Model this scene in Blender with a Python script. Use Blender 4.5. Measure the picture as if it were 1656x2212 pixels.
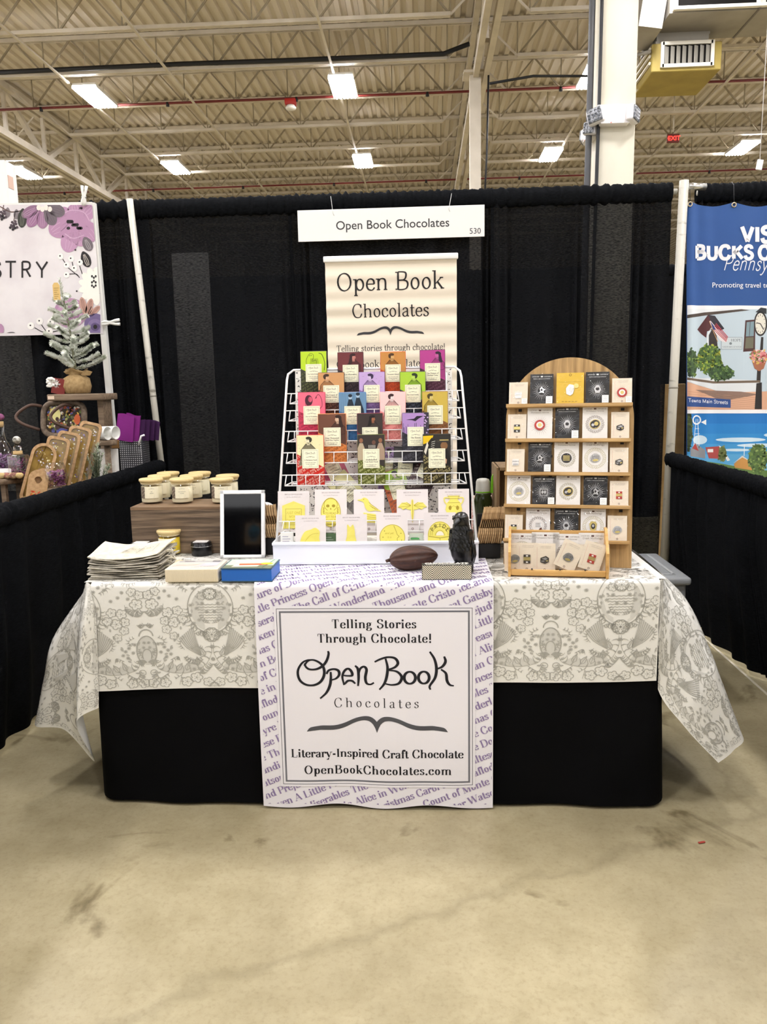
import bpy, bmesh, math, random
from mathutils import Vector, Matrix
random.seed(7)
PI = math.pi
for o in list(bpy.data.objects): bpy.data.objects.remove(o, do_unlink=True)
SC = bpy.context.scene
COL = SC.collection

# ------------------------------------------------------------------ camera
CAM = Vector((0.09374, -4.58047, 1.34942)); YAW, PITCH, ROLL, FPX = 0.05349, 0.16057, -0.01947, 1677.047
_c, _s = math.cos(YAW), math.sin(YAW)
_R = Vector((_c, _s, 0)); _F0 = Vector((-_s, _c, 0)); _U0 = Vector((0, 0, 1))
CF = _F0*math.cos(PITCH) - _U0*math.sin(PITCH); _U = _U0*math.cos(PITCH) + _F0*math.sin(PITCH)
CR = _R*math.cos(ROLL) + _U*math.sin(ROLL); CU = _U*math.cos(ROLL) - _R*math.sin(ROLL)
cam_data = bpy.data.cameras.new('camera'); cam = bpy.data.objects.new('camera', cam_data); COL.objects.link(cam)
cam_data.sensor_fit = 'HORIZONTAL'; cam_data.sensor_width = 36.0; cam_data.lens = 36.0*FPX/1656.0
cam_data.clip_start = 0.05; cam_data.clip_end = 200
m = Matrix((CR, CU, -CF)).transposed().to_4x4(); m.translation = CAM
cam.matrix_world = m
SC.camera = cam

# ------------------------------------------------------------------ light and exposure
SC.view_settings.view_transform = 'Standard'; SC.view_settings.look = 'None'
SC.view_settings.gamma = 1.0; SC.view_settings.use_curve_mapping = False
SC.view_settings.exposure = 0.62
LAMP_STRENGTH = 78.0
WORLD_STRENGTH = 1.0
W = bpy.data.worlds.new('hall_air'); SC.world = W; W.use_nodes = True
W.node_tree.nodes['Background'].inputs[0].default_value = (0.98, 0.98, 1.0, 1)
W.node_tree.nodes['Background'].inputs[1].default_value = WORLD_STRENGTH
try:
    SC.cycles.use_denoising = True; SC.cycles.use_adaptive_sampling = True; SC.cycles.adaptive_threshold = .02
    SC.cycles.max_bounces = 7; SC.cycles.transparent_max_bounces = 12
    SC.cycles.sample_clamp_indirect = 6.0
    SC.cycles.caustics_reflective = False; SC.cycles.caustics_refractive = False
except Exception: pass

# ------------------------------------------------------------------ points from directions of view (used to measure the place)
def ray(px, py): return CR*((px-828)/FPX) - CU*((py-1106)/FPX) + CF
def AZ(px, py, z): d = ray(px, py); return CAM + d*((z-CAM.z)/d.z)
def AY(px, py, y): d = ray(px, py); return CAM + d*((y-CAM.y)/d.y)
def AX(px, py, x): d = ray(px, py); return CAM + d*((x-CAM.x)/d.x)
def APL(px, py, p0, n):
    d = ray(px, py); return CAM + d*((p0-CAM).dot(n)/d.dot(n))

# ------------------------------------------------------------------ materials
def lin(c):
    if isinstance(c, str):
        c = c.lstrip('#'); c = [int(c[i:i+2], 16)/255 for i in (0, 2, 4)]
    return tuple((v/12.92 if v <= .04045 else ((v+.055)/1.055)**2.4) for v in c[:3]) + (1,)
_M = {}
def mat(name, col, rough=.6, metal=0., spec=.5, trans=0., emit=None, estr=0., coat=0., noise=None, bump=None, sheen=0., alpha=1., ior=1.45, aniso=None):
    """noise = (colour2, scale, detail, (sx,sy,sz), lo, hi); bump = (scale, strength, distance)"""
    if name in _M: return _M[name]
    M = bpy.data.materials.new(name); M.use_nodes = True; nt = M.node_tree; b = nt.nodes['Principled BSDF']
    b.inputs['Base Color'].default_value = lin(col); b.inputs['Roughness'].default_value = rough
    b.inputs['Metallic'].default_value = metal; b.inputs['Specular IOR Level'].default_value = spec
    b.inputs['IOR'].default_value = ior
    b.inputs['Transmission Weight'].default_value = trans; b.inputs['Coat Weight'].default_value = coat
    b.inputs['Sheen Weight'].default_value = sheen; b.inputs['Alpha'].default_value = alpha
    if emit: b.inputs['Emission Color'].default_value = lin(emit); b.inputs['Emission Strength'].default_value = estr
    if noise or bump:
        tc = nt.nodes.new('ShaderNodeTexCoord')
    if noise:
        c2, sc, det, st, lo, hi = noise
        mp = nt.nodes.new('ShaderNodeMapping'); mp.inputs['Scale'].default_value = st
        nz = nt.nodes.new('ShaderNodeTexNoise'); nz.inputs['Scale'].default_value = sc; nz.inputs['Detail'].default_value = det
        rp = nt.nodes.new('ShaderNodeValToRGB'); rp.color_ramp.elements[0].position = lo; rp.color_ramp.elements[1].position = hi
        rp.color_ramp.elements[0].color = lin(col); rp.color_ramp.elements[1].color = lin(c2)
        nt.links.new(tc.outputs['Object'], mp.inputs[0]); nt.links.new(mp.outputs[0], nz.inputs['Vector'])
        nt.links.new(nz.outputs[0], rp.inputs[0]); nt.links.new(rp.outputs[0], b.inputs['Base Color'])
    if bump:
        sc, st, di = bump[:3]
        nz = nt.nodes.new('ShaderNodeTexNoise'); nz.inputs['Scale'].default_value = sc; nz.inputs['Detail'].default_value = 3
        if len(bump) > 3:
            mp = nt.nodes.new('ShaderNodeMapping'); mp.inputs['Scale'].default_value = bump[3]
            nt.links.new(tc.outputs['Object'], mp.inputs[0]); nt.links.new(mp.outputs[0], nz.inputs['Vector'])
        else: nt.links.new(tc.outputs['Object'], nz.inputs['Vector'])
        bp = nt.nodes.new('ShaderNodeBump'); bp.inputs['Strength'].default_value = st; bp.inputs['Distance'].default_value = di
        nt.links.new(nz.outputs[0], bp.inputs['Height']); nt.links.new(bp.outputs[0], b.inputs['Normal'])
    _M[name] = M
    return M
def ink(col, rough=.7): return mat('ink_' + (col if isinstance(col, str) else '_'.join('%.2f' % v for v in col)).lstrip('#'), col, rough)

# ------------------------------------------------------------------ mesh builder
class MB:
    def __init__(s): s.v = []; s.f = []; s.mi = []; s.sm = []; s.M = Matrix.Identity(4)
    def add(s, vs, fs, mi=0, smooth=False):
        n = len(s.v); s.v += [tuple(s.M @ Vector(p)) for p in vs]
        for f in fs: s.f.append(tuple(n+i for i in f)); s.mi.append(mi); s.sm.append(smooth)
        return s
    def box(s, c, d, mi=0, rot=None, bev=0.0, seg=2):
        """box with centre c and full size d, edges rounded by bev"""
        bm = bmesh.new(); bmesh.ops.create_cube(bm, size=1)
        for v in bm.verts: v.co = Vector((v.co.x*d[0], v.co.y*d[1], v.co.z*d[2]))
        if bev > 0: bmesh.ops.bevel(bm, geom=list(bm.edges), offset=min(bev, min(d)*.49), segments=seg, affect='EDGES', profile=.5)
        R = rot.to_4x4() if rot is not None else Matrix.Identity(4)
        T = Matrix.Translation(Vector(c)) @ R
        s.add([T @ v.co for v in bm.verts], [[v.index for v in f.verts] for f in bm.faces], mi, bev > 0 and seg > 1); bm.free(); return s
    def bar(s, a, b, w, h, mi=0, up=(0, 0, 1)):
        a, b = Vector(a), Vector(b); d = b-a; L = d.length
        if L < 1e-6: return s
        z = d/L; u = Vector(up)
        if abs(z.dot(u)) > .98: u = Vector((0, 1, 0))
        x = u.cross(z).normalized(); y = z.cross(x)
        vs = [p + x*(i*w/2) + y*(j*h/2) for p in (a, b) for i, j in ((-1, -1), (1, -1), (1, 1), (-1, 1))]
        return s.add(vs, [(3, 2, 1, 0), (4, 5, 6, 7), (0, 1, 5, 4), (1, 2, 6, 5), (2, 3, 7, 6), (3, 0, 4, 7)], mi)
    def tube(s, pts, r, mi=0, n=8, closed=False, cap=True, smooth=True):
        P = [Vector(p) for p in pts]; k = len(P); rr = r if isinstance(r, (list, tuple)) else [r]*k
        vs = []; prev = None
        for i in range(k):
            if closed: t = (P[(i+1) % k]-P[i-1])
            else: t = P[min(i+1, k-1)]-P[max(i-1, 0)]
            if t.length < 1e-9: t = Vector((0, 0, 1))
            t.normalize()
            if prev is None:
                u = Vector((0, 0, 1)) if abs(t.z) < .9 else Vector((1, 0, 0)); x = u.cross(t).normalized()
            else:
                x = prev - t*prev.dot(t)
                x = x.normalized() if x.length > 1e-6 else t.orthogonal().normalized()
            prev = x; y = t.cross(x)
            for j in range(n):
                a = 2*PI*j/n; vs.append(P[i] + (x*math.cos(a) + y*math.sin(a))*rr[i])
        fs = []
        for i in range(k if closed else k-1):
            for j in range(n):
                a, b = i*n+j, i*n+(j+1) % n; c, d = ((i+1) % k)*n+(j+1) % n, ((i+1) % k)*n+j
                fs.append((a, b, c, d))
        if cap and not closed: fs += [tuple(range(n-1, -1, -1)), tuple(range((k-1)*n, k*n))]
        return s.add(vs, fs, mi, smooth)
    def cyl(s, a, b, r, mi=0, n=24, r2=None):
        s.tube([a, b], [r, r if r2 is None else r2], mi, n, smooth=False)
        for i in range(len(s.sm)-n-2, len(s.sm)-2): s.sm[i] = True
        return s
    def lathe(s, prof, c=(0, 0, 0), mi=0, n=32, smooth=True, f=None):
        vs = []; c = Vector(c); k = len(prof)
        for r, z in prof:
            for j in range(n):
                a = 2*PI*j/n; p = Vector((r*math.cos(a), r*math.sin(a), z))
                if f: p = f(p, a)
                vs.append(c+p)
        fs = [(i*n+j, i*n+(j+1) % n, (i+1)*n+(j+1) % n, (i+1)*n+j) for i in range(k-1) for j in range(n)]
        fs += [tuple(range(n-1, -1, -1)), tuple(range((k-1)*n, k*n))]
        return s.add(vs, fs, mi, smooth)
    def grid(s, F, nu, nv, mi=0, smooth=True, u0=0, u1=1, v0=0, v1=1, thick=0.0):
        vs = [F(u0+(u1-u0)*i/nu, v0+(v1-v0)*j/nv) for j in range(nv+1) for i in range(nu+1)]
        fs = [(j*(nu+1)+i, j*(nu+1)+i+1, (j+1)*(nu+1)+i+1, (j+1)*(nu+1)+i) for j in range(nv) for i in range(nu)]
        return s.add(vs, fs, mi, smooth)
    def prism(s, poly, z0, z1, mi=0, axes=None, smooth=False):
        """2D outline extruded from z0 to z1; axes = (origin, x, y, z)"""
        if axes is None: o, x, y, z = Vector((0, 0, 0)), Vector((1, 0, 0)), Vector((0, 1, 0)), Vector((0, 0, 1))
        else: o, x, y, z = [Vector(a) for a in axes]
        n = len(poly)
        vs = [o+x*p[0]+y*p[1]+z*z0 for p in poly] + [o+x*p[0]+y*p[1]+z*z1 for p in poly]
        fs = [tuple(range(n-1, -1, -1)), tuple(range(n, 2*n))] + [(i, (i+1) % n, n+(i+1) % n, n+i) for i in range(n)]
        return s.add(vs, fs, mi, smooth)
    def sphere(s, c, r, mi=0, n=12, f=None):
        c = Vector(c); rx, ry, rz = r if isinstance(r, (tuple, list)) else (r, r, r); m_ = max(4, n//2)
        vs = []; fs = []
        for i in range(m_+1):
            t = PI*i/m_
            for j in range(n):
                a = 2*PI*j/n; p = Vector((math.sin(t)*math.cos(a)*rx, math.sin(t)*math.sin(a)*ry, math.cos(t)*rz))
                vs.append(c + (f(p) if f else p))
        for i in range(m_):
            for j in range(n): fs.append((i*n+j, (i+1)*n+j, (i+1)*n+(j+1) % n, i*n+(j+1) % n))
        return s.add(vs, fs, mi, True)
    def build(s, name, mats, parent=None, merge=True):
        me = bpy.data.meshes.new(name); me.from_pydata(s.v, [], s.f)
        for M in (mats if isinstance(mats, (list, tuple)) else [mats]): me.materials.append(M)
        me.polygons.foreach_set('material_index', s.mi); me.polygons.foreach_set('use_smooth', s.sm)
        if merge:
            bm = bmesh.new(); bm.from_mesh(me)
            bmesh.ops.remove_doubles(bm, verts=bm.verts, dist=1e-6)
            bad = [f for f in bm.faces if f.calc_area() < 1e-14]
            if bad: bmesh.ops.delete(bm, geom=bad, context='FACES_ONLY')
            bm.to_mesh(me); bm.free()
        me.update()
        o = bpy.data.objects.new(name, me); COL.objects.link(o)
        if parent is not None:
            o.parent = parent; o.matrix_parent_inverse = Matrix.Identity(4)
        return o
    def at(s, o):
        """express the shape relative to a parent standing at o"""
        inv = o.matrix_basis.inverted(); s.v = [tuple(inv @ Vector(p)) for p in s.v]; return s

def tag(o, label=None, cat=None, group=None, kind=None):
    if label: o['label'] = label
    if cat: o['category'] = cat
    if group: o['group'] = group
    if kind: o['kind'] = kind
    return o
def thing(name, label, cat, loc=(0, 0, 0), group=None, M=None):
    o = bpy.data.objects.new(name, None); COL.objects.link(o); o.empty_display_size = .05
    if M is not None: o.matrix_basis = M
    else: o.location = loc; o.matrix_basis = Matrix.Translation(Vector(loc))
    return tag(o, label, cat, group)
def dup(o, M=None, label=None, group=None):
    """a copy of a thing with copies of its parts and sub-parts"""
    def rec(src, par):
        c = src.copy(); COL.objects.link(c)
        if par is not None: c.parent = par
        for ch in list(src.children): rec(ch, c)
        return c
    r = rec(o, None)
    if M is not None: r.matrix_basis = M
    if label: r['label'] = label
    if group: r['group'] = group
    return r
def frame(o, x, y, z):
    """matrix with origin o and axes x, y, z"""
    m = Matrix((Vector(x).normalized(), Vector(y).normalized(), Vector(z).normalized())).transposed().to_4x4(); m.translation = Vector(o); return m
def slab(x0, x1, yt, yb, Y, rec, slope=0.0):
    """stand of a flat upright thing seen between px x0..x1, yt..yb with its foot at depth Y, leaning back by rec degrees: (matrix, width, height); local x right, y up, z towards the viewer"""
    A, B = AY(x0, yb, Y), AY(x1, yb, Y); o = (A+B)/2
    a = math.radians(rec); up = Vector((0, math.sin(a), math.cos(a))); n = Vector((0, -math.cos(a), math.sin(a)))
    T = APL((x0+x1)/2, yt, o, n)
    h = (T-o).dot(up)
    x = Vector((1, 0, 0)); w = (B-A).length
    if slope:
        q = Matrix.Rotation(slope, 3, n); x = q @ x; up = q @ up
    return frame(o, x, up, n), w, h
def wood(name, c1, c2, scale=6, stretch=(1, 18, 18), rough=.55, bumpk=.15, lo=.35, hi=.7):
    return mat(name, c1, rough, noise=(c2, scale, 6, stretch, lo, hi), bump=(scale*2, bumpk, .002, stretch))
# ------------------------------------------------------------------ flat printing: polygons in 2D, mapped onto a surface
def crom(P, n=5, closed=False):
    if len(P) < 3 and not closed: return list(P)
    out = []; k = len(P)
    for i in range(k if closed else k-1):
        p1, p2 = P[i], P[(i+1) % k]
        p0 = P[i-1] if (i > 0 or closed) else (2*p1[0]-p2[0], 2*p1[1]-p2[1])
        p3 = P[(i+2) % k] if (i+2 < k or closed) else (2*p2[0]-p1[0], 2*p2[1]-p1[1])
        for j in range(n):
            t = j/n; t2 = t*t; t3 = t2*t
            out.append(tuple(.5*(2*p1[q]+(p2[q]-p0[q])*t+(2*p0[q]-5*p1[q]+4*p2[q]-p3[q])*t2+(3*p1[q]-p0[q]-3*p2[q]+p3[q])*t3) for q in (0, 1)))
    if not closed: out.append(tuple(P[-1]))
    return out
def ribbon(P, w, closed=False, whole=False):
    """a stroke of width w (number or function of (direction, position 0..1)) along P: list of quads"""
    k = len(P); L = []; R = []
    for i in range(k):
        a = P[i-1] if (i or closed) else P[i]; b = P[(i+1) % k] if (i < k-1 or closed) else P[i]
        d = (b[0]-a[0], b[1]-a[1]); l = math.hypot(*d) or 1; d = (d[0]/l, d[1]/l)
        ww = (w(d, i/max(1, k-1)) if callable(w) else w)/2
        L.append((P[i][0]-d[1]*ww, P[i][1]+d[0]*ww)); R.append((P[i][0]+d[1]*ww, P[i][1]-d[0]*ww))
    return [[R[i], R[(i+1) % k], L[(i+1) % k], L[i]] for i in range(k if closed else k-1)]
def ellipse(cx, cy, rx, ry, n=20, a0=0, a1=360, rot=0):
    c, s = math.cos(rot), math.sin(rot); full = abs(a1-a0) >= 360; out = []
    for i in range(n if full else n+1):
        a = math.radians(a0+(a1-a0)*i/n); x, y = rx*math.cos(a), ry*math.sin(a)
        out.append((cx+x*c-y*s, cy+x*s+y*c))
    return out
def rect(x0, y0, x1, y1): return [(x0, y0), (x1, y0), (x1, y1), (x0, y1)]
def clip(poly, x0, y0, x1, y1):
    for ax, lim, sg in ((0, x0, 1), (0, x1, -1), (1, y0, 1), (1, y1, -1)):
        out = []; k = len(poly)
        for i in range(k):
            a, b = poly[i], poly[(i+1) % k]; da, db = (a[ax]-lim)*sg, (b[ax]-lim)*sg
            if da >= 0: out.append(a)
            if (da >= 0) != (db >= 0):
                t = da/(da-db); out.append((a[0]+(b[0]-a[0])*t, a[1]+(b[1]-a[1])*t))
        poly = out
        if len(poly) < 3: return []
    return poly
GL = {}
def _g(s):
    for ln in s.strip().split('\n'):
        k, w, rest = ln.split(None, 2); GL[k] = (float(w)/100, [t.split() for t in rest.split(';') if t.strip()])
# strokes in hundredths of an em: L line, C smooth curve, O oval (cx cy rx ry), D dot, s serif (x y), t after a letter = thin, k = tick of serif faces only
_g('''
a 45 C 8,35 14,43 24,45 32,40 33,30 33,10 36,2 43,2 ; C 33,27 22,25 9,18 8,8 16,1 26,3 33,11
b 51 L 12,1 12,72 ; O 29,23 16,23 ; s 9,72
c 43 C 37,36 32,43 24,45 12,40 7,23 12,6 24,0 34,4 39,11 ; D 35,35
d 54 L 41,2 41,72 ; O 24,23 17,23 ; s 38,72 ; s 44,2
e 45 Lt 8,25 39,25 ; C 39,25 36,39 25,45 13,40 7,23 12,6 25,0 34,3 40,11
f 30 C 31,67 26,72 19,69 15,58 15,40 15,0 ; Lt 3,45 28,45 ; s 15,0 ; D 30,66
g 46 O 20,30 14,15 ; Lt 31,40 43,44 ; C 14,17 7,12 9,5 20,3 35,0 38,-8 32,-17 20,-20 8,-17 5,-10 9,-3 16,2
h 56 L 12,0 12,72 ; C 12,33 20,43 30,45 39,41 42,30 42,15 42,0 ; s 12,0 ; s 42,0 ; s 9,72
i 27 L 13,0 13,45 ; D 13,63 ; s 13,0 ; s 10,45
j 26 L 15,45 15,-8 ; C 15,-8 11,-18 2,-19 ; D 15,63 ; s 12,45
k 53 L 12,0 12,72 ; Lt 13,18 40,45 ; L 23,28 44,0 ; s 12,0 ; s 44,0 ; s 40,45 ; s 9,72
l 27 L 13,0 13,72 ; s 13,0 ; s 10,72
m 84 L 12,0 12,45 ; C 12,33 20,43 29,45 38,41 41,30 41,15 41,0 ; C 41,33 49,43 58,45 67,41 70,30 70,15 70,0 ; s 12,0 ; s 41,0 ; s 70,0 ; s 9,45
n 56 L 12,0 12,45 ; C 12,33 20,43 30,45 39,41 42,30 42,15 42,0 ; s 12,0 ; s 42,0 ; s 9,45
o 48 O 24,23 17,23
p 52 L 12,-21 12,45 ; O 29,23 17,23 ; s 12,-21 ; s 9,45
q 52 L 40,-21 40,45 ; O 23,23 17,23 ; s 40,-21
r 39 L 12,0 12,45 ; C 12,31 19,42 28,45 35,42 ; D 34,39 ; s 12,0 ; s 9,45
s 38 C 31,35 27,43 19,45 10,41 9,33 16,26 26,21 31,13 27,3 18,0 9,3 6,11
t 31 L 14,62 14,12 ; C 14,12 17,2 23,1 30,7 ; Lt 3,45 28,45
u 56 L 12,45 12,14 ; C 12,14 16,3 25,0 35,4 41,14 ; L 41,45 41,1 ; s 9,45 ; s 38,45 ; s 44,1
v 48 L 6,45 24,0 ; Lt 24,0 41,45 ; s 6,45 ; s 41,45
w 70 L 6,45 21,0 ; Lt 21,0 35,45 ; L 35,45 50,0 ; Lt 50,0 64,45 ; s 6,45 ; s 35,45 ; s 64,45
x 48 L 7,45 41,0 ; Lt 7,0 41,45 ; s 7,45 ; s 41,0 ; s 7,0 ; s 41,45
y 48 L 6,45 24,2 ; Lt 41,45 20,-12 ; C 20,-12 12,-21 4,-18 ; s 6,45 ; s 41,45
z 42 Lt 6,45 36,45 ; L 36,45 6,0 ; Lt 6,0 37,0
A 68 Lt 7,0 33,70 ; L 33,70 60,0 ; Lt 17,24 50,24 ; s 7,0 ; s 60,0
B 62 L 14,0 14,70 ; C 14,70 33,70 46,66 48,54 43,42 30,37 14,37 ; C 14,37 36,37 51,32 55,19 49,5 34,0 14,0 ; s 10,0 ; s 10,70
C 66 C 56,52 50,66 36,71 18,64 8,35 18,6 36,-1 50,4 58,20 ; Lk 56,69 56,50
D 70 L 14,0 14,70 ; C 14,70 34,70 54,60 61,35 54,10 34,0 14,0 ; s 10,0 ; s 10,70
E 58 L 14,0 14,70 ; Lt 14,70 50,70 ; Lt 14,36 40,36 ; Lt 14,0 52,0 ; Lk 50,70 50,56 ; Lk 52,0 52,15 ; s 10,0 ; s 10,70
F 56 L 14,0 14,70 ; Lt 14,70 50,70 ; Lt 14,36 40,36 ; Lk 50,70 50,56 ; s 14,0 ; s 10,70
G 70 C 57,54 50,66 36,71 18,64 8,35 18,6 36,-1 52,5 57,12 ; L 57,30 57,2 ; Lt 44,30 66,30
H 72 L 14,0 14,70 ; L 58,0 58,70 ; Lt 14,36 58,36 ; s 14,0 ; s 14,70 ; s 58,0 ; s 58,70
I 32 L 16,0 16,70 ; s 16,0 ; s 16,70
J 42 L 28,70 28,14 ; C 28,14 24,2 14,-1 6,6 ; s 28,70 ; D 8,9
K 68 L 14,0 14,70 ; Lt 15,28 56,70 ; L 28,40 60,0 ; s 14,0 ; s 14,70 ; s 60,0 ; s 56,70
L 56 L 14,0 14,70 ; Lt 14,0 50,0 ; Lk 50,0 50,18 ; s 14,70 ; s 10,0
M 84 Lt 14,0 14,70 ; L 14,70 42,4 ; Lt 42,4 68,70 ; L 68,70 68,0 ; s 14,0 ; s 68,0 ; s 10,70 ; s 72,70
N 72 Lt 14,0 14,70 ; L 14,70 58,0 ; Lt 58,0 58,70 ; s 14,0 ; s 58,70 ; s 10,70
O 74 O 37,35 29,36
P 58 L 14,0 14,70 ; C 14,70 33,70 47,66 51,52 46,38 32,33 14,33 ; s 14,0 ; s 10,70
R 64 L 14,0 14,70 ; C 14,70 33,70 46,66 50,53 45,41 32,36 14,36 ; L 32,36 52,4 ; s 14,0 ; s 10,70 ; s 56,1
S 54 C 45,54 42,66 28,71 14,65 10,54 16,43 30,37 43,30 48,18 42,5 27,-1 13,4 8,18 ; Lk 45,69 45,52 ; Lk 9,0 9,20
T 62 L 31,0 31,70 ; Lt 6,70 56,70 ; Lk 6,70 6,52 ; Lk 56,70 56,52 ; s 31,0
U 70 L 14,70 14,22 ; C 14,22 20,4 36,-1 52,5 58,22 ; Lt 58,22 58,70 ; s 14,70 ; s 58,70
V 66 L 6,70 33,0 ; Lt 33,0 59,70 ; s 6,70 ; s 59,70
W 94 L 6,70 27,0 ; Lt 27,0 47,70 ; L 47,70 68,0 ; Lt 68,0 88,70 ; s 6,70 ; s 47,70 ; s 88,70
X 66 L 6,70 58,0 ; Lt 6,0 58,70 ; s 6,70 ; s 58,0 ; s 6,0 ; s 58,70
Y 64 L 6,70 32,34 ; Lt 58,70 32,34 ; L 32,34 32,0 ; s 6,70 ; s 58,70 ; s 32,0
Z 58 Lt 8,70 50,70 ; L 50,70 8,0 ; Lt 8,0 52,0
0 52 O 26,35 20,36
3 50 C 9,60 22,71 38,64 38,48 22,38 ; C 22,38 42,34 42,10 24,-1 8,8
5 50 L 14,70 12,40 ; Lt 14,70 40,70 ; C 12,40 26,46 42,36 40,10 22,-1 8,7
. 22 D 11,3
, 22 D 11,3 ; Lt 12,2 8,-10
! 28 L 14,20 14,72 ; D 14,3
- 32 L 5,24 27,24
' 18 L 9,72 9,56
& 74 C 62,34 52,10 32,-1 12,4 10,20 26,36 40,50 38,66 26,70 18,62 22,48 44,18 66,2
''')
def text(s, size, style='bodoni', track=0.0, align='c', oblique=0.0, n=4):
    """list of quads for the string s; em size; origin on the base line"""
    th, tn, serif = {'bodoni': (.105, .026, .17), 'bold': (.135, .036, .19), 'garamond': (.078, .040, .15), 'light': (.075, .022, .15), 'sans': (.085, .085, 0), 'heavy': (.20, .20, 0), 'thin': (.055, .055, 0)}[style]
    out = []; x = 0.0
    if style in ('garamond', 'light'): fw = lambda d, t: tn+(th-tn)*abs(d[1]*.96-d[0]*.28)**1.3
    elif serif: fw = lambda d, t: tn+(th-tn)*abs(d[1])**1.5
    else: fw = lambda d, t: th
    for ch in s:
        if ch == ' ': x += .26+track; continue
        adv, st = GL.get(ch, GL['-'])
        for k in st:
            c = k[0]
            P = [tuple(float(v)/100 for v in q.split(',')) for q in k[1:] if ',' in q]
            if c == 'Lk':
                if not serif: continue
                c = 'Lt'
            if c == 'D': out.append([(x+a, b) for a, b in ellipse(P[0][0], P[0][1], th*.62, th*.62, 10)]); continue
            if c == 's':
                if serif: out.append([(x+a, b) for a, b in rect(P[0][0]-serif/2, P[0][1]-.004 if P[0][1] < .01 else P[0][1]-tn*.9, P[0][0]+serif/2, P[0][1]+tn*.9 if P[0][1] < .01 else P[0][1]+.004)])
                continue
            if c == 'O':
                rx, ry = P[1]; Q = ellipse(P[0][0], P[0][1], rx-th*.2, ry-tn*.3, 5*n); qs = ribbon(Q, fw, True)
            elif c == 'C': qs = ribbon(crom(P, n), fw)
            elif c == 'Lt': qs = ribbon(P, max(tn, .03) if serif else th)
            else: qs = ribbon(P, th)
            out += [[(x+a, b) for a, b in q] for q in qs]
        x += adv+track
    x -= track
    dx = {'c': -x/2, 'l': 0, 'r': -x}[align]
    return [[((a+dx+b*oblique)*size, b*size) for a, b in q] for q in out]
def textw(s, track=0.0): return sum((.26 if c == ' ' else GL.get(c, GL['-'])[0])+track for c in s)-track
def move(polys, dx, dy, rot=0.0, sx=1.0, sy=None):
    c, s = math.cos(rot), math.sin(rot); sy = sx if sy is None else sy
    return [[(dx+c*a*sx-s*b*sy, dy+s*a*sx+c*b*sy) for a, b in q] for q in polys]
_bf = {}
def btext(s, size, align='CENTER', bold=0.0, spacing=1.0):
    """sans lettering as triangles (2D)"""
    cu = bpy.data.curves.new('t', 'FONT'); cu.body = s; cu.size = size; cu.align_x = align; cu.offset = bold*size; cu.resolution_u = 4; cu.space_character = spacing
    o = bpy.data.objects.new('t', cu); COL.objects.link(o)
    dg = bpy.context.evaluated_depsgraph_get(); me = o.evaluated_get(dg).to_mesh()
    out = [[(me.vertices[i].co.x, me.vertices[i].co.y) for i in p.vertices] for p in me.polygons]
    o.evaluated_get(dg).to_mesh_clear(); bpy.data.objects.remove(o, do_unlink=True); bpy.data.curves.remove(cu)
    return out
class Print:
    """printing on a surface: add() polygons with a colour and a layer, then build() through a map (x, y, lift) -> point"""
    def __init__(s): s.q = []; s.cols = []
    def add(s, polys, col, layer=1, box=None):
        if col not in s.cols: s.cols.append(col)
        k = s.cols.index(col)
        if polys and len(polys[0]) and isinstance(polys[0][0], (int, float)): polys = [polys]
        for p in polys:
            if box: p = clip(p, *box)
            if len(p) >= 3: s.q.append((p, k, layer))
        return s
    def slice(s, step):
        """cut tall pieces into level strips so that they follow a rippled surface"""
        out = []
        for p, k, l in s.q:
            y0, y1 = min(b for a, b in p), max(b for a, b in p)
            if y1-y0 <= step: out.append((p, k, l)); continue
            n = math.ceil((y1-y0)/step)
            for i in range(n):
                q = clip(p, -9, y0+(y1-y0)*i/n, 9, y0+(y1-y0)*(i+1)/n)
                if q: out.append((q, k, l))
        s.q = out; return s
    def build(s, name, F, parent=None, step=.0003, rough=.7, mats=None):
        mb = MB()
        for p, k, l in s.q:
            ar = sum(p[i-1][0]*p[i][1]-p[i][0]*p[i-1][1] for i in range(len(p)))
            if ar < 0: p = p[::-1]
            mb.add([F(a, b, l*step) for a, b in p], [tuple(range(len(p)))], k)
        return mb.build(name, mats or [c if not isinstance(c, str) else ink(c, rough) for c in s.cols], parent, merge=False)
FLAT = lambda a, b, l: (a, b, l)
# the little open-book ornament (unit width 1, centred)
_top = [(-.5, -.035), (-.48, -.006), (-.45, .004), (-.41, .011), (-.385, .014), (-.30, .014), (-.23, .033), (-.16, .067), (-.105, .084), (-.07, .087), (-.045, .083), (-.02, .068), (0, .045)]
_bot = [(-.5, -.035), (-.41, -.022), (-.385, -.021), (-.30, -.021), (-.23, -.003), (-.16, .034), (-.105, .052), (-.07, .052), (-.045, .042), (-.02, .012), (0, -.042)]
def book_mark():
    t = crom(_top, 3); b = crom(_bot, 3); out = []
    def at(c, x):
        for (xa, ya), (xb, yb) in zip(c, c[1:]):
            if xa <= x <= xb: return ya+(yb-ya)*(x-xa)/((xb-xa) or 1)
        return c[-1][1]
    xs = [-.5+.5*i/36 for i in range(37)]
    for x0, x1 in zip(xs, xs[1:]):
        q = [(x0, at(b, x0)), (x1, at(b, x1)), (x1, at(t, x1)), (x0, at(t, x0)+1e-5)]
        out += [q, [(-a, y) for a, y in q][::-1]]
    return out
BOOK = book_mark()
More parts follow.
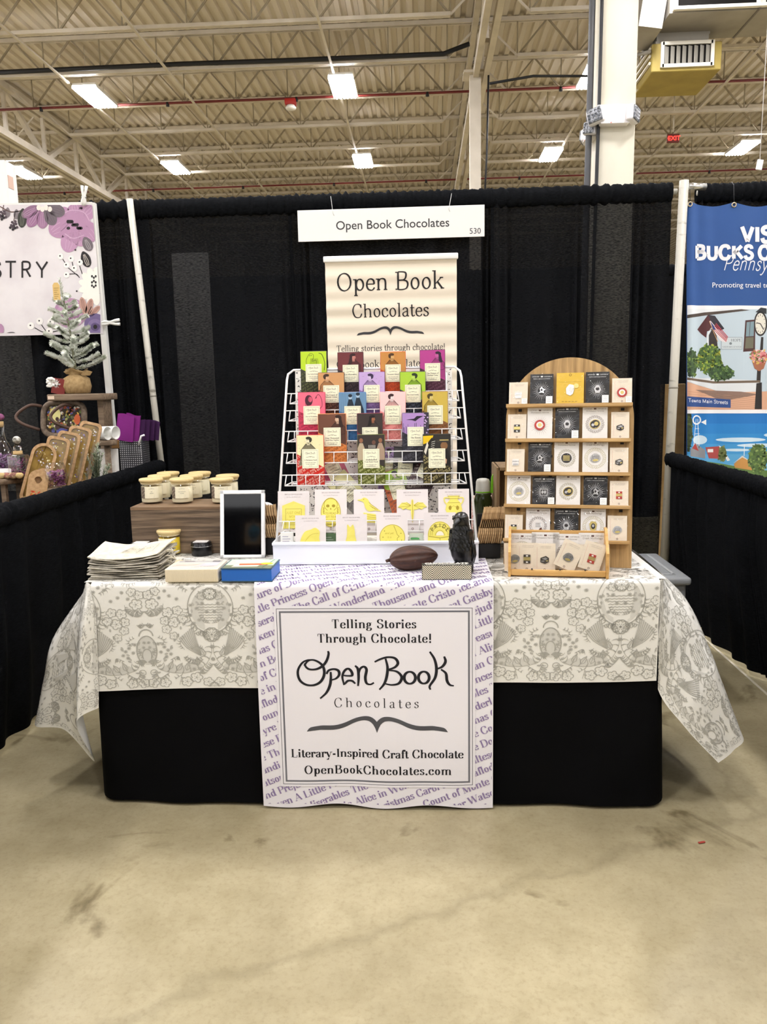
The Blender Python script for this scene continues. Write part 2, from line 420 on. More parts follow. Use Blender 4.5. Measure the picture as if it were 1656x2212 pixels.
# the hand-drawn name (in crop pixels, see reading of the cloth)
_HW = [[(393, 62), (398, 90), (380, 150), (340, 205), (280, 238), (215, 240), (180, 215), (172, 180)],
 [(165, 205), (200, 160), (245, 148), (295, 165), (335, 200), (352, 250), (345, 310), (310, 365), (250, 395), (180, 392), (125, 355), (103, 295), (110, 235), (150, 175), (200, 150), (250, 148)],
 [(372, 285), (395, 250), (445, 238), (485, 255), (490, 295), (460, 330), (415, 345)], [(412, 265), (412, 330), (400, 400), (365, 470), (305, 527)],
 [(530, 300), (570, 305), (612, 300), (605, 260), (575, 235), (540, 258), (520, 315), (535, 395)], [(540, 385), (570, 355), (610, 355), (640, 382)],
 [(642, 205), (668, 240), (672, 320), (665, 405)], [(672, 290), (690, 235), (725, 215), (748, 245), (735, 320), (745, 375), (780, 388), (815, 370)],
 [(825, 168), (880, 140), (950, 120), (1015, 130), (1042, 175), (1015, 215), (960, 238), (935, 246)], [(928, 135), (945, 220), (935, 310), (910, 380), (865, 437)],
 [(950, 246), (1030, 258), (1075, 310), (1050, 370), (985, 388), (920, 378)], 'o1150,318,52,58', 'o1280,318,50,58',
 [(1338, 68), (1380, 140), (1398, 230), (1385, 320), (1335, 400), (1340, 437)], [(1470, 115), (1482, 165), (1450, 215), (1390, 240)], [(1440, 240), (1485, 280), (1495, 350), (1520, 390), (1558, 400)]]
def hand_name(w=1.0, fine=4, pen=1.0):
    """the handwritten two-word name, width w, centred"""
    out = []
    for st in _HW:
        if isinstance(st, str):
            v = [float(x) for x in st[1:].split(',')]; P = ellipse(*v, 5*fine); out += ribbon(P, lambda d, t: (14+10*abs(d[1]))*pen, True)
        else: out += ribbon(crom(st, fine), lambda d, t: (14+8*abs(d[1])*.9)*(.62+.38*math.sin(PI*min(1, max(0, t*1.05))) )*pen+3)
    k = w/1460.
    return [[((x-828)*k, -(y-290)*k) for x, y in q] for q in out]
# ================================================================== THE HALL
def floor_mat():
    M = bpy.data.materials.new('polished_concrete'); M.use_nodes = True; nt = M.node_tree; N = nt.nodes; L = nt.links; b = N['Principled BSDF']
    tc = N.new('ShaderNodeTexCoord')
    def noise(sc, det, rough=.6, dist=0.):
        n = N.new('ShaderNodeTexNoise'); n.inputs['Scale'].default_value = sc; n.inputs['Detail'].default_value = det; n.inputs['Roughness'].default_value = rough; n.inputs['Distortion'].default_value = dist
        L.new(tc.outputs['Object'], n.inputs['Vector']); return n
    def ramp(n, stops):
        r = N.new('ShaderNodeValToRGB'); e = r.color_ramp.elements
        while len(e) < len(stops): e.new(.5)
        for k, (p, c) in enumerate(stops): e[k].position = p; e[k].color = lin(c)
        L.new(n.outputs[0], r.inputs[0]); return r
    def mix(a, bb, fac, mode='MULTIPLY'):
        x = N.new('ShaderNodeMix'); x.data_type = 'RGBA'; x.blend_type = mode
        if isinstance(fac, float): x.inputs[0].default_value = fac
        else: L.new(fac, x.inputs[0])
        L.new(a, x.inputs[6]); L.new(bb, x.inputs[7]); return x.outputs[2]
    base = ramp(noise(1.3, 8, .65, .3), [(.25, '#94896b'), (.5, '#a89d7d'), (.75, '#bbb08f')])
    mott = ramp(noise(9, 8, .7), [(.3, '#d9d4c8'), (.6, '#ffffff')])
    spots = ramp(noise(3.1, 5, .55, .6), [(.29, '#8e8368'), (.37, '#ffffff')])
    fine = ramp(noise(70, 4, .7), [(.25, '#cfc9bb'), (.5, '#ffffff')])
    c = mix(base.outputs[0], mott.outputs[0], .55); c = mix(c, spots.outputs[0], .75); c = mix(c, fine.outputs[0], .5)
    v = N.new('ShaderNodeTexVoronoi'); v.feature = 'DISTANCE_TO_EDGE'; v.inputs['Scale'].default_value = .16
    nn = noise(4, 3); mp = N.new('ShaderNodeVectorMath'); mp.operation = 'MULTIPLY_ADD'; mp.inputs[1].default_value = (.25, .25, 0); L.new(nn.outputs[1], mp.inputs[0]); L.new(tc.outputs['Object'], mp.inputs[2]); L.new(mp.outputs[0], v.inputs['Vector'])
    cr = ramp(v, [(0, '#7d745c'), (.0025, '#ffffff')]); c = mix(c, cr.outputs[0], .22)
    L.new(c, b.inputs['Base Color'])
    rr = N.new('ShaderNodeMapRange'); rr.inputs[3].default_value = .28; rr.inputs[4].default_value = .5; L.new(noise(2.2, 5).outputs[0], rr.inputs[0]); L.new(rr.outputs[0], b.inputs['Roughness'])
    b.inputs['Specular IOR Level'].default_value = .35
    bp = N.new('ShaderNodeBump'); bp.inputs['Strength'].default_value = .08; bp.inputs['Distance'].default_value = .003; L.new(noise(28, 6).outputs[0], bp.inputs['Height']); L.new(bp.outputs[0], b.inputs['Normal'])
    return M
FLOOR = floor_mat()
tag(MB().add([(-26, -16, 0), (24, -16, 0), (24, 30, 0), (-26, 30, 0)], [(0, 1, 2, 3)]).build('floor', FLOOR), kind='structure')
mb = MB()
J0, J1 = AZ(1482, 1345, .001), AZ(1656, 1500, .001); d = (J1-J0).normalized()
mb.bar(J0-d*1.2+Vector((0, 0, .0005)), J1+d*3+Vector((0, 0, .0005)), .012, .002)
tag(mb.build('floor_joint_line', mat('joint_filler', '#cfc7b2', .7)), kind='structure')

STEEL = mat('painted_roof_steel', '#d6ccbb', .55, noise=('#bdb3a2', 3, 4, (1, 1, 1), .4, .75))
DECK = mat('painted_roof_deck', '#d8cebe', .6, noise=('#c9bfae', .8, 4, (1, .3, 1), .4, .7))
ZB, ZT, ZD = 5.50, 5.95, 5.985
mb = MB(); x = -26.0; row = []
while x < 24:
    row += [(x, ZD), (x+.06, ZD), (x+.078, ZD+.042), (x+.132, ZD+.042)]; x += .15
vs = [(a, y, z) for y in (-16, 7, 30) for a, z in row]; n = len(row)
mb.add(vs, [(j*n+i+1, j*n+i, (j+1)*n+i, (j+1)*n+i+1) for j in (0, 1) for i in range(n-1)])
tag(mb.build('ceiling', DECK), kind='structure')
mb = MB().box((-1, 29.9, 3.1), (50, .2, 6.2)); tag(mb.build('wall_back', mat('hall_wall_paint', '#c9beaa', .7)), kind='structure')

# open-web roof joists, one object for each bay and row
BAY = 7.0
def joist_mb():
    mb = MB(); L = BAY  # material 0 chords, 1 webs
    for s in (-1, 1):
        mb.bar((0, s*.025, ZT), (L, s*.025, ZT), .03, .05); mb.bar((.45, s*.02, ZB+.02), (L-.45, s*.02, ZB+.02), .03, .04)
    k = 8; p = (L-.9)/k
    for i in range(k+1):
        xb = .45+p*i
        if i < k:
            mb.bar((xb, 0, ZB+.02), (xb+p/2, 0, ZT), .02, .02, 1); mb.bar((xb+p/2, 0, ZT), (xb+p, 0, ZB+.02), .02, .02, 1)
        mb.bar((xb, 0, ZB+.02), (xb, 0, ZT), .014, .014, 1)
    mb.bar((0, 0, ZT), (.45, 0, ZB+.02), .022, .022); mb.bar((L, 0, ZT), (L-.45, 0, ZB+.02), .022, .022)
    return mb
j0 = None
for by, bx in enumerate((-13.1, -6.1, .9, 7.9)):
    for k in range(-1, 12):
        if bx in (-13.1, 7.9) and k < 3: continue
        if j0 is None: j0 = joist_mb().build('roof_beam', [STEEL, mat('shaded_web_steel', '#93876f', .6)]); o = j0; tag(o, kind='structure')  # webs are chord steel with shade painted in as a darker tone
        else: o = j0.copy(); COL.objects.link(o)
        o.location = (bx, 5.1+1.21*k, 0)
def girder(x, y0, y1, zb, zt, w):
    mb = MB()
    for s in (-1, 1):
        mb.bar((x+s*w*.32, y0, zt), (x+s*w*.32, y1, zt), w*.34, .1); mb.bar((x+s*w*.32, y0, zb), (x+s*w*.32, y1, zb), w*.34, .1)
    y = y0; k = 0
    while y < y1-1.1:
        a, b = (zb, zt) if k % 2 == 0 else (zt, zb)
        mb.bar((x, y, a), (x, y+1.21, b), .07, .07); y += 1.21; k += 1
        mb.bar((x, y, zb), (x, y, zt), .05, .05)
    return tag(mb.build('roof_girder_beam', STEEL), kind='structure')
girder(-6.1, 3.89, 28, 5.15, 5.84, .2); girder(.86, 3.89, 28, 5.2, 5.84, .2)
for i, (bx, y0, y1) in enumerate(((-4.65, 3.9, 18), (-3.2, 3.9, 18), (-1.05, 3.9, 18), (2.6, 3.9, 18), (4.4, 3.9, 18))):
    tag(MB().bar((bx, y0, ZB-.02), (bx, y1, ZB-.012), .028, .022).build('roof_bridging_beam', STEEL), kind='structure')
# columns
PAINT = mat('column_paint', '#e4ddc9', .5, noise=('#cfc6ae', 2.2, 5, (1, 1, .5), .45, .8))
mb = MB().box((1.575, 1.885, 2.75), (.27, .27, 5.5), bev=.008); mb.box((1.575, 1.885, 5.6), (.34, .34, .3)); tag(mb.build('column_square', PAINT), kind='structure')
mb = MB().box((.79, 6.02, 2.6), (.14, .14, 5.2)); mb.box((.79, 6.02, 5.2), (.3, .3, .03)); tag(mb.build('column_slim', STEEL), kind='structure')
BLACK = mat('black_rubber', '#17171a', .5)
for xx, r_, yy, lab in ((1.378, .024, 1.80, 'thick dark grey cable running up beside the square white column'), (1.433, .013, 1.73, 'thin black cable clipped to the corner of the square white column')):
    tag(MB().tube([(xx-.03, yy, 0), (xx-.012, yy, 2.4), (xx, yy, 3.4), (xx+.01, yy, 5.7)], r_, 0, 10).build('power_cable', mat('cable_grey', '#48484a', .5) if r_ > .02 else BLACK), lab, 'cable')
# sprinkler pipes and cable on the joists
RED = mat('sprinkler_red', '#6a1d18', .5)
for yy, lab in ((7.44, 'dark red sprinkler pipe along the joist behind the large ceiling lamps'), (12.28, 'dark red sprinkler pipe far back, just above the black curtain')):
    p = thing('sprinkler_pipe', lab, 'pipe', (0, yy, ZB+.005))
    mb = MB().tube([(-12, 0, 0), (9, 0, 0)], .017, 0, 8); mb.build('pipe_run', RED, p)
    for k in range(9):
        MB().tube([(-9.3+k*1.9, 0, .012), (-9.3+k*1.9, 0, -.045)], [.022, .026], 0, 8).build('sprinkler_head', BLACK, p)
tag(MB().tube([(-8, 6.26, ZB+.05), (-3, 6.26, ZB+.07), (-1.5, 6.25, ZB+.055), (.4, 6.26, ZB+.06), (.72, 6.1, ZB+.1)], .03, 0, 8).build('power_cable', BLACK), 'thick black cable bundle lying along the second nearest roof joist', 'cable')
tag(MB().tube([(.95, 5.75, 5.0), (1.5, 5.9, 5.12), (2.2, 6.0, 5.13), (3.1, 6.1, 5.0)], .016, 0, 8).build('power_cable', BLACK), 'black cable looping between the slim column and the square column', 'cable')
tag(MB().tube([(.95, 5.9, 5.2), (.93, 5.93, 4.2), (.9, 5.93, 3.6)], .012, 0, 8).build('power_cable', BLACK), 'black cable hanging down beside the slim roof column', 'cable')
# fire alarm
q = AY(627, 222, 7.40); f = thing('fire_alarm', 'small red and white fire alarm hanging under a roof joist', 'fire alarm', (q.x, 7.42, ZB))
MB().box((0, 0, -.055), (.16, .12, .08), bev=.01).build('housing', mat('alarm_red', '#b02a22', .4), f); MB().lathe([(.07, -.15), (.08, -.13), (.05, -.09)], n=16).build('sounder', mat('alarm_white', '#e8e4da', .5), f)

# high-bay lamps
LAMPW = mat('lamp_housing_white', '#e9e6de', .45)
TUBE = mat('lamp_tube_light', '#ffffff', .5, emit='#fbfaff', estr=LAMP_STRENGTH)
def high_bay():
    t = thing('high_bay_lamp', 'x', 'ceiling lamp')
    mb = MB(); mb.box((0, 0, .05), (.32, .78, .03), bev=.004, seg=1)
    for s in (-1, 1): mb.add([(s*.16, -.39, .05), (s*.16, .39, .05), (s*.172, .39, 0), (s*.172, -.39, 0)], [(0, 1, 2, 3)])
    mb.build('housing', LAMPW, t)
    for k in range(6):
        mb = MB(); x = -.13+.052*k
        pr = [(x-.022, .018), (x-.014, -.002), (x, -.009), (x+.014, -.002), (x+.022, .018)]
        mb.add([(a, y, z) for y in (-.375, .375) for a, z in pr], [(i, i+1, 6+i, 5+i) for i in range(4)]); mb.build('lamp_tube', TUBE, t)
    for y in (-.3, .3): MB().tube([(0, y, .06), (0, y, ZD-5.42)], .004, 0, 6).build('suspension_wire', STEEL, t)
    return t
hb = high_bay()
names = {(-1, 0): 'big bright ceiling lamp at upper left, above the flower banner side', (0, 0): 'big bright ceiling lamp directly above the white booth sign', (1, 0): 'bright ceiling lamp half hidden behind the square white column',
 (-2, 1): 'far ceiling lamp beside the white tower at the left edge', (-1, 1): 'far ceiling lamp, second from the left in the back row', (0, 1): 'far ceiling lamp above the white booth sign, behind the bigger one', (1, 1): 'far ceiling lamp between the slim and the square column', (2, 1): 'far ceiling lamp at the right edge, right of the red exit sign'}
first = True
for j in range(-4, 2):
    for i in range(-3, 4):
        x, y = (-10.8, -7.34, -4.45, -.96, 2.44, 5.84, 9.3)[i+3], 6.90+3.60*j
        if (i, j) in names: lab, grp = names[i, j], 'ceiling lamps in view'
        else: lab, grp = 'hall ceiling lamp outside the picture, in the rows behind the viewer or beyond the sides', 'ceiling lamps outside the picture'
        M = Matrix.Translation((x, y, 5.42))
        if first: hb.matrix_basis = M; hb['label'] = lab; hb['group'] = grp; first = False
        else: dup(hb, M, lab, grp)

# exit sign
q = AZ(1453, 299, 5.2); e = thing('exit_sign', 'small red lit exit sign hanging far back at the upper right', 'exit sign', q)
MB().box((0, 0, 0), (.19, .04, .13), bev=.004, seg=1).build('housing', mat('exit_housing', '#6b2a24', .5), e)
P = Print(); P.add(btext('EXIT', .095, bold=.012), 'x', 1); P.cols = [mat('exit_letters', '#ff3a30', .5, emit='#ff2a22', estr=3.0)]
P.q = [([(a+.012, b-.033) for a, b in p], k, l) for p, k, l in P.q]; P.add([[(-.092, .0), (-.074, .022), (-.074, -.022)]], P.cols[0], 1)
P.build('lettering', lambda a, b, l: (a, -.0205-l, b), e)
MB().tube([(0, 0, .1), (0, 0, ZT-q.z)], .012, 0, 6).build('stem', STEEL, e)
# emergency lamps on the column
EM = mat('white_abs', '#f1eeee', .4); LENS = mat('lamp_lens', '#9a9ca0', .35, metal=.3, noise=('#54585d', 45, 2, (1, 1, 1), .4, .6))
def emergency(M, lab):
    t = thing('emergency_lamp', lab, 'emergency lamp', M=M)
    mb = MB(); mb.prism([(-.13, .065), (.13, .065), (.105, -.065), (-.105, -.065)], 0, .095, axes=((0, 0, 0), (1, 0, 0), (0, 0, 1), (0, -1, 0))); mb.build('battery_case', EM, t)
    for s, az, tilt in ((-1, .5, -.22), (1, -.95, .12)):
        h = MB(); R = Matrix.Rotation(-az, 3, 'Z') @ Matrix.Rotation(tilt, 3, 'Y')
        c = Vector((s*.15, -.09, -.005))
        h.M = Matrix.Translation(c) @ R.to_4x4()
        h.box((0, .025, 0), (.125, .06, .115), bev=.018, seg=3)
        o = h.build('lamp_head', EM, t)
        l = MB(); l.M = h.M; l.box((0, -.008, 0), (.108, .012, .1), 0, bev=.005)
        for a in range(4):
            for b in range(4): l.sphere((-.039+a*.026, -.014, -.036+b*.024), (.011, .004, .010), 0, 8)
        l.build('lens', LENS, o)
    MB().sphere((-.03, -.094, -.06), .005, 0, 8).build('indicator', mat('red_led', '#ff5a4a', .4, emit='#ff4030', estr=2), t)
    return t
q = AY(1317, 254, 1.74); emergency(Matrix.Translation((q.x+.02, 1.75, q.z)), 'white twin-head emergency lamp on the front of the square column')
q = AY(1262, 288, 1.9); emergency(Matrix.Translation((1.44, 1.88, q.z)) @ Matrix.Rotation(-PI/2, 4, 'Z') @ Matrix.Scale(.8, 4), 'second emergency lamp on the side of the square column, partly hidden')

# cooler and duct, upper right
GAL = mat('galvanised_duct', '#a39d92', .5, noise=('#938d81', 3, 4, (1, 1, 1), .4, .7)); YEL = mat('cooler_yellow', '#a6924a', .6, noise=('#978441', 4, 5, (1, 1, 1), .4, .7)); DARK = mat('dark_opening', '#151311', .9, spec=.1)
k = 1.274
X0, X1, Y0, Y1 = .094+(2.03-.094)*k, .094+(2.60-.094)*k, -4.58+(2.53+4.58)*k, -4.58+(3.12+4.58)*k
c = thing('air_cooler', 'yellow air cooler with a louvred mouth hanging at the upper right', 'air cooler', ((X0+X1)/2, (Y0+Y1)/2, 4.6))
w, dpt = X1-X0, Y1-Y0
MB().box((0, 0, .14), (w, dpt, .28), bev=.008, seg=1).build('casing', YEL, c)
mb = MB(); fy = -dpt/2-.012
for a, b_ in (((-.26, .27), (.26, .27)), ((-.26, .05), (.26, .05))): mb.bar((a[0], fy, a[1]), (b_[0], fy, b_[1]), .03, .035)
for s in (-1, 1): mb.bar((s*.26, fy, .035), (s*.26, fy, .285), .035, .03)
g = mb.build('grille', mat('grille_white', '#d9d4c6', .5), c)
MB().box((0, -dpt/2-.004, .16), (.5, .006, .2)).build('opening', DARK, g)
for i in range(8):
    MB().box((-.215+i*.061, -dpt/2-.016, .155), (.05, .006, .17), rot=Matrix.Rotation(.5, 3, 'Z')).build('louver', mat('louver_grey', '#8d897f', .6), g)
mb = MB()
for z in (.1, .17, .24): mb.box((-w/2-.012, 0, z), (.02, dpt*.9, .03), rot=Matrix.Rotation(.3, 3, 'Y'))
mb.build('side_louver', mat('grille_white', '#d9d4c6', .5), c)
mb = MB()
for i in range(4): mb.box((-.02, .02, .31+i*.055), (w*.78-(i % 2)*.02, dpt*.8, .055))
mb.build('neck', GAL, c)
MB().tube([(-w/2-.03, -dpt/2, .2), (-w/2-.03, dpt/2+.3, .55)], .02, 0, 8).build('hose', GAL, c)
mb = MB()
for sx in (-1, 1): mb.tube([(sx*w*.48, dpt*.3, .28), (sx*w*.48, dpt*.3, ZT-4.6)], .008, 0, 6)
mb.build('hanger_rod', STEEL, c)
dz = 5.02; kk = (dz-1.349)/(4.2-1.349); X0, X1, Y0, Y1 = .094+(2.06-.094)*kk, .094+3.6*kk, -4.58+(2.15+4.58)*kk, -4.58+(2.68+4.58)*kk
dct = thing('air_duct', 'large grey metal duct with white framed openings above the cooler', 'duct', (X0, Y0, dz))
w, dpt = X1-X0, Y1-Y0
MB().box((w/2, dpt/2+.02, .3), (w, dpt-.04, .6)).build('casing', GAL, dct)
MB().box((-.12, dpt*.55, .25), (.24, dpt*.8, .7), rot=Matrix.Rotation(.15, 3, 'Y')).build('side_box', GAL, dct)
for i in range(4):
    xx = .02+i*.86
    MB().box((xx+.43, .0, .22), (.78, .012, .36)).build('opening', DARK, dct)
    mb = MB()
    for a, b_ in (((0, .02), (.86, .02)), ((0, .42), (.86, .42)), ((.02, .02), (.02, .42)), ((.84, .02), (.84, .42))): mb.bar((xx+a[0], -.01, a[1]), (xx+b_[0], -.01, b_[1]), .045, .03)
    mb.build('opening_frame', mat('duct_white', '#eae5d8', .5), dct)
mb = MB()
for i in range(1, 4): mb.box((i*.86+.02, dpt/2, -.003), (.02, dpt, .008))
mb.build('seam', mat('seam_grey', '#77706a', .6), dct)
# hanging tag by a thread, right edge
q = AY(1640, 356, 2.6); t = thing('hanging_tag', 'small white tag hanging on a thread at the right edge', 'tag', q)
MB().box((0, 0, 0), (.052, .012, .085), bev=.004, seg=1, rot=Matrix.Rotation(.15, 3, 'Y')).build('card', EM, t); MB().tube([(0, 0, .04), (.005, 0, ZT-q.z)], .003, 0, 5).build('thread', EM, t)
# white tower at the left edge
a = AY(9, 345, 2.0); bk = AX(33, 350, a.x)
t = thing('display_tower', 'tall white cabinet tower behind the flower banner at the left edge', 'cabinet', (a.x-.2, (2.0+bk.y)/2, 0))
MB().box((0, 0, a.z/2), (.4, bk.y-2.0, a.z), bev=.008).build('body', mat('white_laminate', '#d9d6d0', .4), t)
MB().box((.202, -.02, a.z-.16), (.004, .08, .1)).build('label_plate', mat('tower_plate', '#cfae9c', .6), t)
# ================================================================== PIPE AND DRAPE
def cloth_mat(name, col, sheer=0., rough=.85, weave=True):
    M = bpy.data.materials.new(name); M.use_nodes = True; nt = M.node_tree; N = nt.nodes; L = nt.links; b = N['Principled BSDF']
    b.inputs['Base Color'].default_value = lin(col); b.inputs['Roughness'].default_value = rough; b.inputs['Specular IOR Level'].default_value = .06
    tc = N.new('ShaderNodeTexCoord'); mp = N.new('ShaderNodeMapping'); mp.inputs['Scale'].default_value = (1, 1, 6); nz = N.new('ShaderNodeTexNoise'); nz.inputs['Scale'].default_value = 60; nz.inputs['Detail'].default_value = 4
    L.new(tc.outputs['Object'], mp.inputs[0]); L.new(mp.outputs[0], nz.inputs[0])
    if weave:
        r = N.new('ShaderNodeValToRGB'); c = lin(col); r.color_ramp.elements[0].position = .4; r.color_ramp.elements[1].position = .72
        r.color_ramp.elements[0].color = c; r.color_ramp.elements[1].color = tuple(v*2.6+.002 for v in c[:3])+(1,); L.new(nz.outputs[0], r.inputs[0]); L.new(r.outputs[0], b.inputs['Base Color'])
        bp = N.new('ShaderNodeBump'); bp.inputs['Strength'].default_value = .3; bp.inputs['Distance'].default_value = .002; L.new(nz.outputs[0], bp.inputs['Height']); L.new(bp.outputs[0], b.inputs['Normal'])
    if sheer:
        t = N.new('ShaderNodeBsdfTransparent'); x = N.new('ShaderNodeMixShader'); x.inputs[0].default_value = sheer
        if weave:
            mr = N.new('ShaderNodeMapRange'); mr.inputs[1].default_value = .35; mr.inputs[2].default_value = .7; mr.inputs[3].default_value = sheer*.35; mr.inputs[4].default_value = sheer*1.7; L.new(nz.outputs[0], mr.inputs[0]); L.new(mr.outputs[0], x.inputs[0])
        L.new(b.outputs[0], x.inputs[1]); L.new(t.outputs[0], x.inputs[2]); L.new(x.outputs[0], N['Material Output'].inputs[0])
    _M[name] = M; return M
DRAPE = cloth_mat('black_banjo_cloth', '#0a0b0d', .03); DRAPE2 = cloth_mat('black_banjo_cloth_dense', '#07080a', 0); VELVET = cloth_mat('black_stretch_cloth', '#050506', 0, .8, False)
PIPE = mat('worn_pipe_paint', '#bdb9ac', .5, noise=('#7d786b', 9, 6, (1, 1, 3), .62, .75), metal=.1)
rnd = random.Random(3)
def pleats(seed, amp, gathers=()):
    r = random.Random(seed); W = [(2*PI/r.uniform(.09, .34), r.uniform(0, 6), r.uniform(.4, 1)) for _ in range(5)]; G = [(2*PI/r.uniform(.03, .06), r.uniform(0, 6)) for _ in range(3)]
    def f(x):
        v = sum(a*math.sin(k*x+p) for k, p, a in W)*amp*.45
        for g0, g1 in gathers:
            t = max(0, 1-abs(x-(g0+g1)/2)/((g1-g0)*.5))
            v += min(1, t*2)*amp*.55*sum(math.sin(k*x+p) for k, p in G)
        return v
    return f
def drape(name, label, x0, x1, ztop, seed, amp, gathers, M, y0=0., group=None, hem=None, sheer=True, zb=.025, rz=.047):
    """cloth hung from x0 to x1 on a pipe along local x at y0"""
    f = pleats(seed, amp, gathers); t = thing(name, label, 'curtain', M=M, group=group)
    n = int((x1-x0)/.008)
    def F(u, v):
        x = x0+(x1-x0)*u; zq = ztop-rz*1.5; z = zq-(zq-zb)*v
        k = min(1, .35+v*3)
        dx, dy = hem(x, v) if hem else (0, 0)
        return (x+dx, y0+f(x)*k+.006*math.sin(9*x+7*v)*v+dy, z)
    mb = MB(); mb.grid(F, n, 14); mb.build('cloth', DRAPE if sheer else DRAPE2, t)
    r = random.Random(seed+9); wr = [(2*PI/r.uniform(.02, .07), r.uniform(0, 6)) for _ in range(4)]
    def S(u, v):
        x = x0+(x1-x0)*u; a = 2*PI*v
        w = 1+.075*sum(math.sin(k*(x+.02*math.sin(a))+p) for k, p in wr)*(.4+.6*abs(math.sin(2*x+seed)))
        return (x, y0+math.sin(a)*.031*w, ztop-rz+.004+math.cos(a)*rz*w*(1.0 if math.cos(a) > 0 else 1.15))
    mb = MB(); mb.grid(S, n, 14); mb.build('rod_pocket', DRAPE2, t)
    return t
ID = Matrix.Identity(4)
drape('drape_curtain', 'black drape between the flower banner and the left booth pole', -3.3, -1.46, 2.42, 11, .030, ((-1.75, -1.5), (-2.6, -2.4)), ID)
drape('drape_curtain', 'wide flat black drape right of the left pole, with a paler streak showing through', -1.53, -.64, 2.42, 5, .013, ((-1.5, -1.38), (-.74, -.62)), ID)
drape('drape_curtain', 'black drape hanging behind the white booth sign and the beige banner', -.66, .50, 2.42, 21, .022, ((-.66, -.5), (.36, .52)), ID)
drape('drape_curtain', 'black drape behind the arched wooden pin display', .48, 1.472, 2.42, 33, .020, ((.48, .62), (.93, .99), (1.2, 1.4)), ID)
drape('drape_curtain', 'black drape behind the blue travel banner', AY(1503, 420, .16).x, 3.2, AY(1580, 397, .16).z, 41, .03, ((1.6, 1.75),), Matrix.Translation((0, .16, 0)))
drape('drape_curtain', 'second row of black drape seen dimly through the booth curtain', -4, 3.6, 2.42, 51, .03, (), Matrix.Translation((0, 3.1, 0)), sheer=False)
drape('drape_curtain', 'black drape of the booth across the aisle, behind the viewer', -4, 4, 2.42, 81, .03, (), Matrix.Translation((0, -8.2, 0)), sheer=False)
# dim pale board behind the sheer drape
b0, b1 = AY(362, 548, 1.2), AY(452, 765, 1.2)
tag(MB().box(((b0.x+b1.x)/2+.03, 1.2, b0.z/2), (b1.x-b0.x, .03, b0.z), bev=.005).build('display_board', mat('pale_board', '#d8d4cc', .6)), 'pale upright board showing dimly through the black drape right of the left pole', 'board')
def pole(label, a, b, r, zt):
    d = (a-b); bot = b + d*((0-b.z)/d.z); t = thing('drape_pole', label, 'pole', bot)
    MB().tube([(0, 0, 0.012), a-bot], [r*1.0, r*.98], 0, 20).build('tube', PIPE, t)
    MB().cyl((0, 0, 0), (0, 0, .012), .2, 0, 32).build('base_plate', mat('steel_plate', '#6f6f70', .5, metal=.8), t)
    dn_ = d.normalized(); mb = MB().tube([b-bot+dn_*.35, b-bot+dn_*.358], r*1.06, 0, 20); mb.build('collar', mat('pole_band', '#8d887c', .5), t)
    return t
PL0, PL1 = AY(280, 430, -.045), AY(346, 985, -.045)
pole('off-white drape pole at the left corner of the booth, leaning slightly', PL0, PL1, .0185, 2.44)
PR0, PR1 = AY(1477, 390, -.045), AY(1447, 972, -.045)
pr = pole('off-white drape pole at the right corner, left of the blue banner', PR0, PR1, .025, 2.47)
# cross pipe that carries the drapes
t = thing('drape_crossbar', 'metal cross pipe running inside the top of the back drapes', 'pipe', (0, 0, 2.377))
MB().tube([(-3.3, 0, 0), (1.50, .0, .0)], .016, 0, 12).build('pipe_length', PIPE, t); MB().tube([(PR0.x+.02, -.02, .02), (PR0.x+.13, .0, .02)], .02, 0, 12).build('pipe_length', mat('chrome_pipe', '#c8c8c4', .25, metal=.9), t)
MB().tube([(PR0.x+.14, .16, AY(1580, 397, .16).z-.043-2.377), (3.2, .16, AY(1580, 397, .16).z-.043-2.377)], .016, 0, 12).build('pipe_length', PIPE, t)
# side rails with their drapes
def hemR(x, v):
    k = max(0, v-.25)/.75; y = -x
    return (0, -(.05+.14*min(1, max(0, (-.6-y)/.9)) + .03*math.sin(5*x))*k**1.3)
def rail(label, lab2, P, sx, L, seed, hem):
    rot = Matrix(((0, -sx, 0), (-1*1, 0, 0), (0, 0, 1)))  # local x runs towards the viewer
    M = Matrix.Translation((P.x, -.02, 0)) @ (Matrix(((0, 1, 0, 0), (-1, 0, 0, 0), (0, 0, 1, 0), (0, 0, 0, 1))))
    drape('drape_curtain', label, .02, L, .94, seed, .021, ((.1, .3), (1.1, 1.25), (2.0, 2.2)), M, hem=hem, sheer=False, rz=.036)
    t = thing('side_rail', lab2, 'pipe', (P.x, -.02, .90)); MB().tube([(0, 0, 0), (0, -L, 0)], .016, 0, 12).build('pipe_length', PIPE, t)
rail('black half-height drape along the left side of the booth, below the wooden boards', 'metal pipe inside the top of the left half-height drape', PL1, -1, 3.3, 61, lambda x, v: (0, -.05*v*v))
rail('black half-height drape along the right side of the booth, below the blue banner', 'metal pipe inside the top of the right half-height drape', PR1, 1, 3.3, 71, lambda x, v: (0, -hemR(x, v)[1]))

# ------------------------------------------------------------------ helpers for lettering fitted to a width
def bounds(polys):
    xs = [a for p in polys for a, b in p]; ys = [b for p in polys for a, b in p]; return min(xs), max(xs), min(ys), max(ys)
def fitw(polys, x0, x1, yb, sy=1.0, base=True):
    """scale so that the lettering spans x0..x1 with its base line at yb"""
    a, b, c, d = bounds(polys); k = (x1-x0)/(b-a); return [[(x0+(x-a)*k, yb+y*k*sy) for x, y in p] for p in polys]
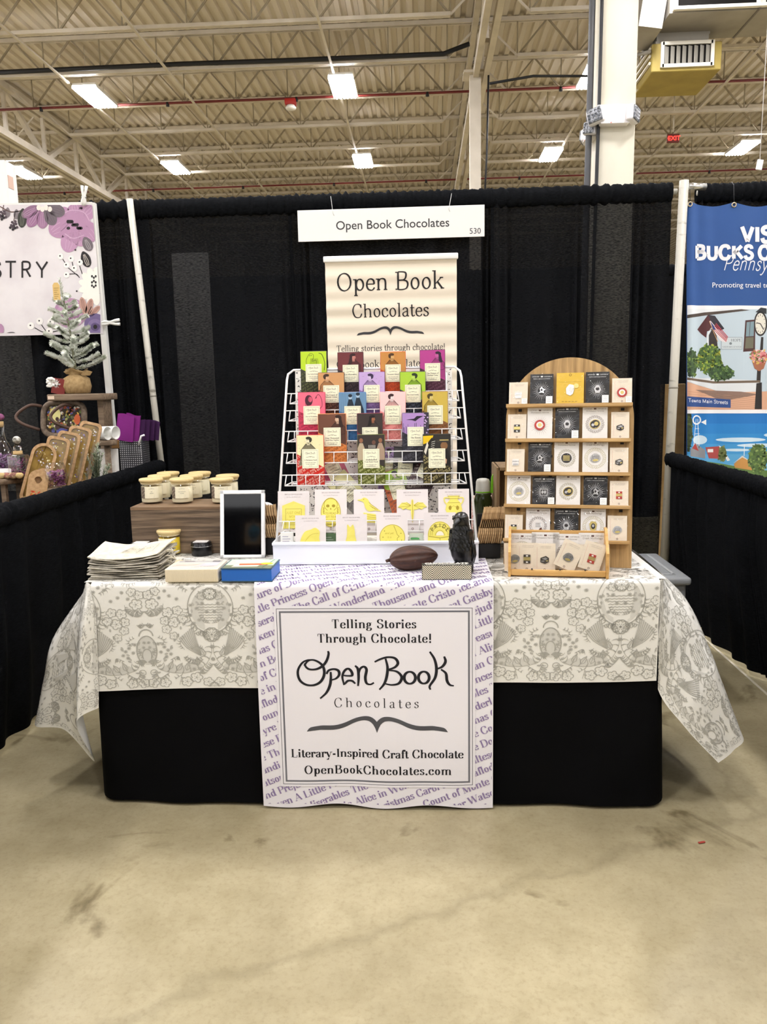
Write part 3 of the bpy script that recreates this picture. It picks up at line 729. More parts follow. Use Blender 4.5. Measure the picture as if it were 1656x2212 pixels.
# hanging booth sign
a, b = AY(642, 455, -.06), AY(1046, 511, -.06)
t = thing('booth_sign', 'white hanging sign with the shop name and the number 530', 'sign', ((a.x+b.x)/2, -.06, (a.z+b.z)/2))
w, h = b.x-a.x, a.z-b.z
MB().box((0, 0, 0), (w, .006, h), bev=.001, seg=1).build('board', mat('sign_board', '#f6f4ef', .45), t)
P = Print(); q0, q1, q2, q3, zb, zb2 = AY(726, 494, -.06).x, AY(970, 490, -.06).x, AY(1014, 505, -.06).x, AY(1038, 505, -.06).x, AY(848, 493, -.06).z, AY(1026, 505, -.06).z
o = Vector(t.location)
P.add(fitw(btext('Open Book Chocolates', 1, bold=.006), q0-o.x, q1-o.x, zb-o.z), '#3b3a3a'); P.add(fitw(btext('530', 1), q2-o.x, q3-o.x, zb2-o.z), '#3b3a3a')
P.build('lettering', lambda a, b, l: (a, -.0032-l, b), t)
for (p0, p1) in (((714, 424), (719, 461)), ((975, 418), (969, 452))):
    A, B = AY(*p0, -.045), AY(*p1, -.064); MB().tube([A-o, B-o, B-o+Vector((.006, 0, -.012))], .0016, 0, 6).build('hanging_wire', mat('wire', '#c9c7c2', .4), t)

# roll-up banner
YB = -1.0
def BX(px, py): p = AY(px, py, YB); return p.x, p.z
xl, zt = BX(699, 552); xr, _ = BX(988, 550); zt -= .006
t = thing('banner_stand', 'beige roll-up banner stand with the shop name, behind the chocolate rack', 'banner', ((xl+xr)/2, YB, 0)); o = Vector(t.location); hw = (xr-xl)/2
rip = lambda z: .0035*math.sin(z*88)+.002*math.sin(z*61+1)
MB().grid(lambda u, v: ((u-.5)*2*(hw-.004)*(1-.018*v), rip(zt-.02-v*(zt-.07)), zt-.02-v*(zt-.07)), 8, 240).build('banner_fabric', mat('banner_cream', '#f0e4cf', .7), t)
mb = MB().box((0, 0, zt-.012), (2*hw+.004, .022, .026), bev=.004); mb.build('top_rail', mat('sign_board', '#f6f4ef', .45), t)
MB().box((0, .01, .035), (2*hw+.06, .14, .07), bev=.02).build('base', mat('silver_base', '#a9abad', .35, metal=.8), t)
MB().tube([(0, .06, .06), (0, .03, zt-.01)], .009, 0, 10).build('support_rod', mat('silver_base', '#a9abad', .35, metal=.8), t)
P = Print()
for s, x0, x1, yb in (('Open Book', 728, 959, 626), ('Chocolates', 761, 926, 684), ('Telling stories through chocolate!', 727, 960, 757), ('OpenBookChocolates.com', 727, 957, 793)):
    A, B = BX(x0, yb), BX(x1, yb); P.add(fitw(text(s, 1, 'garamond', n=4), A[0]-o.x, B[0]-o.x, (A[1]+B[1])/2, 1.04), '#181414')
A, B = BX(770, 717), BX(916, 716); P.add(move(BOOK, (A[0]+B[0])/2-o.x, (A[1]+B[1])/2-.003, 0, B[0]-A[0]), '#3a3a3c')
P.slice(.009).build('lettering', lambda a, b, l: (a, rip(b)-.0012-l, b), t)
# ================================================================== THE TABLE AND ITS CLOTHS
TZ = .752; XL, XR, YF, YBK = -.985, .832, -2.245, -1.49
tb = thing('folding_table', 'trestle table of the booth, hidden under the black cover and white cloth', 'table', ((XL+XR)/2, (YF+YBK)/2, 0)); cx, cy = tb.location.x, tb.location.y
MB().box((0, 0, .725), (XR-XL-.03, YBK-YF-.04, .035), bev=.008).build('tabletop', mat('table_plastic', '#d9d7d0', .5), tb)
for sx in (-1, 1):
    for sy in (-1, 1): MB().tube([(sx*.72, sy*.28, .71), (sx*.72, sy*.28, .0)], .015, 0, 12).build('leg', mat('table_steel', '#7d7f82', .4, metal=.8), tb)
def rrect(x0, x1, y0, y1, r, n=8):
    out = []
    for cx_, cy_, a in ((x1-r, y0+r, -90), (x1-r, y1-r, 0), (x0+r, y1-r, 90), (x0+r, y0+r, 180)):
        out += [(cx_+r*math.cos(math.radians(a+90*i/n)), cy_+r*math.sin(math.radians(a+90*i/n))) for i in range(n+1)]
    return out
def skirt(u, v):
    P = rrect(XL+.012-.03*v, XR-.012+.04*v, YF+.012-.012*v, YBK-.01, .02+.06*v, 8); L = [0]
    k = len(P)
    for i in range(k): L.append(L[-1]+math.dist(P[i], P[(i+1) % k]))
    t = (u % 1)*L[-1]; i = 0
    while L[i+1] < t and i < k-1: i += 1
    f = (t-L[i])/max(1e-9, L[i+1]-L[i]); a, b = P[i], P[(i+1) % k]
    x, y = a[0]+(b[0]-a[0])*f, a[1]+(b[1]-a[1])*f
    w = .006*v*v*math.sin(t*9)+.004*v*math.sin(t*23+1)
    return (x, y-w if y < -1.9 else y, .742*(1-v)+.012*v)
tag(MB().grid(skirt, 260, 16).build('table_cover', VELVET), 'fitted black floor-length table cover under the white floral cloth', 'table cover')

# ---- white oilcloth with grey floral print
OIL = mat('white_oilcloth', '#eceae2', .28, spec=.5, bump=(14, .12, .004)); GREY = mat('grey_print', '#aeaca3', .35); PALE = mat('pale_grey_print', '#d3d1c9', .32)
RE = .016
def sheet(x, s, ztop, yf, waves=0., r=RE):
    """point on a cloth lying on the table and falling over the front edge; s>0 runs down the front, s<0 back over the top"""
    q = r*PI/2
    if s <= 0: return Vector((x, yf+r-s, ztop)), Vector((0, 0, 1))
    if s < q: a = s/r; return Vector((x, yf+r-r*math.sin(a), ztop-r+r*math.cos(a))), Vector((0, -math.sin(a), math.cos(a)))
    z = ztop-r-(s-q); k = min(1, (s-q)/.5)
    return Vector((x, yf-waves*k*(math.sin(x*13+1)+.6*math.sin(x*27+s*4))-.012*waves/.004*k*.3, z)), Vector((0, -1, 0))
hemz = lambda x: .395+(x+.97)/1.78*.037+.003*math.sin(x*7)
hem_s = lambda x: TZ-RE-hemz(x)+RE*PI/2
FX0, FX1 = AY(206, 1400, YF).x, AY(1420, 1400, YF).x
def front(u, v):
    x = FX0+(FX1-FX0)*u; s = -.74+v*(.74+hem_s(x)); p, n = sheet(x, s, TZ, YF, .0015); return p
def front_pt(x, s, l): p, n = sheet(x, s, TZ, YF, .0015); return p+n*l
vs = [-.74+.05*i for i in range(15)]+[-.02, -.008]+[RE*PI/2*i/6 for i in range(7)]+[RE*PI/2+.0001+.03*i for i in range(1, 20)]
def CRV(pts, t):
    """point at t (0..1) along a smooth curve through pts"""
    k = len(pts)-1; f = min(t, .99999)*k; i = int(f); f -= i
    g = lambda j: Vector(pts[max(0, min(k, j))]); p0, p1, p2, p3 = g(i-1), g(i), g(i+1), g(i+2)
    return .5*(2*p1+(p2-p0)*f+(2*p0-5*p1+4*p2-p3)*f*f+(3*p1-p0-3*p2+p3)*f**3)
RC = [[(FX1-.002, YF+.006, .749), AY(1424, 1340, -2.236), AY(1418, 1480, -2.232), AY(1478, 1570, -2.25), AY(1551, 1648, -2.26)],
      [(.83, -2.19, .753), AY(1446, 1320, -2.21), AY(1478, 1430, -2.22), AY(1530, 1535, -2.235), AY(1583, 1622, -2.235)],
      [(.84, -1.98, .752), AY(1478, 1290, -2.08), AY(1528, 1392, -2.12), AY(1560, 1478, -2.15), AY(1598, 1583, -2.17)],
      [(.84, -1.75, .752), (.90, -1.72, .62), (.955, -1.75, .48), (1.0, -1.78, .34), (1.04, -1.8, .2)],
      [(.832, -1.50, .752), (.86, -1.5, .62), (.89, -1.5, .48), (.92, -1.5, .34), (.94, -1.5, .22)]]
LC = [[(FX0, YF+.003, TZ-.004), AY(207, 1330, YF-.004), AY(211, 1420, YF-.004), AY(213, 1488, YF-.006), AY(213, 1529, YF-.006)],
      [(-.975, YF+.010, .752), AY(181, 1330, -2.275), AY(172, 1420, -2.285), AY(167, 1500, -2.29), AY(165, 1563, -2.29)],
      [(-.988, -2.22, .75), AY(168, 1340, -2.235), AY(166, 1425, -2.225), AY(176, 1535, -2.2), AY(204, 1645, -2.17)],
      [(-.99, -2.18, .752), AY(150, 1350, -2.21), AY(136, 1435, -2.20), AY(134, 1510, -2.20), AY(140, 1577, -2.20)],
      [(-.995, -2.08, .752), AY(121, 1368, -2.15), AY(97, 1460, -2.16), AY(83, 1528, -2.17), AY(75, 1562, -2.17)],
      [(-.995, -1.9, .752), (-1.08, -1.95, .62), (-1.12, -1.97, .50), (-1.14, -1.99, .40), (-1.15, -2.0, .33)],
      [(-.99, -1.5, .752), (-1.01, -1.5, .62), (-1.03, -1.5, .52), (-1.04, -1.52, .44), (-1.05, -1.54, .36)]]
def flap(C):
    def F(u, v): return CRV([CRV(c, v) for c in C], u)
    return F
FR, FL = flap(RC), flap(LC)
oc = MB()
n = 72
for xx0, xx1 in ((FX0, FX1),):
    V = []; ss = [-.74+.74*i/14 for i in range(15)]+[RE*PI/2*i/6 for i in range(1, 7)]+[None]*12
    for j, s in enumerate(ss):
        for i in range(n+1):
            x = xx0+(xx1-xx0)*i/n
            s2 = s if s is not None else RE*PI/2+(hem_s(x)-RE*PI/2)*(j-20)/12
            V.append(sheet(x, s2, TZ, YF, .0015)[0])
    oc.add(V, [(j*(n+1)+i, j*(n+1)+i+1, (j+1)*(n+1)+i+1, (j+1)*(n+1)+i) for j in range(len(ss)-1) for i in range(n)], 0, True)
def topfill(xa, xb):
    oc.add([(xa, YF+RE, TZ), (xb, YF+RE, TZ), (xb, YBK-.01, TZ), (xa, YBK-.01, TZ)], [(0, 1, 2, 3)])
topfill(FX1, .83); topfill(-.99, FX0)
oc.grid(FR, 44, 40); oc.grid(FL, 60, 40)
cloth = tag(oc.build('tablecloth', OIL, merge=False), 'white oilcloth with grey flower and scroll print over the booth table', 'tablecloth', 'table linen')

FILL = []
# the print: one repeat of flowers, fans and scrolls, mirrored
def flower(cx, cy, r, out):
    out += ribbon([(cx+r*(.66+.34*abs(math.cos(2.5*a))**.6)*math.cos(a), cy+r*(.66+.34*abs(math.cos(2.5*a))**.6)*math.sin(a)) for a in [2*PI*i/40 for i in range(40)]], r*.14, True)
    out.append(ellipse(cx, cy, r*.16, r*.16, 8))
    for k in range(5):
        a = 2*PI*k/5; out += ribbon([(cx+r*.25*math.cos(a), cy+r*.25*math.sin(a)), (cx+r*.5*math.cos(a), cy+r*.5*math.sin(a))], r*.07)
def star(cx, cy, r, out):
    for k in range(4):
        a = PI*k/4+.2; out += ribbon([(cx-r*math.cos(a), cy-r*math.sin(a)), (cx+r*math.cos(a), cy+r*math.sin(a))], r*.28)
def comma(x, y, a, l, w, out, bend=.9):
    P = [(x+l*t*math.cos(a+bend*t), y+l*t*math.sin(a+bend*t)) for t in (0, .35, .7, 1)]
    out += ribbon(P, lambda d, t: w*(1-.85*t))
def leaf(x, y, a, l, w, out):
    c, s = math.cos(a), math.sin(a); P = [(0, 0), (.3, .5), (.65, .35), (1, 0), (.65, -.35), (.3, -.5)]
    Q = [(x+l*p*c-w*q*s, y+l*p*s+w*q*c) for p, q in P]; out += ribbon(Q, w*.16, True)
    out += ribbon([(x, y), (x+l*.9*c, y+l*.9*s)], w*.12); FILL.append(Q)
def scroll(P, out, l, w, side=1, n=9):
    Q = crom(P, 8); out += ribbon(Q, w*.42)
    for i in range(n):
        k = int((i+.5)/n*(len(Q)-2)); a = math.atan2(Q[k+1][1]-Q[k][1], Q[k+1][0]-Q[k][0])
        comma(Q[k][0], Q[k][1], a+side*.9, l*(.6+.5*math.sin(PI*(i+1)/(n+1))), w*1.15, out, side*.8)
def half_tile():
    """right half of a repeat 0..0.17 wide, 0.335 high (y up); units metres"""
    o = []
    for x, y, r in ((.060, .235, .015), (.085, .24, .014), (.052, .21, .0135), (.074, .205, .016), (.097, .214, .014), (.055, .184, .013), (.073, .163, .012), (.02, .262, .017), (.012, .29, .014), (.03, .3, .013),
                    (.012, .02, .015), (.043, .02, .015), (.1, .022, .015), (.125, .034, .016), (.155, .02, .014), (.17, .165, .021), (.17, .288, .018), (.149, .282, .012), (.17, .006, .013)): flower(x, y, r, o)
    r = random.Random(4)
    for x, y in ((.1, .31), (.115, .318), (.128, .305), (.12, .255), (.135, .245), (.118, .225), (.126, .2), (.14, .21), (.036, .115), (.046, .13), (.055, .12), (.062, .108), (.05, .1), (.172, .128), (.17, .09), (.04, .28), (.055, .3), (.066, .285), (.085, .275), (.12, .06), (.135, .06), (.03, .14), (.16, .235), (.15, .26)): star(x, y, .0055, o)
    for k in range(9):   # fan wing
        t = k/8; o += ribbon(crom([(.085+.038*t, .155+.035*t), (.105+.022*t, .125+.03*t), (.14, .1+.012*t)], 3), .0018)
    o += ribbon(ellipse(.125, .19, .007, .007, 12, -60, 240), .0022)
    scroll([(.095, .098), (.108, .08), (.13, .075), (.145, .09)], o, .016, .0035, 1, 8); scroll([(.1, .1), (.12, .088), (.148, .1)], o, .014, .003, -1, 7)
    scroll([(.018, .085), (.03, .062), (.065, .05), (.105, .05), (.145, .068), (.166, .105), (.167, .14)], o, .026, .003, 1, 12)
    scroll([(.166, .15), (.158, .17), (.14, .175), (.125, .168)], o, .015, .0035, 1, 8)
    for x, y, a in ((.055, .06, 1.2), (.075, .056, 1.0), (.1, .056, 1.3), (.13, .07, 1.6), (.15, .1, 2.0)): leaf(x, y, a, .028, .013, o)
    o += ribbon(ellipse(.17, .245, .058, .075, 24, 110, 250), .0022); scroll([(.113, .25), (.118, .21), (.14, .18), (.165, .172)], o, .018, .0035, -1, 10)
    for k in range(7):   # woven basket
        y = .255-.008*k; wv = math.sqrt(max(0, 1-(k/7.5)**2))*.034
        o += ribbon([(.17-wv*(1-i/6), y+.0022*(i % 2)) for i in range(7)], .002)
    o += ribbon(ellipse(0, .12, .026, .045, 20, -70, 90), .003); o += ribbon(ellipse(0, .105, .012, .02, 12, -30, 90), .003); o += ribbon(ellipse(0, .165, .018, .02, 12, 0, 90), .003); star(.008, .13, .005, o); star(.016, .115, .005, o); star(.006, .145, .005, o)
    scroll([(.002, .085), (.012, .092), (.03, .088)], o, .02, .005, -1, 6); scroll([(.0, .24), (.015, .225), (.035, .232), (.05, .25)], o, .018, .005, 1, 9); scroll([(0, .2), (.012, .19), (.022, .2)], o, .012, .004, 1, 6)
    scroll([(.02, .055), (.03, .035), (.055, .05)], o, .014, .004, -1, 8); scroll([(.17, .075), (.16, .06), (.145, .045), (.13, .05)], o, .016, .004, -1, 9)
    o += ribbon(ellipse(.015, .052, .009, .009, 12), .002)
    for P_, l_, sd, n_ in (([(.03, .16), (.045, .15), (.04, .135)], .010, 1, 5), ([(.1, .16), (.088, .14), (.098, .12)], .010, -1, 6), ([(.115, .30), (.095, .315), (.1, .33)], .012, 1, 6), ([(.03, .225), (.045, .24), (.05, .262)], .011, 1, 6), ([(.06, .09), (.08, .1), (.085, .085)], .011, -1, 6), ([(.07, .03), (.085, .04), (.08, .012)], .010, 1, 5),
            ([(.14, .225), (.15, .205), (.168, .2)], .010, 1, 6), ([(.02, .33), (.04, .325), (.06, .332)], .010, -1, 6), ([(.115, .12), (.13, .128), (.148, .12)], .009, 1, 6), ([(.15, .31), (.14, .325), (.155, .333)], .009, 1, 5), ([(.01, .1), (.02, .115), (.016, .128)], .008, -1, 5)): scroll(P_, o, l_, .0028, sd, n_)
    for k in range(26):
        x, y = .005+.16*((k*37) % 26)/26, .015+.31*((k*11) % 26)/26; leaf(x, y, k*1.3, .010, .005, o)
    for k in range(6): leaf(.02+.02*r.random()+.02*k, .135+.03*r.random() if k < 2 else .32+.01*r.random(), r.uniform(0, 6), .012, .007, o)
    return o
HT = half_tile(); SX, SY = 1.25, 1.08
FILL += [ellipse(.17, .24, .05, .065, 20, 110, 250), ellipse(0, .12, .024, .043, 16, -90, 90), [(.085, .155), (.123, .19), (.14, .112), (.105, .125)], [(.03, .062), (.065, .05), (.105, .05), (.145, .068), (.13, .085), (.09, .07), (.05, .075)]]
mir = lambda L: [[(x*SX, y*SY) for x, y in p] for p in L]+[[(-x*SX, y*SY) for x, y in p][::-1] for p in L]
TILE = mir(HT); TFILL = mir(FILL)
TW, TH = .34*SX, .335*SY
def tiles(x0, x1, y0, y1, ox, oy, TILE=None):
    TILE = TILE or globals()['TILE']
    out = []
    i0, i1 = math.floor((x0-ox)/TW)-1, math.ceil((x1-ox)/TW)+1; j0, j1 = math.floor((y0-oy)/TH)-1, math.ceil((y1-oy)/TH)+1
    for i in range(i0, i1+1):
        for j in range(j0, j1+1):
            dx, dy = ox+i*TW, oy+j*TH
            if dx+TW/2 < x0 or dx-TW/2 > x1 or dy+TH < y0 or dy > y1: continue
            for p in TILE:
                q = [(a+dx, b+dy) for a, b in p]
                if all(x0 < a < x1 and y0 < b < y1 for a, b in q): out.append(q)
                else:
                    q = clip(q, x0, y0, x1, y1)
                    if q: out.append(q)
    return out
ox = AY(317, 1400, YF).x
def on(F, sgn):
    def G(a, b, l):
        u, v = b/.7, a/.62; e = .004
        p = F(u, v); tu = F(min(1, u+e), v)-F(max(0, u-e), v); tv = F(u, min(1, v+e))-F(u, max(0, v-e)); nn = tu.cross(tv)
        nn = nn.normalized() if nn.length > 1e-12 else Vector((0, -1, 0))
        return p + nn*((.0007+l)*sgn)
    return G
for F, box, off in ((lambda a, b, l: front_pt(a, hem_s(a)-b, .0005+l), (FX0+.003, FX1-.003, .006, hem_s(0)+.70), (ox, 0)), (on(FR, -1), (.012, .60, .01, .66), (.1, 0)), (on(FL, 1), (.012, .60, .0, .69), (.1, .12))):
    P = Print(); P.cols = [PALE, GREY]
    P.add(tiles(*box, *off, TILE=TFILL), PALE, 0); P.add(tiles(*box, *off), GREY, 1)
    P.build('floral_pattern', F, cloth, step=.0004)

# ---- runner with the shop's name
YR = -2.262; RT = .7565; RR = .022
RX0, RX1 = (AY(549, 1300, YR).x+AY(570, 1735, YR).x)/2, AY(1065, 1500, YR).x
RB = AY(830, 1741, YR).z
S0 = -.34; S1 = RT-RR-RB+RR*PI/2
def run(x, s): return sheet(x, s, RT, YR, .0035, RR)
def run_pt(x, s, l): p, n = run(x, s); return p+n*l
def rs(px, py): q = AY(px, py, YR-.003); return q.x, RT-RR-q.z+RR*PI/2
mb = MB(); ss = [S0+(-S0)*i/8 for i in range(9)]+[RR*PI/2*i/6 for i in range(1, 7)]+[RR*PI/2+(S1-RR*PI/2)*i/50 for i in range(1, 51)]; n = 60
lean = AY(549, 1290, YR).x, AY(570, 1735, YR).x
def rx(u, s):
    k = max(0, min(1, s/S1)); a = lean[0]+(lean[1]-lean[0])*k; return a+(RX1-a)*u
V = [run(rx(i/n, s), s+(.006*math.sin(i*.25)*max(0, s)/S1 if s > .3 else 0))[0] for s in ss for i in range(n+1)]
mb.add(V, [(j*(n+1)+i, j*(n+1)+i+1, (j+1)*(n+1)+i+1, (j+1)*(n+1)+i) for j in range(len(ss)-1) for i in range(n)], 0, True)
runner = tag(mb.build('table_runner', mat('runner_cloth', '#eeebf0', .65, bump=(9, .25, .006))), 'white cloth banner with purple titles hanging over the table front', 'table runner', 'table linen')
P = Print(); PUR = '#8d7ba6'
TITLES = ['Pride and Prejudice', 'The Picture of Dorian Gray', 'A Christmas Carol', 'Jolabokaflod', 'One Thousand and One Nights', 'The Raven', 'A Little Princess', 'Open Book Chocolates', 'The Count of Monte Cristo', 'Icelandic Yule Book Flood', 'Treasure Island', 'Les Miserables', 'The Call of Cthulhu', 'Jane Eyre', 'Doctor Watson', 'The Great Gatsby', 'Frankenstein', 'Alice in Wonderland', 'The Maltese Falcon']
ang = math.radians(21); em = .0345; r = random.Random(12)
f0, f1 = rs(596, 1318), rs(1020, 1310); f2, f3 = rs(1021, 1691), rs(612, 1698)
fx0, fx1, fs0, fs1 = (f0[0]+f3[0])/2, (f1[0]+f2[0])/2, (f0[1]+f1[1])/2, (f2[1]+f3[1])/2
i = 0; base = -.42
while base < S1+.32:
    line = ''; k = (i*5+3) % len(TITLES)
    while len(line) < 74: line += TITLES[k % len(TITLES)]+' '; k += 1
    q = text(line.strip(), em, 'bold', align='l', n=3)
    q = move(q, RX0-.04-r.uniform(0, .1), 0); cl = []
    for p in q:
        p = [(RX0+(a-RX0)*math.cos(ang)+b*math.sin(ang)*.0-b*math.sin(ang), -(base-((a-RX0)*math.sin(ang)+b*math.cos(ang)))) for a, b in p]
        p = clip(p, RX0+.010, -S1+.008, RX1-.004, -S0-.01)
        if not p: continue
        xs = [a for a, b in p]; ys = [-b for a, b in p]
        if min(xs) > fx0-.008 and max(xs) < fx1+.008 and min(ys) > fs0-.008 and max(ys) < fs1+.008: continue
        cl.append(p)
    P.add(cl, PUR, 1); base += .0445; i += 1
def rbox(x0, s0, x1, s1, n=14):
    out = []
    for a in range(n):
        for b in range(n):
            xa, xb, sa, sb = x0+(x1-x0)*a/n, x0+(x1-x0)*(a+1)/n, s0+(s1-s0)*b/n, s0+(s1-s0)*(b+1)/n
            out.append([(xa, -sb), (xb, -sb), (xb, -sa), (xa, -sa)])
    return out
P.cols.append('w'); P.cols[-1] = mat('runner_panel', '#eeebf0', .65)
P.add(rbox(fx0-.008, fs0-.008, fx1+.008, fs1+.008, 20), P.cols[1], 2)
def rframe(x0, s0, x1, s1, w, col):
    for a, b, c, d in ((x0, s0, x1, s0+w), (x0, s1-w, x1, s1), (x0, s0+w, x0+w, s1-w), (x1-w, s0+w, x1, s1-w)):
        k = 24
        for t in range(k):
            if c-a > d-b: P.add([[(a+(c-a)*t/k, -d), (a+(c-a)*(t+1)/k, -d), (a+(c-a)*(t+1)/k, -b), (a+(c-a)*t/k, -b)]], col, 3)
            else: P.add([[(a, -(b+(d-b)*(t+1)/k)), (c, -(b+(d-b)*(t+1)/k)), (c, -(b+(d-b)*t/k)), (a, -(b+(d-b)*t/k))]], col, 3)
rframe(fx0, fs0, fx1, fs1, .0016, '#4a4a52'); rframe(fx0+.0085, fs0+.0085, fx1-.0085, fs1-.0085, .0055, '#6d6d74')
for s, st, x0, x1, y, tr in (('Telling Stories', 'bold', 717, 899, 1357, .05), ('Through Chocolate!', 'bold', 686, 931, 1388, .05), ('Chocolates', 'light', 722, 904, 1528, .2), ('Literary-Inspired Craft Chocolate', 'bold', 629, 1001, 1636, 0.01), ('OpenBookChocolates.com', 'bold', 658, 974, 1672, .05)):
    A, B = rs(x0, y), rs(x1, y); P.add(fitw(text(s, 1, st, track=tr, n=4), A[0], B[0], -(A[1]+B[1])/2, 1.0), '#16141a', 4)
A, B, C_ = rs(641, 1450), rs(979, 1450), rs(810, 1457); P.add(move(hand_name(B[0]-A[0], 6, 1.15), C_[0], -C_[1]), '#101018', 4)
A, B, C_ = rs(662, 1570), rs(967, 1570), rs(814, 1571); P.add(move(BOOK, C_[0], -C_[1], 0, B[0]-A[0], (B[0]-A[0])*.95), '#4b4b4f', 4)
P.slice(.03).build('lettering', lambda a, b, l: run_pt(a, -b, .0006+l), runner)
# ================================================================== WIRE RACK WITH CHOCOLATE BARS
WHITE = mat('white_wire_coat', '#f4f3f1', .35)
RT_ = RT+.001
def rackY(z): return -2.000+.46*(z-.80)
RN = Vector((0, -1, .46)).normalized(); RP = Vector((0, -2.0, .80))
def ONR(px, py, back=0.0): p = APL(px, py, RP+Vector((0, back, 0)), RN); return p
bl, br = AY(591, 1222, -2.028), AY(1033, 1219, -2.028)
rk = thing('display_rack', 'white wire tiered display rack holding the chocolate bars', 'display rack', ((bl.x+br.x)/2, -1.96, RT_)); RO = Vector(rk.location)
def rb(mb, *a, **k): mb.v = [tuple(Vector(p)-RO) for p in mb.v]; return mb.build(*a, **k)
zt_ = AY(600, 1171, -2.028).z
hw = (br.x-bl.x)/2
# sheet-metal tray at the foot
mb = MB(); cxr = RO.x
mb.add([(cxr-hw, -2.028, RT_), (cxr+hw, -2.028, RT_), (cxr+hw, -2.032, zt_), (cxr-hw, -2.032, zt_), (cxr-hw, -2.026, zt_), (cxr+hw, -2.026, zt_), (cxr+hw, -2.022, RT_+.004), (cxr-hw, -2.022, RT_+.004)], [(0, 1, 2, 3), (3, 2, 5, 4), (4, 5, 6, 7)])
mb.box((cxr, -1.95, RT_+.004), (2*hw, .15, .004))
for s in (-1, 1): mb.box((cxr+s*(hw-.001), -1.955, (RT_+zt_)/2), (.003, .14, zt_-RT_))
mb.box((cxr, -1.88, RT_+.02), (2*hw, .003, .04)); mb.box((cxr, -2.033, zt_-.006), (2*hw+.004, .006, .010), bev=.002)
mb.box((cxr, -2.031, RT_+.006), (2*hw+.002, .004, .006))
rb(mb, 'tray', mat('white_sheet_metal', '#eceef2', .35), rk)
# outer frame
TL, TR = ONR(621, 799), ONR(994, 793); TL.z = TR.z = (TL.z+TR.z)/2; TL.y = TR.y = rackY(TL.z)
FLb, FRb = ONR(597, 1172), ONR(1029, 1168)
c_ = .022
mb = MB(); mb.tube([FLb, FLb+(TL-FLb)*.94, TL+(FLb-TL)*.025+Vector((.003, 0, 0)), TL+Vector((c_, 0, 0)), TR-Vector((c_, 0, 0)), TR+(FRb-TR)*.025-Vector((.003, 0, 0)), FRb+(TR-FRb)*.94, FRb], .0042, 0, 10)
rb(mb, 'outer_frame', WHITE, rk)
mb = MB()
bkY = -1.70
for fx_ in (.085, .915):
    x = TL.x+(TR.x-TL.x)*fx_; mb.tube([(x, rackY(1.40)+.012, 1.395), (x-(.012 if fx_ < .5 else -.012), bkY+.02, RT_+.004)], .0045, 0, 8)
rb(mb, 'back_leg', WHITE, rk)
TIERS = [(852, 842), (890, 878), (932, 926), (979, 972), (1027, 1021), (1127, 1122)]   # height of each front lip at the two ends
def edge_pt(z, s):
    A, B = (FLb, TL) if s < 0 else (FRb, TR); t = (z-A.z)/(B.z-A.z); return A+(B-A)*t
for i, (ya, yb) in enumerate(TIERS):
    zl = (ONR(612, ya).z+ONR(1005, yb).z)/2
    A, B = edge_pt(zl, -1), edge_pt(zl, 1); A.y = B.y = rackY(zl)
    zf = zl-.036; dpth = .044
    A2, B2 = edge_pt(zf, -1)+Vector((.016, .004, 0)), edge_pt(zf, 1)-Vector((.016, -.004, 0))
    A3, B3 = A2+Vector((.022, dpth, .008)), B2+Vector((-.022, dpth, .008))
    mb = MB()
    mb.tube([A, B], .0022, 0, 6); mb.tube([A2, B2], .0022, 0, 6); mb.tube([A3, B3], .0020, 0, 6); mb.tube([A2, A3], .0024, 0, 6); mb.tube([B2, B3], .0024, 0, 6)
    n = 13
    for k in range(n):
        t = (k+.5)/n; p, q = A2+(B2-A2)*t, A+(B-A)*(t*.94+.03); g = A3+(B3-A3)*t
        mb.tube([Vector((p.x, q.y, q.z)), p, Vector((p.x, g.y, g.z))], .0017, 0, 5)
    for a_, b_ in ((A+(B-A)*.03, A2), (A+(B-A)*.97, B2)): mb.tube([a_, b_], .002, 0, 6)
    mb.box(((A2.x+B2.x)/2, (A2.y+A3.y)/2+.004, (A2.z+A3.z)/2), (B3.x-A3.x, dpth*.35, .0012), rot=Matrix.Rotation(.18, 3, 'X'))
    rb(mb, 'wire_shelf', WHITE, rk)
# patterned card behind the bars
Mx, w, h = slab(641, 979, 798, 1112, -1.735, 9)
t = thing('patterned_card', 'white card with black floral print standing behind the chocolate bars', 'card', M=Mx)
Mx2 = Mx
MB().box((0, h/2-.02, 0), (w, h+.04, .004)).build('card', mat('card_white', '#f2efe6', .7), t)
P = Print(); r = random.Random(8); blk = []
for k in range(2300):
    x, y = r.uniform(-w/2+.004, w/2-.004), r.uniform(-.03, h-.004); a = r.uniform(0, 6)
    if abs(x) < w*.36 and y > h*.52: continue
    l = r.uniform(.003, .007); c, s = math.cos(a), math.sin(a); ww = l*.32
    blk.append([(x+l*c, y+l*s), (x-ww*s, y+ww*c), (x-l*c*.6, y-l*s*.6), (x+ww*s, y-ww*c)])
P.add(blk, '#2b2a2b'); P.build('floral_pattern', lambda a, b, l: (a, b, .0022+l), t)

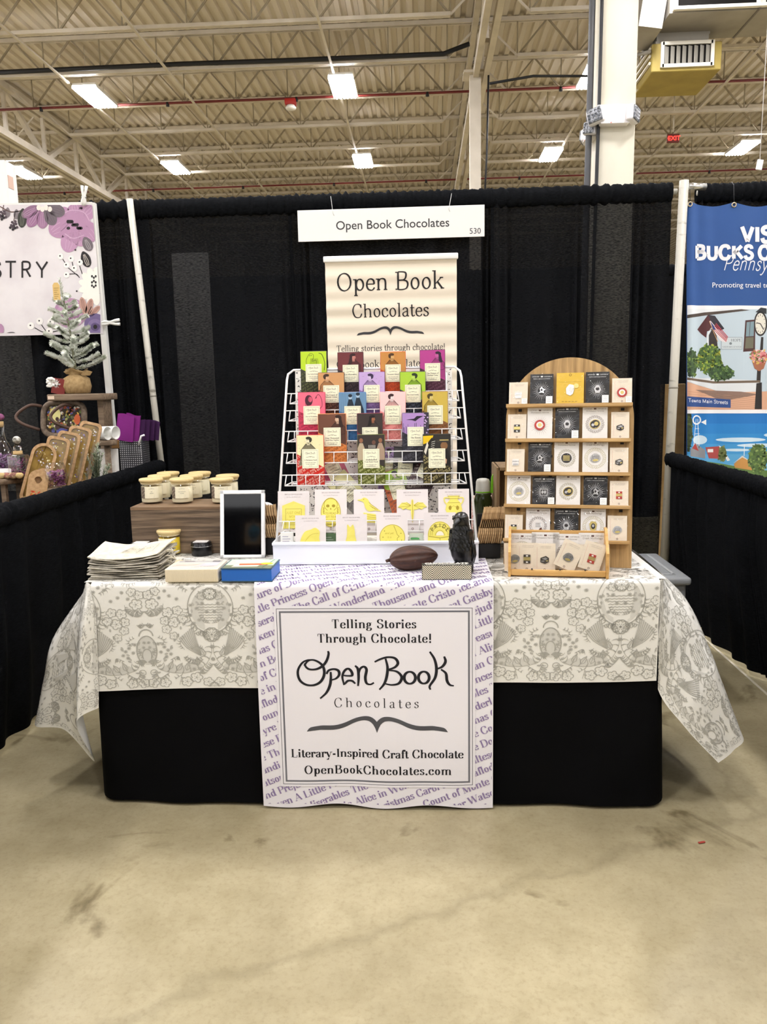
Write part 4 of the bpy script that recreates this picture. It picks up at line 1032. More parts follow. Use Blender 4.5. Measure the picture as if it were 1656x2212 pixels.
# ---- chocolate bars
LABEL = '#f7f4d6'
def figure(P, W, H, kind, dark, light, mid, r):
    """a plain engraved-style picture in the upper part of a wrapper; local origin at the foot centre"""
    y0 = H*.5; cx = {0: 0, 1: .15, 2: -.12}[kind % 3]*W
    B = (-W/2+.001, H*.40, W/2-.001, H-.001)
    if kind in (0, 1, 2, 3, 4, 5):       # a seated or standing figure in a coat
        hx, hy = cx+(.05*W if kind % 2 else -.04*W), H*.88
        P.add([ellipse(hx, hy, W*.085, W*.11, 14)], light, 3, B)
        sd = 1 if kind % 2 else -1
        P.add([crom([(hx+sd*W*.12, hy-W*.02), (hx+sd*W*.13, hy+W*.09), (hx+sd*W*.03, hy+W*.15), (hx-sd*W*.08, hy+W*.12), (hx-sd*W*.06, hy+W*.05), (hx+sd*W*.03, hy+W*.04), (hx+sd*W*.05, hy-W*.06)], 4, True)], dark, 5, B)
        if kind in (1, 4): P.add([crom([(hx+sd*W*.1, hy+W*.08), (hx+sd*W*.16, hy-W*.1), (hx+sd*W*.18, hy-W*.28), (hx+sd*W*.05, hy-W*.22), (hx+sd*W*.05, hy)], 4, True)], dark, 4, B)
        P.add([[(hx-sd*W*.075, hy+W*.01), (hx-sd*W*.105, hy-W*.025), (hx-sd*W*.07, hy-W*.03)]], light, 4, B)
        P.add([[(hx-W*.035, hy-W*.06), (hx+W*.05, hy-W*.06), (hx+W*.06, hy-W*.16), (hx-W*.05, hy-W*.16)]], light, 3, B)
        P.add([[(hx-W*.08, hy-W*.1), (hx+W*.08, hy-W*.1), (hx+W*.27, H*.72), (hx+W*.33, H*.4), (hx-W*.33, H*.4), (hx-W*.24, H*.72)]], mid, 2, B)
        for k in range(11):
            x = hx-W*.26+k*W*.052; P.add(ribbon([(hx+(x-hx)*.35, hy-W*.12), (x, H*.7), (x+W*.01, H*.42)], .0007), dark, 5, B)
        P.add(ribbon([(hx-W*.08, hy-W*.1), (hx-W*.24, H*.72), (hx-W*.33, H*.4)], .0014), dark, 5, B); P.add(ribbon([(hx+W*.08, hy-W*.1), (hx+W*.27, H*.72), (hx+W*.33, H*.4)], .0014), dark, 5, B)
        P.add([ellipse(hx-sd*W*.04, hy+W*.012, W*.012, W*.007, 8)], dark, 6, B); P.add(ribbon([(hx-sd*W*.065, hy-W*.055), (hx-sd*W*.03, hy-W*.05)], .0006), dark, 6, B)
        for k in range(16): x = r.uniform(-.46, .46)*W; y = H*r.uniform(.62, .97); P.add(ribbon([(x, y), (x+W*.06, y+W*.012)], .0004), mid if kind != 5 else dark, 1.5, B)
        P.add(ribbon(crom([(hx+sd*W*.2, H*.7), (hx+sd*W*.26, H*.6), (hx+sd*W*.05, H*.57)], 4), .0012), dark, 6, B)
    elif kind == 6:                     # sketched animal with a long curved neck
        P.add(ribbon(crom([(-W*.2, H*.62), (-W*.28, H*.78), (-W*.16, H*.93), (-W*.02, H*.93), (0, H*.86), (-W*.05, H*.78), (W*.1, H*.8), (W*.12, H*.68)], 5), .0014), dark, 3, B)
        P.add(ribbon(crom([(W*.2, H*.95), (W*.32, H*.92), (W*.42, H*.75), (W*.4, H*.58)], 5), .0022), dark, 3, B)
        for k in range(14): P.add(ribbon(crom([(-W*.2+k*W*.03, H*.62), (-W*.14+k*W*.026, H*.72), (-W*.1+k*W*.02, H*.84)], 3), .0006), dark, 3, B)
        for k in (-.14, -.08): P.add([ellipse(W*k, H*.9, W*.018, W*.018, 8)], dark, 4, B)
    elif kind == 7:                     # child with long hair beside a tall bird
        P.add([ellipse(-W*.1, H*.83, W*.14, W*.2, 14)], dark, 2, B); P.add([ellipse(-W*.05, H*.85, W*.07, W*.1, 14)], mid, 3, B)
        P.add([[(-W*.2, H*.72), (0, H*.74), (W*.08, H*.55), (-W*.26, H*.55)]], mid, 3, B)
        P.add(ribbon(crom([(W*.16, H*.9), (W*.26, H*.95), (W*.36, H*.86), (W*.38, H*.72), (W*.3, H*.66)], 5), .0016), dark, 3, B); P.add([[(W*.12, H*.86), (W*.18, H*.92), (W*.19, H*.88)]], dark, 3, B)
        for k in range(9): P.add(ribbon([(-W*.2+k*W*.02, H*.9), (-W*.24+k*W*.022, H*.66)], .0006), dark, 4, B)
    elif kind == 8:                     # two people standing
        for hx, hh, cc in ((-W*.08, H*.9, dark), (W*.2, H*.93, dark)):
            P.add([ellipse(hx, hh, W*.07, W*.09, 12)], light, 3, B); P.add([ellipse(hx, hh+W*.05, W*.075, W*.06, 12)], cc, 4, B)
            P.add([[(hx-W*.06, hh-W*.08), (hx+W*.06, hh-W*.08), (hx+W*.2, hh-W*.5), (hx+W*.24, H*.42), (hx-W*.2, H*.42), (hx-W*.15, hh-W*.45)]], cc, 3, B)
        for k in range(26): x = r.uniform(-.48, .48)*W; P.add(ribbon([(x, H*.98), (x+r.uniform(-.04, .04)*W, H*.5)], .0006), mid, 2, B)
    elif kind == 9:                     # a flying dark bird above trees
        P.add([[(-W*.35, H*.86), (-W*.05, H*.88), (W*.05, H*.93), (W*.3, H*.93), (W*.12, H*.88), (0, H*.83), (-W*.12, H*.85)]], dark, 3, B)
        for k in range(22): x = -W*.45+k*W*.04; P.add(ribbon([(x, H*.4), (x+r.uniform(-.02, .02)*W, H*(.62+.2*r.random()))], r.uniform(.0007, .002)), dark, 3, B)
        P.add([[(W*.3, H*.4), (W*.5, H*.4), (W*.5, H), (W*.32, H)]], mid, 4, B)
        for k in range(12): P.add([ellipse(r.uniform(.32, .48)*W, r.uniform(.5, .95)*H, W*.03, W*.03, 7)], light, 5, B)
    elif kind == 10:                    # dinner table in the dark
        for hx, cc in ((-.36, '#b9a88c'), (.34, '#a8907a')):
            P.add([ellipse(hx*W, H*.88, W*.07, W*.085, 12)], '#8d5f45', 3, B); P.add([[((hx-.06)*W, H*.83), ((hx+.06)*W, H*.83), ((hx+.17)*W, H*.66), ((hx+.16)*W, H*.5), ((hx-.16)*W, H*.5), ((hx-.15)*W, H*.7)]], cc, 3, B)
        P.add([ellipse(.1*W, H*.84, W*.07, W*.08, 12)], '#6b4a3c', 2, B)
        for k in range(6): P.add(ribbon([(-.08*W+k*.045*W, H*.73), (-.08*W+k*.045*W, H*.79)], .0014), '#dcd8cc', 4, B)
        P.add(rect(-W*.25, H*.5, W*.3, H*.72), '#57493c', 2, B)
    else:                               # hat, falcon figure and strong light
        P.add([[(-W*.5, H*.96), (-W*.12, H*.97), (-W*.2, H*.85), (-W*.5, H*.8)]], '#eac31e', 2, B)
        P.add([[(-W*.36, H*.55), (-W*.3, H*.85), (-W*.18, H*.93), (-W*.06, H*.86), (-W*.02, H*.6)]], '#26241f', 3, B)
        for k in range(7): P.add(ribbon([(-W*.25+.01*W*k, H*(.6+.04*k)), (-W*.12+.01*W*k, H*(.62+.04*k))], .0014), '#e6e2d4', 4, B)
        P.add([[(-W*.46, H*.66), (-W*.34, H*.86), (-W*.3, H*.78), (-W*.4, H*.6)]], '#e2ddcc', 4, B)
        P.add([ellipse(W*.25, H*.86, W*.26, W*.05, 16)], '#3a3630', 4, B); P.add(rect(W*.1, H*.87, W*.42, H*.96), '#2f2c27', 4, B); P.add(rect(W*.1, H*.87, W*.42, H*.886), '#d8c477', 5, B)
        P.add([ellipse(W*.26, H*.77, W*.13, W*.14, 14)], '#86613f', 3, B); P.add([[(W*.1, H*.68), (W*.42, H*.68), (W*.5, H*.4), (W*.05, H*.4)]], '#1d1b19', 3, B)
        P.add([[(W*.26, H*.55), (W*.36, H*.5), (W*.34, H*.42), (W*.28, H*.44)]], '#c9a183', 4, B)
def make_bar(Mx, W, H, label, top, bottom, txt, pic, dark, light, mid, title, sub, seed, blend=None, group='chocolate bars on the wire rack'):
    t = thing('chocolate_bar', label, 'chocolate bar', M=Mx, group=group)
    mb = MB().box((0, H/2, -.006), (W, H, .011), bev=.0025); mb.build('wrapper', mat('bar_'+bottom.lstrip('#'), bottom, .4), t)
    P = Print(); r = random.Random(seed); yb = H*.62; yr = H*.36
    P.add([[(-W/2+.0015, yb), (W/2-.0015, yr), (W/2-.0015, H-.002), (-W/2+.0015, H-.002)]], top, 1)
    ang_ = .52; words = ['It was the best of times and', 'The story so far and what', 'to be read aloud on a quiet', 'Then I heard that every', 'and the sea and the moon', 'what was lost, may be']
    yy = -.10
    while yy < H*.7:
        s = ' '.join(r.sample(words, 2)); q = text(s, .0115, 'sans', align='l', n=2); q = move(q, -W/2-r.uniform(0, .02), yy, ang_)
        for p in q:
            p = clip(p, -W/2+.002, .003, W/2-.002, H*.62)
            if p:
                mx = sum(a for a, b in p)/len(p); my = sum(b for a, b in p)/len(p)
                if my < yb+(yr-yb)*(mx+W/2)/W-.002: P.add([p], txt, 2)
        yy += .0125
    figure(P, W, H, pic, dark, light, mid, r)
    P.build('printed_pattern', lambda a, b, l: (a, b, -.0003+l), t, step=.00012, rough=.4)
    lw, lh, ly = W*.60, H*.375, H*.53
    L = MB().box((0, ly, .0012), (lw, lh, .0008)).build('label', mat('bar_label', LABEL, .55), t)
    P = Print(); y1, y0_ = ly+lh/2, ly-lh/2; x1 = lw/2
    for a, b, c, d in ((-x1+.004, y0_+.004, x1-.004, y0_+.0046), (-x1+.004, y1-.0046, x1-.004, y1-.004), (-x1+.004, y0_+.004, -x1+.0046, y1-.004), (x1-.0046, y0_+.004, x1-.004, y1-.004)): P.add(rect(a, b, c, d), '#6d6a55')
    P.add(move(hand_name(lw*.62, 2, 1.0), 0, y1-lh*.22), '#3f3d34'); P.add(move(BOOK, 0, y1-lh*.42, 0, lw*.54), '#33322c')
    for k, s in enumerate(title): 
        q = text(s, .0078, 'bold', n=2); b = bounds(q); 
        if b[1]-b[0] > lw*.78: q = fitw(q, -lw*.39, lw*.39, 0)
        P.add(move(q, 0, ly-lh*.10-k*.0072), '#2c2a26')
    for k, s in enumerate(sub): P.add(fitw(text(s, .004, 'bold', n=2), -lw*(.33-.06*k), lw*(.33-.06*k), ly-lh*.10-len(title)*.0072-.001-.0058*k), '#6a675a')
    P.add(fitw(text('net wt', .004, 'sans', n=2), -lw*.1, lw*.1, y0_+.007), '#7a776a')
    P.build('lettering', lambda a, b, l: (a, b, .0017+l), L, step=.00008)
    return t
r0 = ['made with single origin', 'in dark chocolate']
BARS = [ # x0, x1, ytop, row, label, top, bottom, text colour, picture, dark, light, mid, title
 (650, 707, 758, 0, 'lime green chocolate bar with a sketched creature, first in the top row', '#b9d92b', '#2c2f1c', '#6d7444', 6, '#3c4a10', '#d3e85e', '#94b01f', ['The Call of Cthulhu']),
 (730, 786, 760, 0, 'dark red chocolate bar with a child portrait, top row, over the beige banner', '#6b2f31', '#2c2023', '#5b4748', 4, '#33181a', '#c88478', '#5a282b', ['Les Miserables']),
 (822, 877, 759, 0, 'orange and brown chocolate bar titled Treasure Island, third in the top row', '#c78a45', '#cf5428', '#8c3114', 0, '#4d3214', '#d9ab6c', '#a06a30', ['Treasure Island']),
 (907, 962, 755, 0, 'magenta chocolate bar with a dark-haired woman, last in the top row', '#b23f8a', '#43202f', '#7a5063', 1, '#2f1a2a', '#c660a2', '#a83a82', ['The Picture of', 'Dorian Gray']),
 (688, 745, 804, 1, 'tan chocolate bar with a bowed man, first in the second row', '#cf9a65', '#43241b', '#8d6047', 2, '#3d281c', '#dcb086', '#b98351', ['The Count of', 'Monte Cristo']),
 (776, 832, 803, 1, 'lavender chocolate bar titled Pride & Prejudice in the second row', '#c7a9da', '#8a6fa3', '#5d4776', 5, '#3a2b4a', '#d8c3e6', '#b193c6', ['Pride & Prejudice']),
 (864, 920, 802, 1, 'lime and navy chocolate bar with a dark hat drawing, second row', '#a9cf3c', '#20242f', '#5d6474', 3, '#25311a', '#bfdd63', '#8fb82c', ['The Great Gatsby']),
 (645, 704, 847, 2, 'bright pink chocolate bar with a girl and a tall bird', '#ee6d85', '#c63a58', '#8c2440', 7, '#4a2030', '#f39aa9', '#e05f79', ['Alice in Wonderland']),
 (733, 792, 847, 2, 'blue chocolate bar with a couple in black, third row', '#6d93b4', '#3c74ad', '#1f4a78', 8, '#1f2b38', '#a9c1d4', '#547a9c', ['Jane Eyre']),
 (821, 877, 846, 2, 'pale pink chocolate bar titled A Little Princess in the third row', '#f2cfcc', '#ee9a96', '#c4615f', 0, '#3c2426', '#fae6e2', '#e6b3ae', ['A Little Princess']),
 (912, 968, 845, 2, 'yellow and brown chocolate bar with a man in a cap, end of the third row', '#cdb24e', '#8a5a33', '#4f3017', 2, '#4a3d18', '#dcc87a', '#b3973a', ['Doctor Watson']),
 (688, 749, 893, 3, 'orange and brown chocolate bar with a woman in a shawl, fourth row', '#6b4433', '#dd8748', '#9a4e1f', 1, '#2c1a14', '#d9b79a', '#54352a', ['One Thousand', 'and One Nights']),
 (772, 828, 892, 3, 'dark chocolate bar titled Frankenstein, half behind the olive bar', '#3a302d', '#7a2630', '#4d151d', 4, '#1c1716', '#a0674a', '#463a35', ['Frankenstein']),
 (869, 927, 891, 3, 'purple and black chocolate bar with a flying bird, fourth row', '#b08cc6', '#2d2c34', '#5f5e69', 9, '#241f2b', '#cbb0da', '#3b3543', ['The Raven']),
 (642, 701, 939, 4, 'red and cream chocolate bar titled A Christmas Carol, lowest row', '#f0e7b4', '#c4261d', '#f0d5c4', 5, '#38352a', '#efe6c2', '#8d876a', ['A Christmas Carol']),
 (773, 832, 938, 4, 'olive green chocolate bar with a dinner scene, middle of the lowest row', '#332c29', '#59601f', '#d5d69a', 10, '#1c1716', '#a0674a', '#463a35', ['Jolabokaflod', 'Yule Book Flood']),
 (914, 974, 937, 4, 'black and yellow chocolate bar with a man in a hat, lowest row end', '#2c2926', '#2a2513', '#c0b27a', 11, '#1c1716', '#a0674a', '#463a35', ['The Maltese Falcon'])]
YBOT = [859, 904, 953, 1001, 1049]
for i, (x0, x1, yt, row, lab, top, bot, tx, pic, dk, lt, md, ti) in enumerate(BARS):
    yb = YBOT[row]; base = ONR((x0+x1)/2, yb, .020)
    Mx, W_, H_ = slab(x0, x1, yt, yb, base.y, 5)
    make_bar(Mx, W_, H_, lab, top, bot, tx, pic, dk, lt, md, ti, r0, 100+i)
# loose bars lying behind the lower tiers
LOOSE = [(742, 1012, 1062, 64, .42, 'loose pink chocolate bar lying tilted behind the lowest grid', '#e2819a', '#c25a78', 7, 'A Little Princess'), (843, 990, 1062, 56, .0, 'loose lavender chocolate bar standing behind the olive bar', '#b99bd0', '#8a6fa3', 5, 'Pride & Prejudice'),
         (872, 994, 1062, 50, -.06, 'loose black chocolate bar with a pale label behind the lowest grid', '#2a2527', '#1d1a1c', 3, 'The Raven'), (899, 1000, 1064, 54, -.42, 'loose dark red chocolate bar leaning behind the yellow and black bar', '#5c2a2c', '#33191b', 4, 'Les Miserables'),
         (790, 1046, 1100, 70, .75, 'loose yellow and grey chocolate bar low behind the bookmark cards', '#d9d49a', '#8d8c86', 2, 'Doctor Watson'), (875, 1048, 1108, 74, .3, 'loose lime chocolate bar low behind the dragon bookmark card', '#a4c749', '#d06a3a', 3, 'The Great Gatsby')]
for k, (xc, yt, yb, wd, tilt, lab, top, bot, pic, ti) in enumerate(LOOSE):
    Mx, W_, H_ = slab(xc-wd/2, xc+wd/2, yt, yb, -1.83-.012*k if k < 4 else -1.86-.02*(k-4), 20, tilt)
    make_bar(Mx, .088, .165, lab, top, bot, '#b9b0a8' if k in (2, 3) else '#5c4a50', pic, '#2b2326', '#e6d6d2', top, [ti], r0, 300+k, group='loose chocolate bars at the back of the rack')

# ---- brass bookmark cards
CARD = mat('blush_card', '#e9e1df', .55); BRASS = '#f4e873'; BRD = '#a8922a'; FILM = mat('clear_film', '#ffffff', .08, trans=1.0, ior=1.15, alpha=.35)
def bookmark(x0, x1, yt, yb, Y, rec, label, draw, film=False):
    Mx, W_, H_ = slab(x0, x1, yt, yb, Y, rec)
    t = thing('bookmark_card', label, 'bookmark', M=Mx, group='brass bookmarks on pale cards')
    MB().box((0, H_/2, -.001), (W_, H_, .002)).build('card', CARD, t)
    P = Print(); u = W_
    P.add(fitw(text('BRASS BOOKMARK', 1, 'bold', track=.12, n=2), -u*.28, u*.28, H_-u*.12), '#a59a9a'); P.add(fitw(text('by Literary Emporium', 1, 'sans', oblique=.2, n=2), -u*.22, u*.22, H_-u*.20), '#b8aeae')
    P.add(ribbon(ellipse(0, u*.13, u*.03, u*.03, 14), u*.014, True), '#6a4a44')
    P.build('lettering', lambda a, b, l: (a, b, .0001+l), t)
    Q = Print(); draw(Q, u, H_)
    outs = [p for p, k, l in Q.q if Q.cols[k] == BRASS and l == 1]
    mb = MB()
    for p in outs:
        ar = sum(p[i-1][0]*p[i][1]-p[i][0]*p[i-1][1] for i in range(len(p)))
        mb.prism(p if ar > 0 else p[::-1], .0002, .0022, axes=((0, 0, 0), (1, 0, 0), (0, 1, 0), (0, 0, 1)))
    b = mb.build('bookmark', mat('brass_yellow', BRASS, .35, metal=.15), t)
    Q.q = [q for q in Q.q if not (Q.cols[q[1]] == BRASS and q[2] == 1)]
    Q.build('engraving_pattern', lambda a, c, l: (a, c, .0018+l), b, step=.0003)
    if film:
        r = random.Random(int(x0)); f = MB(); f.grid(lambda a, b_: ((a-.5)*W_*1.03, b_*H_*1.02, .004+.0012*math.sin(a*17+b_*9)+.0012*math.sin(b_*21-a*5)), 24, 30); f.build('clear_sleeve', GLOSSFILM, t)
    return t
def film_mat():
    M = bpy.data.materials.new('clear_sleeve_film'); M.use_nodes = True; nt = M.node_tree; N = nt.nodes
    g = N.new('ShaderNodeBsdfGlossy'); g.inputs['Roughness'].default_value = .08; tr = N.new('ShaderNodeBsdfTransparent'); mx = N.new('ShaderNodeMixShader')
    mx.inputs[0].default_value = .035
    nt.links.new(tr.outputs[0], mx.inputs[1]); nt.links.new(g.outputs[0], mx.inputs[2]); nt.links.new(mx.outputs[0], N['Material Output'].inputs[0]); return M
GLOSSFILM = film_mat()
def glass_mat():
    M = bpy.data.materials.new('thin_clear_glass'); M.use_nodes = True; N = M.node_tree.nodes; L = M.node_tree.links
    g = N.new('ShaderNodeBsdfGlossy'); g.inputs['Roughness'].default_value = .04; tr = N.new('ShaderNodeBsdfTransparent'); mx = N.new('ShaderNodeMixShader'); lw = N.new('ShaderNodeLayerWeight'); lw.inputs[0].default_value = .3
    mr = N.new('ShaderNodeMapRange'); mr.inputs[3].default_value = .05; mr.inputs[4].default_value = .75
    L.new(lw.outputs['Facing'], mr.inputs[0]); L.new(mr.outputs[0], mx.inputs[0]); L.new(tr.outputs[0], mx.inputs[1]); L.new(g.outputs[0], mx.inputs[2]); L.new(mx.outputs[0], N['Material Output'].inputs[0]); return M
THINGLASS = glass_mat()
def d_tomb(P, u, H):
    y = H-u*.36; P.add([[(-.36*u, y-u*.1), (0, y+u*.04), (.36*u, y-u*.1), (.36*u, y-u*.82), (-.36*u, y-u*.82)]], BRASS, 1)
    P.add(ribbon([(-.25*u, y-u*.8), (-.25*u, y-u*.2), (.25*u, y-u*.2), (.25*u, y-u*.8)], u*.012), BRD, 2)
    for k, s in enumerate(('JUST ONE', 'MORE', 'CHAPTER')): P.add(move(text(s, u*.1, 'sans', n=2), 0, y-u*(.36+.12*k)), '#d0bb3c', 2)
def d_skull(P, u, H):
    y = H-u*.72; P.add([ellipse(0, y, u*.31, u*.46, 28)], BRASS, 1); P.add(ribbon(ellipse(0, y, u*.30, u*.45, 28), u*.012, True), BRD, 2)
    P.add(ribbon(crom([(-.1*u, y+u*.06), (-.19*u, y+u*.16), (-.2*u, y+u*.3), (-.1*u, y+u*.41), (.1*u, y+u*.41), (.2*u, y+u*.3), (.19*u, y+u*.16), (.1*u, y+u*.06)], 4), u*.014), BRD, 2)
    for s in (-1, 1): P.add([ellipse(s*.09*u, y+u*.2, u*.055, u*.045, 12)], BRD, 2); P.add([ellipse(s*.22*u, y-.02*u+k*.05*u, .035*u, .014*u, 8, rot=s*.7) for k in range(4)], BRD, 2)
    P.add([[(0, y+u*.15), (-.025*u, y+u*.09), (.025*u, y+u*.09)]], BRD, 2)
    for k, s in enumerate(('TO READ', 'OR NOT TO READ', 'THAT IS', 'a question')): P.add(move(text(s, u*.082, 'sans', n=2), 0, y-u*(.06+.11*k)), BRD, 2)
def d_raven(P, u, H):
    y = H-u*.62; P.add([crom([(-.38*u, y+.27*u), (-.25*u, y+.3*u), (-.16*u, y+.35*u), (-.04*u, y+.3*u), (.04*u, y+.16*u), (.2*u, y+.02*u), (.4*u, y-.1*u), (.2*u, y-.08*u), (.0*u, y-.1*u), (-.12*u, y+.02*u), (-.18*u, y+.2*u)], 3, True)], BRASS, 1)
    P.add([[(-.18*u, y-.14*u), (.22*u, y-.2*u), (.24*u, y-.48*u), (-.16*u, y-.46*u)]], BRASS, 1)
    P.add(ribbon(crom([(0, y+.2*u), (.1*u, y+.1*u), (.3*u, y-.04*u)], 4), u*.014), BRD, 2)
    for k in range(4): P.add(ribbon([(.02*u+k*.05*u, y+.1*u-k*.04*u), (.14*u+k*.05*u, y+.0*u-k*.02*u)], u*.01), BRD, 2)
    for k in range(4): P.add(ribbon([(-.17*u, y-.2*u-k*.07*u), (.23*u, y-.25*u-k*.06*u)], u*.012), BRD, 2)
    P.add([ellipse(-.17*u, y+.29*u, .014*u, .014*u, 8)], BRD, 2)
def d_dragon(P, u, H):
    y = H-u*.55; h = [(0, y+.24*u), (.03*u, y+.2*u), (.04*u, y+.06*u), (.18*u, y+.14*u), (.34*u, y+.12*u), (.46*u, y-.02*u), (.36*u, y-.04*u), (.3*u, y-.1*u), (.22*u, y-.06*u), (.12*u, y-.1*u), (.05*u, y-.1*u), (.035*u, y-.3*u), (0, y-.52*u)]
    P.add([h+[(-a, b) for a, b in h[::-1][1:-1]]], BRASS, 1)
    for s in (-1, 1):
        for e in ((.34, .12), (.46, -.02), (.3, -.1), (.18, .14)): P.add(ribbon([(s*.05*u, y+.03*u), (s*e[0]*u, y+e[1]*u)], u*.009), BRD, 2)
    P.add(ribbon([(0, y+.2*u), (0, y-.45*u)], u*.012), BRD, 2)
def d_vase(P, u, H):
    y = H-u*.62; h = [(.2*u, y+.4*u), (.14*u, y+.34*u), (.13*u, y+.26*u), (.22*u, y+.16*u), (.27*u, y-.05*u), (.2*u, y-.24*u), (.1*u, y-.34*u), (.14*u, y-.4*u)]
    P.add([h+[(-a, b) for a, b in h[::-1]]], BRASS, 1)
    for s in (-1, 1): P.add(ribbon(crom([(s*.15*u, y+.33*u), (s*.3*u, y+.33*u), (s*.29*u, y+.2*u), (s*.22*u, y+.12*u)], 4), u*.035), BRASS, 1); P.add([ellipse(s*.12*u, y, .05*u, .07*u, 10)], BRD, 2)
    for yy in (.38, .3, .17, -.22): P.add(ribbon([(-.19*u, y+yy*u), (.19*u, y+yy*u)], u*.012), BRD, 2)
    for k in range(9): P.add([ellipse(-.14*u+.035*u*k, y+.02*u*math.sin(k*2)+.05*u, .012*u, .012*u, 6)], BRD, 2)
def d_wallet(P, u, H):
    y = H-u*.75; P.add([crom([(-.3*u, y-.4*u), (-.34*u, y-.1*u), (-.2*u, y+.2*u), (0, y+.28*u), (.16*u, y+.34*u), (.3*u, y+.22*u), (.28*u, y), (.33*u, y-.2*u), (.3*u, y-.4*u)], 3, True)], BRASS, 1)
    P.add(ribbon(crom([(-.26*u, y-.2*u), (0, y+.1*u), (.26*u, y+.16*u)], 4), u*.012), '#d2bd3c', 2)
def d_cat(P, u, H):
    y = H-u*.75; P.add([crom([(-.28*u, y-.42*u), (-.2*u, y-.15*u), (-.14*u, y+.1*u), (-.13*u, y+.42*u), (-.04*u, y+.34*u), (.05*u, y+.42*u), (.1*u, y+.25*u), (.12*u, y+.05*u), (.18*u, y-.2*u), (.2*u, y-.42*u)], 3, True)], BRASS, 1)
    P.add(ribbon(crom([(.14*u, y-.1*u), (.2*u, y-.25*u), (.16*u, y-.4*u)], 4), u*.014), BRD, 2)
def d_moon(P, u, H):
    y = H-u*.78; P.add([ellipse(0, y, .41*u, .41*u, 36)], BRASS, 1); P.add(ribbon(ellipse(0, y, .4*u, .4*u, 36), u*.012, True), BRD, 2)
    P.add(ribbon(crom([(.05*u, y+.37*u), (.12*u, y+.2*u), (.16*u, y+.08*u), (.22*u, y+.02*u), (.16*u, y-.04*u), (.16*u, y-.2*u), (.02*u, y-.38*u)], 4), u*.014), BRD, 2)
    for k, s in enumerate(('and yet', 'it is', 'finding')): P.add(move(text(s, u*.09, 'sans', oblique=.2, n=2), -.1*u, y+u*(.1-.13*k)), '#cdb537', 2)
    for a, b in ((-.25, .2), (-.3, 0), (-.22, -.2), (.28, .12), (.3, -.1)): P.add([ellipse(a*u, y+b*u, .018*u, .018*u, 6)], BRD, 2)
def d_pride(P, u, H):
    y = H-u*.72; P.add([ellipse(0, y, .38*u, .44*u, 28, 0, 180)+[(-.38*u, y-.35*u), (.38*u, y-.35*u)]], BRASS, 1)
    for q in (.37, .31, .25, .14): P.add(ribbon(ellipse(0, y, q*u, q*u*1.14, 24, 0, 180), u*.01), BRD, 2)
    for k, c in enumerate('PRIDE'):
        a = math.radians(142-26*k); P.add(move(text(c, u*.16, 'sans', n=2), .285*u*math.cos(a)*.86, y+.3*u*math.sin(a)*.98-.03*u, a-PI/2), '#3a3216', 3)
    P.add([ellipse(0, y, .12*u, .13*u, 16, 0, 180)], '#f1ead9', 3); P.add(ribbon([(-.36*u, y-.02*u), (0, y-.08*u), (.36*u, y-.02*u)], u*.016), BRD, 3); P.add(ribbon([(0, y-.08*u), (0, y-.34*u)], u*.012), BRD, 3)
    P.add(move(text('NOT', u*.11, 'sans', n=2), -.18*u, y-.26*u), '#6a5a1c', 3); P.add(move(text('PREJUDICE', u*.075, 'sans', n=2), .19*u, y-.25*u), '#6a5a1c', 3)
zl = ONR(800, 1150, .02); YB1 = zl.y
for a in ((600, 668, 1061, 1150, 'bookmark card with a yellow gabled panel, first in the rear row', d_tomb, True), (680, 749, 1057, 1151, 'bookmark card with a yellow skull oval in the rear row', d_skull, False), (764, 830, 1057, 1151, 'bookmark card with a yellow crow on a pile of books', d_raven, False),
          (857, 925, 1057, 1151, 'bookmark card with a yellow winged dragon', d_dragon, False), (947, 1014, 1056, 1150, 'bookmark card with a yellow two-handled vase', d_vase, False)):
    bookmark(a[0], a[1], a[2], a[3], YB1, 12, a[4], a[5], a[6])
for a in ((638, 704, 1113, 1205, 'bookmark card in shiny film with a rounded yellow shape, front row', d_wallet, True), (726, 793, 1111, 1205, 'bookmark card in shiny film with a yellow sitting cat, front row', d_cat, True), (814, 881, 1108, 1203, 'bookmark card with a yellow crescent moon face, front row', d_moon, False), (916, 985, 1107, 1203, 'bookmark card with a yellow arch reading PRIDE, beside the black bird', d_pride, False)):
    bookmark(a[0], a[1], a[2], a[3], -2.008, 10, a[4], a[5], a[6])
# small packets in the tray
for xa, xb, yt, yb, lab, c1 in ((700, 727, 1152, 1200, 'dark green packet in the rack tray between the first two front bookmarks', '#4f6a47'), (884, 915, 1152, 1200, 'pale packet with a green stripe in the rack tray beside the moon bookmark', '#cfd8c4'), (606, 634, 1150, 1200, 'small white printed leaflet at the tray end under the gabled bookmark', '#ecebe6')):
    Mx, w, h = slab(xa, xb, yt, yb, -1.99, 8); t = thing('paper_packet', lab, 'packet', M=Mx, group='packets in the rack tray'); MB().box((0, h/2, -.004), (w, h, .006), bev=.001, seg=1).build('packet', mat('packet_'+c1.lstrip('#'), c1, .5), t)
    P = Print()
    for k in range(4): P.add(rect(-w*.35, h*(.5+.1*k), w*(.1+.08*(k % 3)), h*(.53+.1*k)), '#9aa394' if c1 != '#ecebe6' else '#a9a4b8')
    if c1 == '#cfd8c4': P.add(rect(-w*.4, h*.72, w*.2, h*.8), '#4fa55a', 2)
    P.build('printed_pattern', lambda a, b, l: (a, b, -.0008+l), t)
